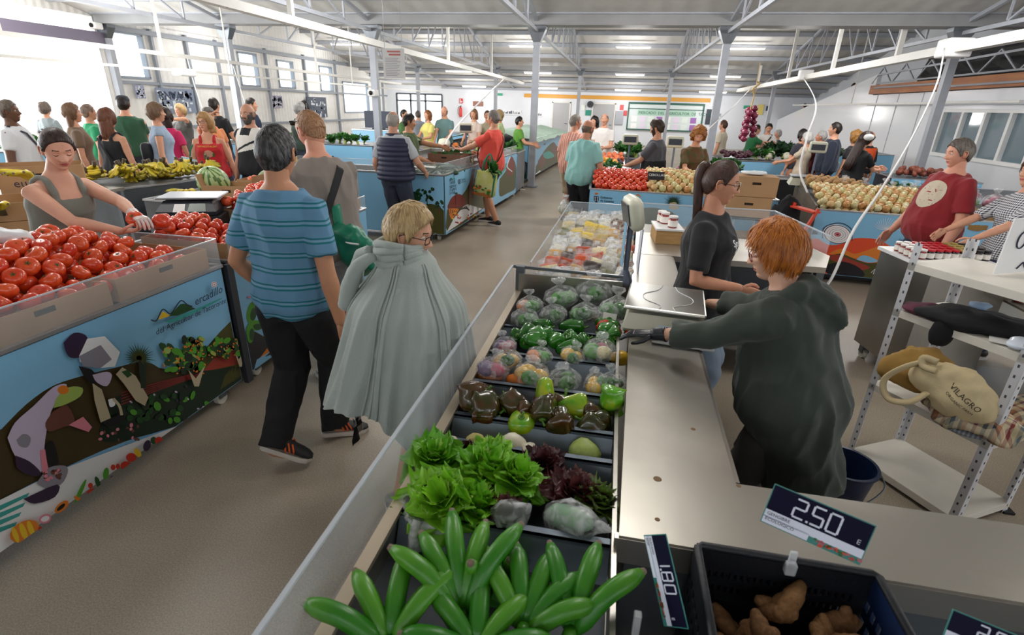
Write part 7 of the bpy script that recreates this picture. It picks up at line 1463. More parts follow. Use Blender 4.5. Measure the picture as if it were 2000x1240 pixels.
soft('tan_glasses_case', 'flat tan leather spectacle case on the middle shelf', 'case', (1.80, 2.62, .985), (.085, .045, .018), -15, mat('tan_leather', '#b98f66', .5), .03, 8, 1, 'case')
soft('blue_rag', 'pale blue rag lying in the black jacket', 'cloth', (1.83, 2.80, 1.03), (.05, .035, .018), 0, mat('cloth_paleblue', '#9fb8d8', .8), .35, 20, 4)
for i, (x, y, r_, lb) in enumerate(((1.86, 2.55, 10, 'white paper envelope beside the tan case'), (1.90, 2.64, 60, 'second cream envelope beneath the first'), (1.80, 2.50, -30, 'white sheet at the edge of the middle shelf'))):
    o = thing('paper', lb, 'paper', (x, y, .954+.003*i), R(r_)); MB().box((-.07, -.05, 0), (.07, .05, .002)).build('sheet', mat('paper_white'), o)
soft('plastic_gloves', 'crumpled white-blue plastic gloves at the right end of the middle shelf', 'gloves', (1.83, 2.45, .975), (.09, .05, .022), 30, mat('glove_plastic', '#dfe8f6', .3), .4, 16, 6, 'plastic')
CAN = mat('canvas', '#d9c69c', .9, var=.08, bump=.15, bscale=200)
o = soft('tote_bag', 'cream canvas tote bag with dark lettering slumped on the lower shelf', 'bag', (1.66, 2.50, .70), (.17, .08, .12), (0, R(25), R(-35)), CAN, .22, 9, 2, 'bag', 44)
m = MB(); m.T = MX.Rotation(R(-35), 4, 'Z').inverted() if False else None
dx_ = V((.94, -.34, 0)); m.text('VILAGRO', .036, (-.03, -.10, .02), (1, 0, -.1), (0, .25, 1)); m.text('ORGANIC FARM', .018, (-.02, -.103, -.01), (1, 0, -.1), (0, .25, 1)); 
bv = BVHTree.FromPolygons([v.co for v in o.children[0].data.vertices], [p.vertices for p in o.children[0].data.polygons]); vs = []
for q in m.v: h = bv.ray_cast(V(q)-V((0, .3, 0)), V((0, 1, 0))); vs.append(tuple(h[0]-V((0, .003, 0))) if h[0] is not None else q)
m.v = vs; m.build('print', mat('print_dark', '#4a4038', .8), o)
m = MB(); m.tube(smooth([(-.14, .0, .05), (-.20, -.05, -.02), (-.22, -.06, -.14), (-.15, -.07, -.20), (-.08, -.07, -.15), (-.06, -.05, -.06)], 6), .008, 6, flat=2.2); m.build('strap', CAN, o, smooth=True); m = MB(); m.tube(smooth([(-.13, -.03, .07), (-.18, -.03, .05), (-.16, -.04, .02), (-.11, -.05, .04)], 5), .009, 6, flat=2); m.build('handle', CAN, o, smooth=True)
soft('tote_bag', 'ochre canvas bag wrapped behind the lettered tote', 'bag', (1.60, 2.72, .70), (.13, .12, .11), 10, mat('canvas_ochre', '#b08a48', .9, var=.1), .2, 8, 8, 'bag', 36)
PLD = bands('plaid_cloth', [(0, '#d9c9a8'), (.18, '#8a3a40'), (.3, '#cdbd98'), (.46, '#5f6a70'), (.6, '#d8ccb0'), (.74, '#3c3c46'), (.84, '#b07a5a')], 'X', 9, .9, axis2='Y')
soft('plaid_blanket', 'rumpled plaid blanket stuffed on the lower shelf', 'blanket', (1.80, 2.52, .575), (.22, .16, .075), -40, PLD, .4, 9, 3, 'cloth', 50); soft('plaid_blanket', 'rolled end of a plaid blanket sticking out past the right post', 'blanket', (2.02, 2.50, .60), (.14, .10, .085), 10, PLD, .2, 7, 5, 'cloth', 40)
soft('grey_cloth', 'thin grey striped cloth hanging below the plaid blanket', 'cloth', (1.74, 2.48, .515), (.12, .07, .02), -40, bands('grey_stripe', [(0, '#9aa0a6'), (.5, '#6d747c')], 'X', 60), .2, 8, 5)
o = thing('hand_lettered_sign', 'white board with hand-drawn marker strokes on top of the shelf at the right edge', 'sign', (1.90, 2.78, 1.21), (R(0), 0, R(28))); m = MB(); m.box((-.14, 0, 0), (.3, .006, .26), 0); m.tube([(-.04+.03*cos(a), -.003, .16+.04*sin(a)) for a in [2*pi*k/16 for k in range(17)]], .003, 5, 1); m.tube([(0, -.003, .02), (.03, -.003, .05), (.06, -.003, .02)], .003, 5, 1); m.build('board', [INKW, INK], o)
# bucket
o = thing('bucket', 'dark navy plastic bucket on the floor beside the low shelf board', 'bucket', (1.27, 2.42, 0)); NV = mat('navy_plastic', '#16284a', .35)
m = MB(); m.lathe([(.10, 0), (.105, .01), (.14, .26), (.15, .262), (.15, .275), (.135, .275), (.13, .25), (.097, .015), (.02, .012)], 32); m.build('pail', NV, o, ang=40); m = MB(); m.box((-.02, .138, .25), (.02, .165, .30)); m.build('lug', NV, o); MB().tube(smooth([(-.15, 0, .262), (-.16, -.08, .20), (0, -.17, .15), (.16, -.08, .20), (.15, 0, .262)], 6), .004, 6).build('handle', STEELD, o, smooth=True)
# things under the side counter
o = thing('chalk_tin', 'small black tin with white swirl lettering on the side counter shelf', 'tin', (.80, 4.0, .38), R(10)); m = MB(); m.bev((-.06, -.05, 0), (.06, .05, .16), .008); m.build('tin', BLK, o); m = MB(); m.tube([(.03*cos(a)*(1-k/30), -.052, .08+.04*sin(a)*(1-k/30)) for k, a in enumerate([2*pi*k/14 for k in range(16)])], .003, 5); m.build('swirl', INKW, o)
o = thing('cardboard_tray', 'tan cardboard tray on the side counter shelf', 'box', (1.05, 4.05, .38)); m = MB(); m.box((-.15, -.12, 0), (.15, .12, .09)); m.build('tray', CARD, o)
soft('white_rag', 'white cloth in a grey tub on the side counter shelf', 'cloth', (1.38, 4.05, .56), (.06, .05, .035), 0, mat('paper_white'), .3, 18, 2); o = thing('grey_tub', 'grey tub under the white cloth on the side counter shelf', 'tub', (1.38, 4.05, .382)); m = MB(); m.lathe([(.05, 0), (.065, .13), (.07, .13), (.07, .14), (.055, .14), (.04, .02)], 20); m.build('tub', mat('grey_plastic', '#8d9096', .5), o, ang=40)
# pumpkins and gourds far behind
for i, (p, r, c, lb) in enumerate((((-3.9, 11.95, 1.03), .14, '#e9e4cf', 'white cauliflower heap on the back counter'), ((-3.66, 12.05, .99), .07, '#e07a2c', 'orange pumpkin on the back counter'))):
    o = thing('gourd', lb, 'pumpkin', p); m = MB(); m.lathe([(r*.2, -r*.8), (r*.9, -r*.5), (r, 0), (r*.8, r*.55), (r*.2, r*.75)], 20, fn=lambda a: 1+.06*cos(8*a)); m.build('flesh', mat('gourd%d' % i, c, .5), o, smooth=True); MB().tube([(0, 0, r*.7), (0, .01, r*.95)], .012, 6).build('stalk', CALX, o)
o = thing('kitchen_table_box', 'dark monitor-like panel on the far counter near the bright opening', 'screen', (-8.2, 17.9, .95)); MB().box((-.5, 0, .05), (.5, .05, .6)).build('panel', mat('dark_blue_panel', '#2a3446', .5), o); MB().box((-.2, -.1, 0), (.2, .1, .05)).build('base', BLK, o)
# ================================================================ THE CROWD
def ry(px, py, Y): p = atY(px, py, Y); return p
def crowd(lb, px, py, Y, rz, off=(0, 0), h=None, **k):
    p = atY(px, py, Y); hh = h or max(1.5, min(1.92, p.z)); return Person(lb, (p.x+off[0], Y+off[1]), rz, hh, **k)
DK = '#241c18'; BRN = '#4a3224'; GRY = '#8c8c8c'
# 1 man in striped shirt
STR = bands('striped_jersey', [(0, '#5f8cad'), (.34, '#14707c'), (.46, '#6f9ab8'), (.60, '#136a78'), (.70, '#5f8cad')], 'Z', 13, .85)
Person.tip = {}
class P2(Person): tip = {-1: 28, 1: 8}
p = P2('man from behind in a blue and teal striped t-shirt walking down the aisle', (-1.55, 2.24), -4, 1.80, 'm', 0, fat=.0, lean=1, skinc='#c08a6a', yaw=6, pitch=-2,
       arms={-1: (-.24, .10, .92), 1: (.30, -.06, .86)}, feet={-1: (-.10, -.20, 62, .05), 1: (.04, .16, 50)}, hair=dict(style='short', col='#2e2c2c', col2='#77777a', t=.009, locks=2600), top=dict(kind='tee', sl=.74, inf=.020, fold=.007, hem=-.09, m_=STR), bottom=dict(col='#131418', inf=.026, loose=1.1), shoes=None)
p.mk_shoes('#17181b', '#cfc8be', '#e8642c')
# 2 man in grey t-shirt
p = Person('man in a grey t-shirt looking down, green shopping bag on his arm', (-1.80, 3.06), 52, 1.87, 'm', 0, fat=.02, lean=6, bend=6, pitch=-30, yaw=14, skinc='#d99a80', arms={-1: (-.16, .34, 1.02), 1: (.12, .40, 1.06)}, elbow={1: (.9, -.5, -.4), -1: (-.8, -.4, -.4)},
       hair=dict(style='buzz', col='#8a6446', col2='#a87e5c', t=.002, locks=2600), top=dict(kind='tee', sl=.66, inf=.02, col='#847a72', fold=.008, hem=-.08), bottom=dict(kind='long_shorts', col='#a9a9ac', inf=.03), shoes='#c8c8c8', eyes='shut')
p.strap(1, '#101216', .045); m = MB(); m.T = p.M; m.tube([(-.085, -.02, .05), (-.075, .02, .075), (0, .075, .09), (.075, .02, .075), (.085, -.02, .05)], .003, 6)
for s in (-1, 1): m.bev((s*.035-.028, .07, .075), (s*.035+.028, .082, .105), .008)
m.build('sunglasses', BLK, p.root)
GB = mat('bag_green', '#0f7a5c', .4, bump=.2, bscale=12)
def shopping_bag(nm, lb, p, rz, w, h, c, front=None, straps=True, d=.08):
    o = thing(nm, lb, 'bag', p, rz if hasattr(rz, '__len__') else R(rz)); m = MB(); rings = []
    for t, kw, kd in ((0, .9, .8), (.05, 1, 1), (.5, 1.02, 1.1), (.9, 1, .7), (1, .98, .55)): rings.append([(w/2*kw*(abs(cos(a))**.5*(1 if cos(a) > 0 else -1)), d/2*kd*(abs(sin(a))**.6*(1 if sin(a) > 0 else -1)), h*t+.0) for a in [2*pi*q/28 for q in range(28)]])
    m.loft(rings); m.v = [tuple(V(q)+V((0, 1, 0))*.014*NZ.noise(V(q)*14)+V((1, 0, 0))*.01*NZ.noise(V(q)*9+V((3, 0, 0)))) for q in m.v]; b = m.build('pouch', c, o, smooth=True)
    if straps:
        for s in (-1, 1): m = MB(); m.tube(smooth([(-w*.22, s*d*.3, h), (-w*.2, s*d*.25, h+.14), (0, 0, h+.27), (w*.2, s*d*.25, h+.14), (w*.22, s*d*.3, h)], 5), .01, 6, flat=.3); m.build('handle', c if c is GB else GB, o)
    return o
o = thing('green_bag', 'crumpled green shopping bag tucked under the arm of the grey-shirted man', 'bag', (-1.56, 2.94, 1.02), (R(20), R(25), R(-20))); m = MB(); m.ball((0, 0, 0), (.20, .09, .15), 40, 24); m.v = [tuple(V(q)*(1+.30*NZ.noise(V(q)*8)+.18*NZ.noise(V(q)*22))) for q in m.v]; m.build('pouch', GB, o, smooth=True); MB().tube(smooth([(.12, 0, .12), (.02, -.06, .10), (-.10, -.02, .03), (-.19, 0, -.05)], 6), .006, 6).build('white_trim', INKW, o, smooth=True)
MB().tube(smooth([(-.14, 0, .08), (-.22, .05, .16), (-.28, .1, .14)], 5), .03, 10, flat=.35).build('side_fold', GB, o, smooth=True)
# 3 woman with poncho
pw = Person('short-haired blond woman in glasses wrapped in a pale grey-green poncho', (-.84, 1.84), -58, 1.55, 'f', 0, fat=.05, lean=5, bend=8, pitch=-16, yaw=-34, skinc='#d6a184', glass='#141414', gaze=-1, arms={-1: (-.1, .12, 1.02), 1: (.1, .12, 1.0)}, elbow={-1: (-.3, -1, -.5), 1: (.3, -1, -.5)},
            hair=dict(style='short', col='#8a6a42', col2='#c8ab7c', t=.024, locks=2600), top=dict(kind='tee', col='#a9b4b0', sl=1.2), bottom=dict(kind='capri', col='#7e94ad', inf=.02, hem=1.2), shoes='#8a8a86')
PON = mat('poncho_knit', '#a3ada8', .95, bump=.25, bscale=160, sheen=.3, var=.04, vscale=2)
N_ = 160
def pon(g, t, lift=0):
    if t <= .12: q = t/.12; z = 1.345-.045*q; a = .080+.075*q; b = .070+.04*q
    else: q = (t-.12)/.88; a = .155+.085*sst(q, 0, .3)+.115*q; b = .11+.075*sst(q, 0, .3)+.13*q; z = 1.30-.66*q
    yc = .03+.05*(1-t) if t < .3 else .065-.05*(t-.3); pl = (.012*sin(g*13+2*sin(t*3))+.008*sin(g*31+t*2))*sst(t, .08, .6)+.030*t*sin(g*5+1)+lift
    return ((a+pl)*cos(g), yc+(b+pl)*sin(g), z-.13*t*t*sin(g)-.05*sin(g*3+.5)*t*t)
m = MB(); m.loft([[pon(2*pi*j/N_, i/33) for j in range(N_)] for i in range(34)], caps=False)
for g_ in (196, 201, 206, 258, 264, 270, 318, 323, 328, 20, 26): m.tube([pon(R(g_), k/24, .003) for k in range(2, 25)], .0045, 6)
pm = m.build('poncho', PON, pw.root, smooth=True)
m = MB()
for nk, (q0, q1) in enumerate(((1.30, 1.36), )):
    for k in range(4): m.tube(smooth([(.105*cos(a)*(1+.05*sin(3*a+k)), .045+.085*sin(a), 1.315+.020*k+.012*sin(a*2+k)) for a in [2*pi*j/12 for j in range(13)]], 4), .020-.002*k, 8)
m.build('scarf_collar', PON, pw.root, smooth=True)
m = MB(); m.tube(smooth([(-.02, -.06, 1.34), (-.09, -.09, 1.31), (-.13, -.11, 1.24), (-.15, -.125, 1.15), (-.155, -.13, 1.08)], 5), [.02+.020*i/20 for i in range(21)], 12); m.tube(smooth([(.06, -.06, 1.34), (.02, -.12, 1.29), (-.03, -.15, 1.20), (-.06, -.16, 1.11)], 5), [.018+.024*i/15 for i in range(16)], 12); m.v = [tuple(V(q)+V(q).normalized()*.006*NZ.noise(V(q)*40)) for q in m.v]; m.build('knotted_sleeves', PON, pw.root, smooth=True)
m = MB(); m.grid([[(-.24+.17*i/10+.01*sin(j), -.14-.05*i/10+.012*sin(i*1.3+j*.4), .62-.20*j/12) for j in range(13)] for i in range(11)]); o = m.build('patterned_wrap', [mat('wrap_grey', '#c4bfb4', .9), mat('wrap_black', '#121216', .9)], pw.root, smooth=True)
for q in o.data.polygons: c = q.center; q.material_index = 1 if NZ.noise(c*26) > -.02 else 0
# 4 seller in black t-shirt
p = Person('young seller with a long dark ponytail and glasses in a black t-shirt', (.54, 3.0), -108, 1.67, 'f', 0, fat=.02, lean=-2, bend=3, pitch=-10, yaw=4, skinc='#d79a7c', glass='#101010', gaze=0, arms={-1: (-.24, .14, .86), 1: (.16, .22, 1.02)}, elbow={1: (.6, -1, -.2)},
           hair=dict(style='tied', col='#33221c', col2='#513830', len=.50, tz=.06, locks=2400), top=dict(kind='tee', col='#14151b', sl=.80, inf=.018, fold=.007, hem=-.10), bottom=dict(col='#8e9fb4', inf=.012), shoes='#202020')
decal('shirt_print', p.root, p.top.data, p.sp(.335, .035, .25), (-1, 0, 0), (0, -1, 0), .05, INKW, lambda m: (m.text('Special', 1., (-1.1, .1, 0), (1, 0, 0), (0, 1, 0), shear=.3, off=.02), m.text('Mercado', .7, (-.6, -.7, 0), (1, 0, 0), (0, 1, 0), shear=.3, off=.02)))
# 5 red-haired seller
BG_ = mat('nitrile_black', '#1a1c24', .35)
p = Person('red-haired seller in a dark olive hooded jacket leaning over the worktop', (.75, 2.02), 62, 1.55, 'f', 0, fat=.06, lean=15, bend=6, pitch=-16, yaw=22, roll=0, skinc='#e0b096', glass='#7a1420', arms={-1: (-.20, .56, .97), 1: (.30, .44, 1.02)}, elbow={-1: (-.6, -.4, -1), 1: (.9, -.2, -.8)},
           hands={-1: dict(d=(-.3, 1, -.1), n=(0, .1, -1), curl=.25, side=1, spread=.3), 1: dict(d=(-.2, 1, -.2), n=(0, 0, -1))}, gloves={-1: BG_}, feet={-1: (-.13, -.02, 0), 1: (.13, .0, 0)},
           hair=dict(style='crop', col='#8f4c1c', col2='#cc7a2e', t=.036, locks=3600), top=dict(kind='hood', col='#39413a', sl=1.68, inf=.034, fold=.013, hem=-.42, flare=.05), bottom=dict(col='#5a5654', inf=.016), shoes='#5a2430')
# young seller at left
WG = mat('clear_white_glove', '#e9d6d0', .25, alpha=.9)
p = Person('young seller with a dark bun in a sage tank top reaching over the tomatoes', (-3.34, 2.62), -96, 1.74, 'f', 0, fat=.02, lean=12, bend=6, pitch=-24, yaw=-22, skinc='#e0ab92', eyes='shut', arms={-1: (-.06, .54, 1.20), 1: (.02, .50, 1.12)}, elbow={-1: (-.9, -.3, -.1), 1: (.9, -.2, -.7)},
           hands={-1: dict(d=(.35, 1, -.05), n=(0, .1, -1), curl=.6, side=1), 1: dict(d=(-.4, 1, .1), n=(0, -.1, 1), curl=.7, side=1)}, gloves={-1: WG},
           hair=dict(style='tied', tail='bun', col='#2c211f', col2='#4a3a34', tz=.02, locks=2200), top=dict(kind='tank', col='#7d8078', inf=.012, fold=.004), bottom=dict(col='#2a2c33'), shoes='#222222')
# 6 man in red shirt at right
p = Person('heavy-set man in profile wearing a dark red t-shirt with a round pale print', (2.84, 5.22), 96, 1.76, 'm', 0, fat=.07, lean=-3, bend=4, pitch=-12, yaw=-4, skinc='#dd9f86', arms={-1: (-.30, .10, .86), 1: (.30, .18, .88)}, hair=dict(style='short', col='#4b3f38', col2='#7c746c', t=.012, locks=1500), top=dict(kind='tee', col='#8c1a22', sl=.80, inf=.022, fold=.008, hem=-.10), bottom=dict(col='#2a3550'), shoes='#333333')
decal('shirt_print', p.root, p.top.data, p.sp(.33, -.05, .5), (-1, 0, 0), (0, -1, 0), .115, [mat('print_cream', '#c9bba6', .8), mat('print_red', '#8c1a22', .8)], lambda m: (m.add([(cos(a)*r_, sin(a)*r_, 0) for r_ in (1, .8, .6, .4, .2, .02) for a in [2*pi*k/28 for k in range(28)]], [(i*28+j, i*28+(j+1) % 28, (i+1)*28+(j+1) % 28, (i+1)*28+j) for i in range(5) for j in range(28)], 0), [m.poly([(x-.02, y-.02, .0), (x+w_, y-.03, 0), (x+w_+.03, y+.04, 0), (x, y+.05, 0)], 1) for x, y, w_ in [(ru(-.7, .5), ru(-.7, .6), ru(.05, .4)) for _ in range(16)]]))
# 7 person at right edge
PT = bands('speckled_sleeve', [(0, '#e8e8ea'), (.5, '#22263c')], 'X', 60, axis2='Z')
crowd('person at the right edge in a black-and-white patterned sleeve reaching to the jars', 2040, 300, 4.75, 98, h=1.66, sex='f', det=1, hair=dict(style='bob', col=BRN, len=.14), arms={-1: (-.2, .55, .96), 1: (.1, .5, 1.0)}, top=dict(kind='tee', sl=.9, m_=PT), bottom=dict(col='#39425a'))
# 8-15 people round the aisle stalls
p = crowd('grey-haired man from behind in a navy quilted vest over a pale t-shirt', 765, 205, 6.72, -4, sex='m', det=0, fat=.05, h=1.80, hair=dict(style='thin', col='#8a8580', col2='#a9a49c', locks=900), skinc='#c9967c', arms={-1: (-.26, .1, .9), 1: (.30, .28, 1.0)}, top=dict(kind='tee', col='#b9bcc2', sl=.75, inf=.016), bottom=dict(col='#2d3648', inf=.02))
m = MB(); p.torso(m, .040, -.05, .475, .02, 28, rows=40); m.v = [tuple(q) for q in m.v]; vm = remesh(m, .009, 2); 
for v in vm.vertices: v.co += v.normal*(.010*abs(sin(v.co.z*52))-.004)
vm.materials.clear(); vm.materials.append(mat('navy_quilt', '#1e2440', .55)); vm.shade_smooth(); link('quilted_vest', vm, p.root); m = MB(); m.tube([p.sp(.50, .085*cos(a), .07*sin(a)) for a in [2*pi*k/16 for k in range(17)]], .026, 8); m.build('collar', mat('navy_quilt'), p.root, smooth=True)
p = crowd('moustached seller with a dark fade haircut in an olive green t-shirt', 797, 216, 8.15, -70, sex='m', det=0, h=1.74, fat=.02, yaw=-4, pitch=-8, hair=dict(style='short', col='#2a221e', t=.012, locks=900), beard=dict(col='#2a1f1a', full=0, t=.006), skinc='#c08a6a', arms={-1: (-.02, .56, 1.22), 1: (.22, .32, 1.0)}, top=dict(kind='tee', col='#4a5a34', sl=.7), bottom=dict(col='#222428'))
decal('shirt_print', p.root, p.top.data, p.sp(.27, 0, .3), (-1, 0, 0), (0, -1, 0), .08, mat('print_sage', '#8f9c7a', .8), lambda m: (m.tube([(cos(a), sin(a), 0) for a in [2*pi*k/20 for k in range(21)]], .06, 4), m.tube([(.6*cos(a), .6*sin(a), 0) for a in [2*pi*k/20 for k in range(21)]], .05, 4), m.poly([(-1, 1.6, 0), (-.3, 2.0, 0), (.3, 1.7, 0), (1, 1.9, 0), (.9, 1.5, 0)])))
p = crowd('grey-haired man in a coral-red t-shirt and navy shorts holding out his hand', 965, 208, 8.55, 78, sex='m', det=0, h=1.83, fat=.055, hair=dict(style='short', col='#5a504a', col2='#8a827c', t=.010, locks=900), skinc='#cf9678', arms={-1: (-.16, .50, 1.18), 1: (.12, .34, 1.12)}, hands={-1: dict(d=(0, 1, .15), n=(0, -.2, 1), curl=.3, side=1)}, top=dict(kind='tee', col='#d94a3c', sl=.75, inf=.018, hem=-.1), bottom=dict(kind='shorts', col='#22304a', inf=.025), shoes='#1a1a1c', feet={-1: (-.11, -.12, 20), 1: (.12, .14, 0)})
p.strap(1, '#4a2a1c', .035, lift=.05)
decal('shirt_print', p.root, p.top.data, p.sp(.33, 0, .4), (-1, 0, 0), (0, -1, 0), .09, [INKW, INK, mat('tomato_red')], lambda m: (m.poly([(-.7, -.9, 0), (.7, -.9, 0), (.75, 1, 0), (0, 1.3, 0), (-.75, 1, 0)], 0), m.tube([(-.3, -.5, .01), (-.3, .6, .01), (.2, .7, .01), (.3, .2, .01), (-.2, .1, .01), (.35, -.5, .01)], .1, 4, 1)))
hb = p.root.location; m = None
o = shopping_bag('shopping_bag', 'printed cream shopping bag with green straps and leafy greens held by the coral-shirted man', (-2.03, 8.22, .52), (0, R(8), R(-8)), .34, .38, mat('bag_cream', '#d9d2a8', .6, col2='#c9c76a', vscale=9), d=.14)
m = MB(); 
for k in range(26): a = ru(-.15, .13); b = ru(.01, .15); m.ball((a, -.085, b), (ru(.01, .03), .006, ru(.01, .025)), 8, 5, k % 4)
m.box((-.15, -.09, .0), (.14, -.08, .045), 4); m.build('printed_vegetables', [GD2, PG, MATS['tomato_red'], MATS['orange_contents'], mat('basket_brown', '#a9682c', .7)], o)
MB().bev((.14, -.07, .02), (.16, .07, .36), .006).build('side_panel', GB, o)
KD.put((-1.95, 8.2, .92), (0, .9, 0), 1.5, 'leafy green stalks sticking out of the shopping bag', 'single leafy bunches', k=1)
PKS = bands('pink_stripe_shirt', [(0, '#c98a78'), (.45, '#e0b09c'), (.6, '#efe0d4'), (.7, '#b87868')], 'X', 22, .85)
crowd('older man in a pink striped short-sleeve shirt talking to the bald man', 1140, 220, 9.15, -28, off=(-.14, 0), sex='m', det=0, h=1.80, fat=.04, yaw=-42, lean=4, hair=dict(style='short', col='#6a625c', col2='#9a928a', t=.008, locks=900), skinc='#d0957c', arms={-1: (-.24, .05, .86), 1: (.27, .1, .86)}, top=dict(kind='tee', sl=.8, m_=PKS, hem=-.13, inf=.022), bottom=dict(kind='long_shorts', col='#b9ab92', inf=.03), shoes='#8a8078')
p = crowd('bald man from behind in a mint t-shirt and black trousers holding a plastic bag', 1172, 226, 7.75, -26, off=(-.20, 0), sex='m', det=0, h=1.76, fat=.04, lean=5, bend=8, pitch=-10, yaw=-12, hair=dict(style='fringe', col='#6a5a4e', t=.003, locks=600), skinc='#c98c70', arms={-1: (-.22, .02, .80), 1: (.30, .2, .9)}, top=dict(kind='tee', col='#8fc4c0', sl=.75, inf=.024, hem=-.10, fold=.010), bottom=dict(col='#16171b', inf=.028), shoes='#26262a')
o = thing('plastic_bag', 'thin plastic bag of pale green apples held by the bald man in mint', 'bag', (-.66, 7.5, .56)); mk_bag(o, 3, [mat('apple_pale', '#c5cf8a', .4, col2='#e6ddc0', vscale=3)], BAGP)
for ch in o.children: ch.scale = (.13, .13, .17)
crowd('balding man in a white shirt behind the two men chatting', 1183, 214, 11.9, 170, off=(.0, 0), sex='m', det=1, h=1.8, hair=dict(style='thin', col='#7a6a5c'), arms={-1: (-.1, .3, 1.1), 1: (.1, .3, 1.1)}, top=dict(kind='tee', col='#e8e4e0'), bottom=dict(col='#303a50'))
crowd('woman with dark hair hidden behind the bald man in mint', 1163, 224, 12.3, 150, sex='f', det=2, hair=dict(style='bob', col=DK, len=.12), top=dict(kind='tee', col='#5a4a42'), bottom=dict(col='#303a50'))
p = crowd('bearded seller in a charcoal t-shirt sorting onions at the middle stall', 1282, 230, 8.5, 74, off=(.06, 0), sex='m', det=0, h=1.77, fat=.045, lean=3, pitch=-22, hair=dict(style='short', col='#3a2a20', t=.022, locks=1200), beard=dict(col='#3a281e', t=.007), skinc='#d09a7e', arms={-1: (-.1, .42, 1.05), 1: (.04, .42, 1.02)}, top=dict(kind='tee', col='#4a4b52', sl=.72, inf=.02), bottom=dict(col='#17181c'), shoes='#222222')
m = MB(); p.torso(m, .032, -.11, .22, .01, 26, rows=10); am = remesh(m, .012, 2); am.materials.clear(); am.materials.append(mat('apron_black', '#141518', .8)); am.shade_smooth(); link('apron', am, p.root)
CAMO = mat('camo_green', '#3f5a34', .85, col2='#6a4a2c', vscale=14)
crowd('curly ginger-haired seller in a green patterned t-shirt and black gloves', 1362, 244, 8.42, 196, sex='f', det=0, h=1.70, fat=.03, lean=6, bend=6, pitch=-26, yaw=-14, hair=dict(style='curly', col='#8a4f24', col2='#b87838', len=.07, locks=1400), skinc='#dba080', gloves={-1: BG_, 1: BG_}, arms={-1: (-.10, .38, 1.0), 1: (.14, .42, 1.0)}, top=dict(kind='tee', sl=.8, m_=CAMO), bottom=dict(col='#24262a'))
# far right group
crowd('man in a cream shirt standing behind the hanging onions', 1416, 232, 14.3, 60, sex='m', det=1, hair=dict(style='short', col=BRN), top=dict(kind='tee', col='#ded2bc'), bottom=dict(col='#4a4a50'))
crowd('seller in a green t-shirt reaching behind the onion braid', 1474, 240, 14.25, -80, sex='m', det=1, hair=dict(style='short', col=DK), top=dict(kind='tee', col='#1f6a3c'), lean=10, arms={-1: (-.1, .5, 1.2), 1: (.1, .5, 1.1)})
p = crowd('man in a white t-shirt with a dark shoulder strap facing the greens stall', 1504, 238, 14.7, 170, sex='m', det=1, hair=dict(style='short', col=DK), pitch=-20, top=dict(kind='tee', col='#e9e6e2'), arms={-1: (-.1, .36, 1.1), 1: (.1, .36, 1.1)}); p.strap(-1, '#20232c')
crowd('small grey-haired woman in blue beside the white-shirted man', 1521, 256, 15.4, 120, sex='f', det=2, hair=dict(style='crop', col='#a9a5a2'), top=dict(kind='tee', col='#6a7688'))
crowd('dark-haired woman at the left of the group by the stair wall', 1571, 250, 12.0, 30, sex='f', det=2, hair=dict(style='bob', col=DK, len=.12), top=dict(kind='tee', col='#3a3a44'))
crowd('white-haired woman in a pale top leaning to the greens', 1581, 256, 11.15, 60, sex='f', det=1, hair=dict(style='crop', col='#d6d3cf', col2='#a9a6a2'), top=dict(kind='tee', col='#c9b8a2'), arms={-1: (-.1, .4, 1.0), 1: (.1, .4, 1.0)})
crowd('grey-haired person in a maroon top picking vegetables', 1609, 252, 11.45, 70, sex='m', det=1, fat=.03, hair=dict(style='short', col='#9a9896'), skinc='#c98c70', top=dict(kind='tee', col='#6a2026', sl=.9), arms={-1: (-.1, .4, 1.0), 1: (.1, .45, 1.0)})
crowd('tall dark-haired man in a navy work jacket at the greens stall', 1637, 235, 10.85, 72, sex='m', det=1, fat=.05, hair=dict(style='short', col=DK), top=dict(kind='long', col='#1c2538', sl=1.9, inf=.026), bottom=dict(col='#1c2538'))
crowd('curly blond-haired person in a dark top behind the long-haired seller', 1676, 253, 11.3, 40, sex='f', det=1, hair=dict(style='curly', col='#9a6a30', col2='#c89a50', len=.06), top=dict(kind='tee', col='#2c2a30'))
crowd('bald man in a black and orange top near the stair wall', 1701, 253, 11.7, 20, off=(.02, 0), sex='m', det=1, fat=.04, yaw=150 if False else 60, hair=dict(style='fringe', col='#5a4a40'), top=dict(kind='tee', sl=.9, mats=[mat('cloth_black'), mat('cloth_orange', '#d0501c', .8)], fn=lambda c: 1 if .95 < c.z < 1.30 and abs(c.x) < .17 else 0))
crowd('seller with very long dark hair in a black t-shirt at the right onion stall', 1688, 262, 9.35, -62, sex='f', det=0, h=1.68, lean=6, pitch=-18, yaw=-8, hair=dict(style='long', col='#2c1c18', col2='#4a2f26', len=.52, locks=1400), glass='#b08a50', top=dict(kind='tee', col='#17181c', sl=.7), arms={-1: (0, .45, 1.12), 1: (.06, .42, 1.08)}, bottom=dict(col='#22242a'))
o = thing('hair_cap', 'white cap on the head of the long-haired seller', 'cap', tuple(atY(1697, 268, 9.25))); MB().ball((0, 0, 0), (.07, .07, .05), 12, 8).build('cap', WHT, o, smooth=True)
# stair people
for px, py, Y, c, hc, lb in ((1616, 160, 24.5, '#e6e2de', BRN, 'person in a white top coming down the stair'), (1540, 200, 30.0, '#3c78b8', DK, 'person in blue at the foot of the stair')):
    q = atY(px, py, Y); Person(lb, (8.85, Y, q.z-1.7), 10, 1.7, 'f' if 'white' in lb else 'm', 2, hair=dict(style='bob' if 'white' in lb else 'short', col=hc, len=.12), top=dict(kind='tee', col=c), bottom=dict(col='#2a2e3a'))
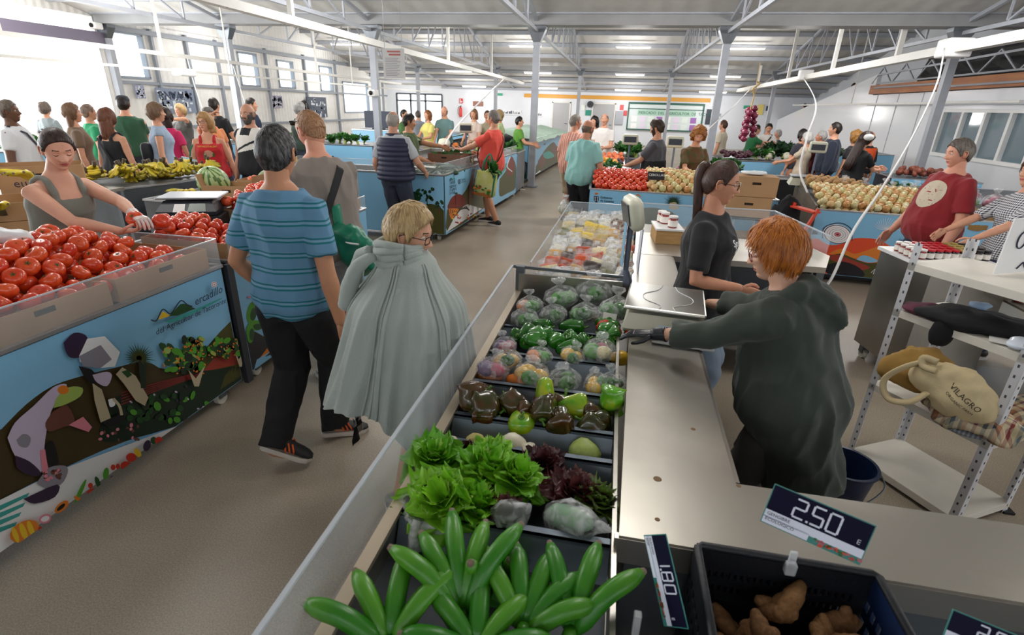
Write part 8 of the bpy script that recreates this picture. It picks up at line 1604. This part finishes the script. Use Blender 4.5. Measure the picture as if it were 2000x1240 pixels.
# left crowd
def L(lb, px, py, Y, rz, c, hs, hc, sex='f', det=1, tk='tee', bc='#3a4256', **k): return crowd(lb, px, py, Y, rz, sex=sex, det=det, hair=dict(style=hs, col=hc, len=k.pop('hl', .14), col2=k.pop('hc2', None), **({'tail': k.pop('tail')} if 'tail' in k else {})), top=dict(kind=tk, col=c, **k.pop('tp', {})), bottom=dict(col=bc), **k)
p = L('person in a white t-shirt with a crossing strap at the far left edge', 4, 182, 5.3, -60, '#e4e6ea', 'short', '#5a5048', 'm', 1, h=1.8, fat=.04, skinc='#6a4a38'); p.strap(1, '#2a3040')
L('grey-haired woman in a grey top against the bright opening', 82, 196, 8.6, 10, '#8e989a', 'crop', '#7a6a60')
L('woman with long light-brown hair in profile at the far left counter', 132, 196, 6.0, -40, '#7a6450', 'long', '#6a4c38', hl=.30, hc2='#8a6a50')
L('person in a bright green t-shirt partly behind the long-haired woman', 166, 199, 7.2, -30, '#2c9c6a', 'short', '#8a7468', 'm')
p = L('woman with auburn hair from behind in a black tank top', 202, 206, 5.85, 0, '#1a1b20', 'long', '#6a3f2c', tk='tank', hl=.27, hc2='#8a5a40', det=0, fat=.03, skinc='#d9a184'); p.strap(-1, '#15161a', .03)
p = L('man in a dark cap and forest green t-shirt by the corrugated wall', 234, 176, 7.4, 30, '#2a5a40', 'short', DK, 'm', 1, h=1.88, fat=.04, arms={-1: (-.1, .4, 1.1), 1: (.1, .4, 1.1)}); m = MB(); m.T = p.M; m.lathe([(.086, .045), (.088, .075), (.07, .115), (.03, .13)], 20); m.prism([(-.06, .07, .048), (.06, .07, .048), (.045, .15, .042), (-.045, .15, .042)], (0, 0, .006)); m.build('cap', mat('cap_dark', '#2e333c', .8), p.root, smooth=False)
p = L('woman with short highlighted hair in a denim vest carrying a dark backpack bag', 298, 196, 6.5, -52, '#9fb4cc', 'crop', '#5a4438', tk='tee', hc2='#8a6c54', det=0, tp=dict(sl=.15)); m = MB(); m.bev((-.15, -.26, 1.0), (.08, -.12, 1.26), .05); m.build('backpack', mat('bag_dark', '#23262e', .6), p.root, smooth=True)
L('woman with dark hair in a hot pink top', 318, 206, 7.15, 10, '#d42c68', 'bob', '#3a2a28', hl=.18, skinc='#c98c70')
L('blond woman raising a white paper near the carnival poster', 350, 200, 9.25, 170, '#5a5a58', 'crop', '#b09468', arms={-1: (-.1, .3, 1.45), 1: (.1, .3, 1.3)})
p = L('woman with glasses and blond-brown hair in a red sleeveless top', 397, 217, 6.35, -150, '#c8202a', 'bob', '#9a7048', tk='tank', hl=.13, hc2='#c49a68', det=0, glass='#2a1a1a', yaw=-30, fat=.035, h=1.70, tp=dict(inf=.014))
decal('shirt_print', p.root, p.top.data, p.sp(.30, 0, .3), (-1, 0, 0), (0, -1, 0), .05, [mat('print_yellow', '#e6c85a', .8), mat('print_blush', '#d9a48c', .8), GD2], lambda m: (m.text('I AM NOSTALGIC', .62, (-2.6, 1.2, 0), (1, 0, 0), (0, 1, 0), 0), m.ball((0, -.4, 0), (1.1, .9, .02), 14, 6, 1), m.ball((-.9, -.6, 0), (.4, .6, .02), 10, 5, 2), m.ball((1.0, -.6, 0), (.4, .6, .02), 10, 5, 2)))
o = shopping_bag('shopping_bag', 'pale blue patterned shopping bag beside the woman in red', (-5.55, 6.2, .72), (0, R(14), R(35)), .36, .38, mat('bag_paleblue', '#b9dbe6', .6, col2='#d8e2a0', vscale=7), d=.12)
L('grey-haired person with a hand raised to the face', 404, 206, 7.75, -120, '#d98a5a', 'crop', '#7c7874', arms={-1: (-.2, .1, .9), 1: (.06, .2, 1.6)}, elbow={1: (1, .2, -1)})
L('man in a black t-shirt from behind near the corrugated wall', 414, 189, 8.8, 0, '#15171c', 'short', DK, 'm', h=1.88, arms={-1: (-.2, .3, 1.1), 1: (.2, .3, 1.1)})
p = crowd('bald man with a grey beard in a black and white sleeveless jersey', 482, 198, 6.3, 176, sex='m', det=0, h=1.84, fat=.03, pitch=-6, skinc='#c9957c', hair=dict(style='fringe', col='#6a5c54', t=.003), beard=dict(col='#4a4644', t=.012), bottom=dict(col='#1c1e26'),
          top=dict(kind='tee', sl=.12, inf=.02, mats=[mat('jersey_black', '#15171d', .8), mat('jersey_white', '#e6e2dc', .8)], fn=lambda c: (0 if abs((c.z-1.30)+c.x*.45) < .014 else 1) if c.z > 1.24-.22*c.x-.35*abs(c.x-.02)*0 and not (abs(c.x) > .165) and not (c.z > 1.43 and abs(c.x) < .07) else 0))
L('man with dark hair turned sideways behind the bald bearded man', 487, 187, 9.7, -60, '#22304a', 'short', DK, 'm')
L('grey-haired person in dark green bending at the far left counter', 577, 195, 9.7, -30, '#22382e', 'crop', '#b0aeac', lean=8)
L('woman with a black ponytail in a light pink top', 593, 189, 10.5, 60, '#e0b4a8', 'tied', '#1f1a1a', hl=.26, h=1.88)
for lb, px, py, Y, rz, c, hs, hc, sx in (('man in green far back left of the mustached seller', 788, 211, 13.0, -100, '#3f6a34', 'short', DK, 'm'), ('person in grey far behind the mustached seller', 816, 214, 15.5, 40, '#8a8f98', 'short', '#4a4440', 'm'), ('woman in a pale yellow top far down the left side', 836, 213, 12.95, 150, '#dfd67a', 'bob', '#7a4a28', 'f'),
                                         ('bald man in a teal t-shirt with a strap in the far left background', 868, 204, 13.2, 180, '#6a8c8c', 'fringe', '#5a4a40', 'm'), ('woman in a light top with a strap beside the red extinguisher', 926, 210, 13.1, 170, '#d8c4b8', 'bob', '#8a6440', 'f'), ('small dark-haired person in a beige top in the far background', 952, 213, 13.4, 190, '#b0a890', 'short', BRN, 'f'),
                                         ('person in a pale green dress just behind the coral-shirted man', 976, 212, 13.0, 100, '#c6d4a0', 'bob', '#a98a60', 'f'), ('dark-haired seller in bright green with a black mask', 1014, 225, 12.65, -80, '#5f9a34', 'short', '#15120f', 'm')):
    crowd(lb, px, py, Y, rz, sex=sx, det=2, hair=dict(style=hs, col=hc, len=.12), top=dict(kind='tee', col=c), bottom=dict(col='#3a4050'), arms={-1: (-.12, .35, 1.05), 1: (.14, .38, 1.02)})

# ================================================================ LIGHT
bpy.data.scenes.remove(TMP)
sc = bpy.context.scene
w = bpy.data.worlds.new('sky'); sc.world = w; w.use_nodes = True; nt = w.node_tree; bg = nt.nodes['Background']
bg.inputs[0].default_value = (.93, .97, 1, 1); bg.inputs[1].default_value = 3.2
def area(nm, loc, rot, sx, sy, e, col=(1, 1, 1)):
    l = bpy.data.lights.new(nm, 'AREA'); l.shape = 'RECTANGLE'; l.size = sx; l.size_y = sy; l.energy = e; l.color = col
    o = bpy.data.objects.new(nm, l); COL.objects.link(o); o.location = loc; o.rotation_euler = rot; return o
def point(loc, e, r=.25, col=(1, .975, .94)):
    l = bpy.data.lights.new('lamp_glow', 'POINT'); l.energy = e; l.shadow_soft_size = r; l.color = col; o = bpy.data.objects.new('lamp_glow', l); COL.objects.link(o); o.location = loc
for x in (-12, -8, -4.1, .2, 4.4):
    for y, e in ((-3.5, 20), (3.2, 58), (9.5, 150), (16.6, 85), (23.3, 85), (29, 75)): point((x, y, zroof(y)-1.15), e, .4)  # point lights added under the ceiling; the two near rows have no lamps
area('opening_daylight', (-13.3, 6.5, 1.6), (0, R(-90), 0), 2.8, 12, 700, (.95, .98, 1))
vs = sc.view_settings; vs.view_transform = 'Standard'; vs.look = 'None'; vs.exposure = .2; vs.gamma = 1
sc.cycles.use_denoising = True; sc.cycles.max_bounces = 7; sc.cycles.transparent_max_bounces = 16; sc.cycles.sample_clamp_indirect = 6; sc.cycles.caustics_reflective = False; sc.cycles.caustics_refractive = False
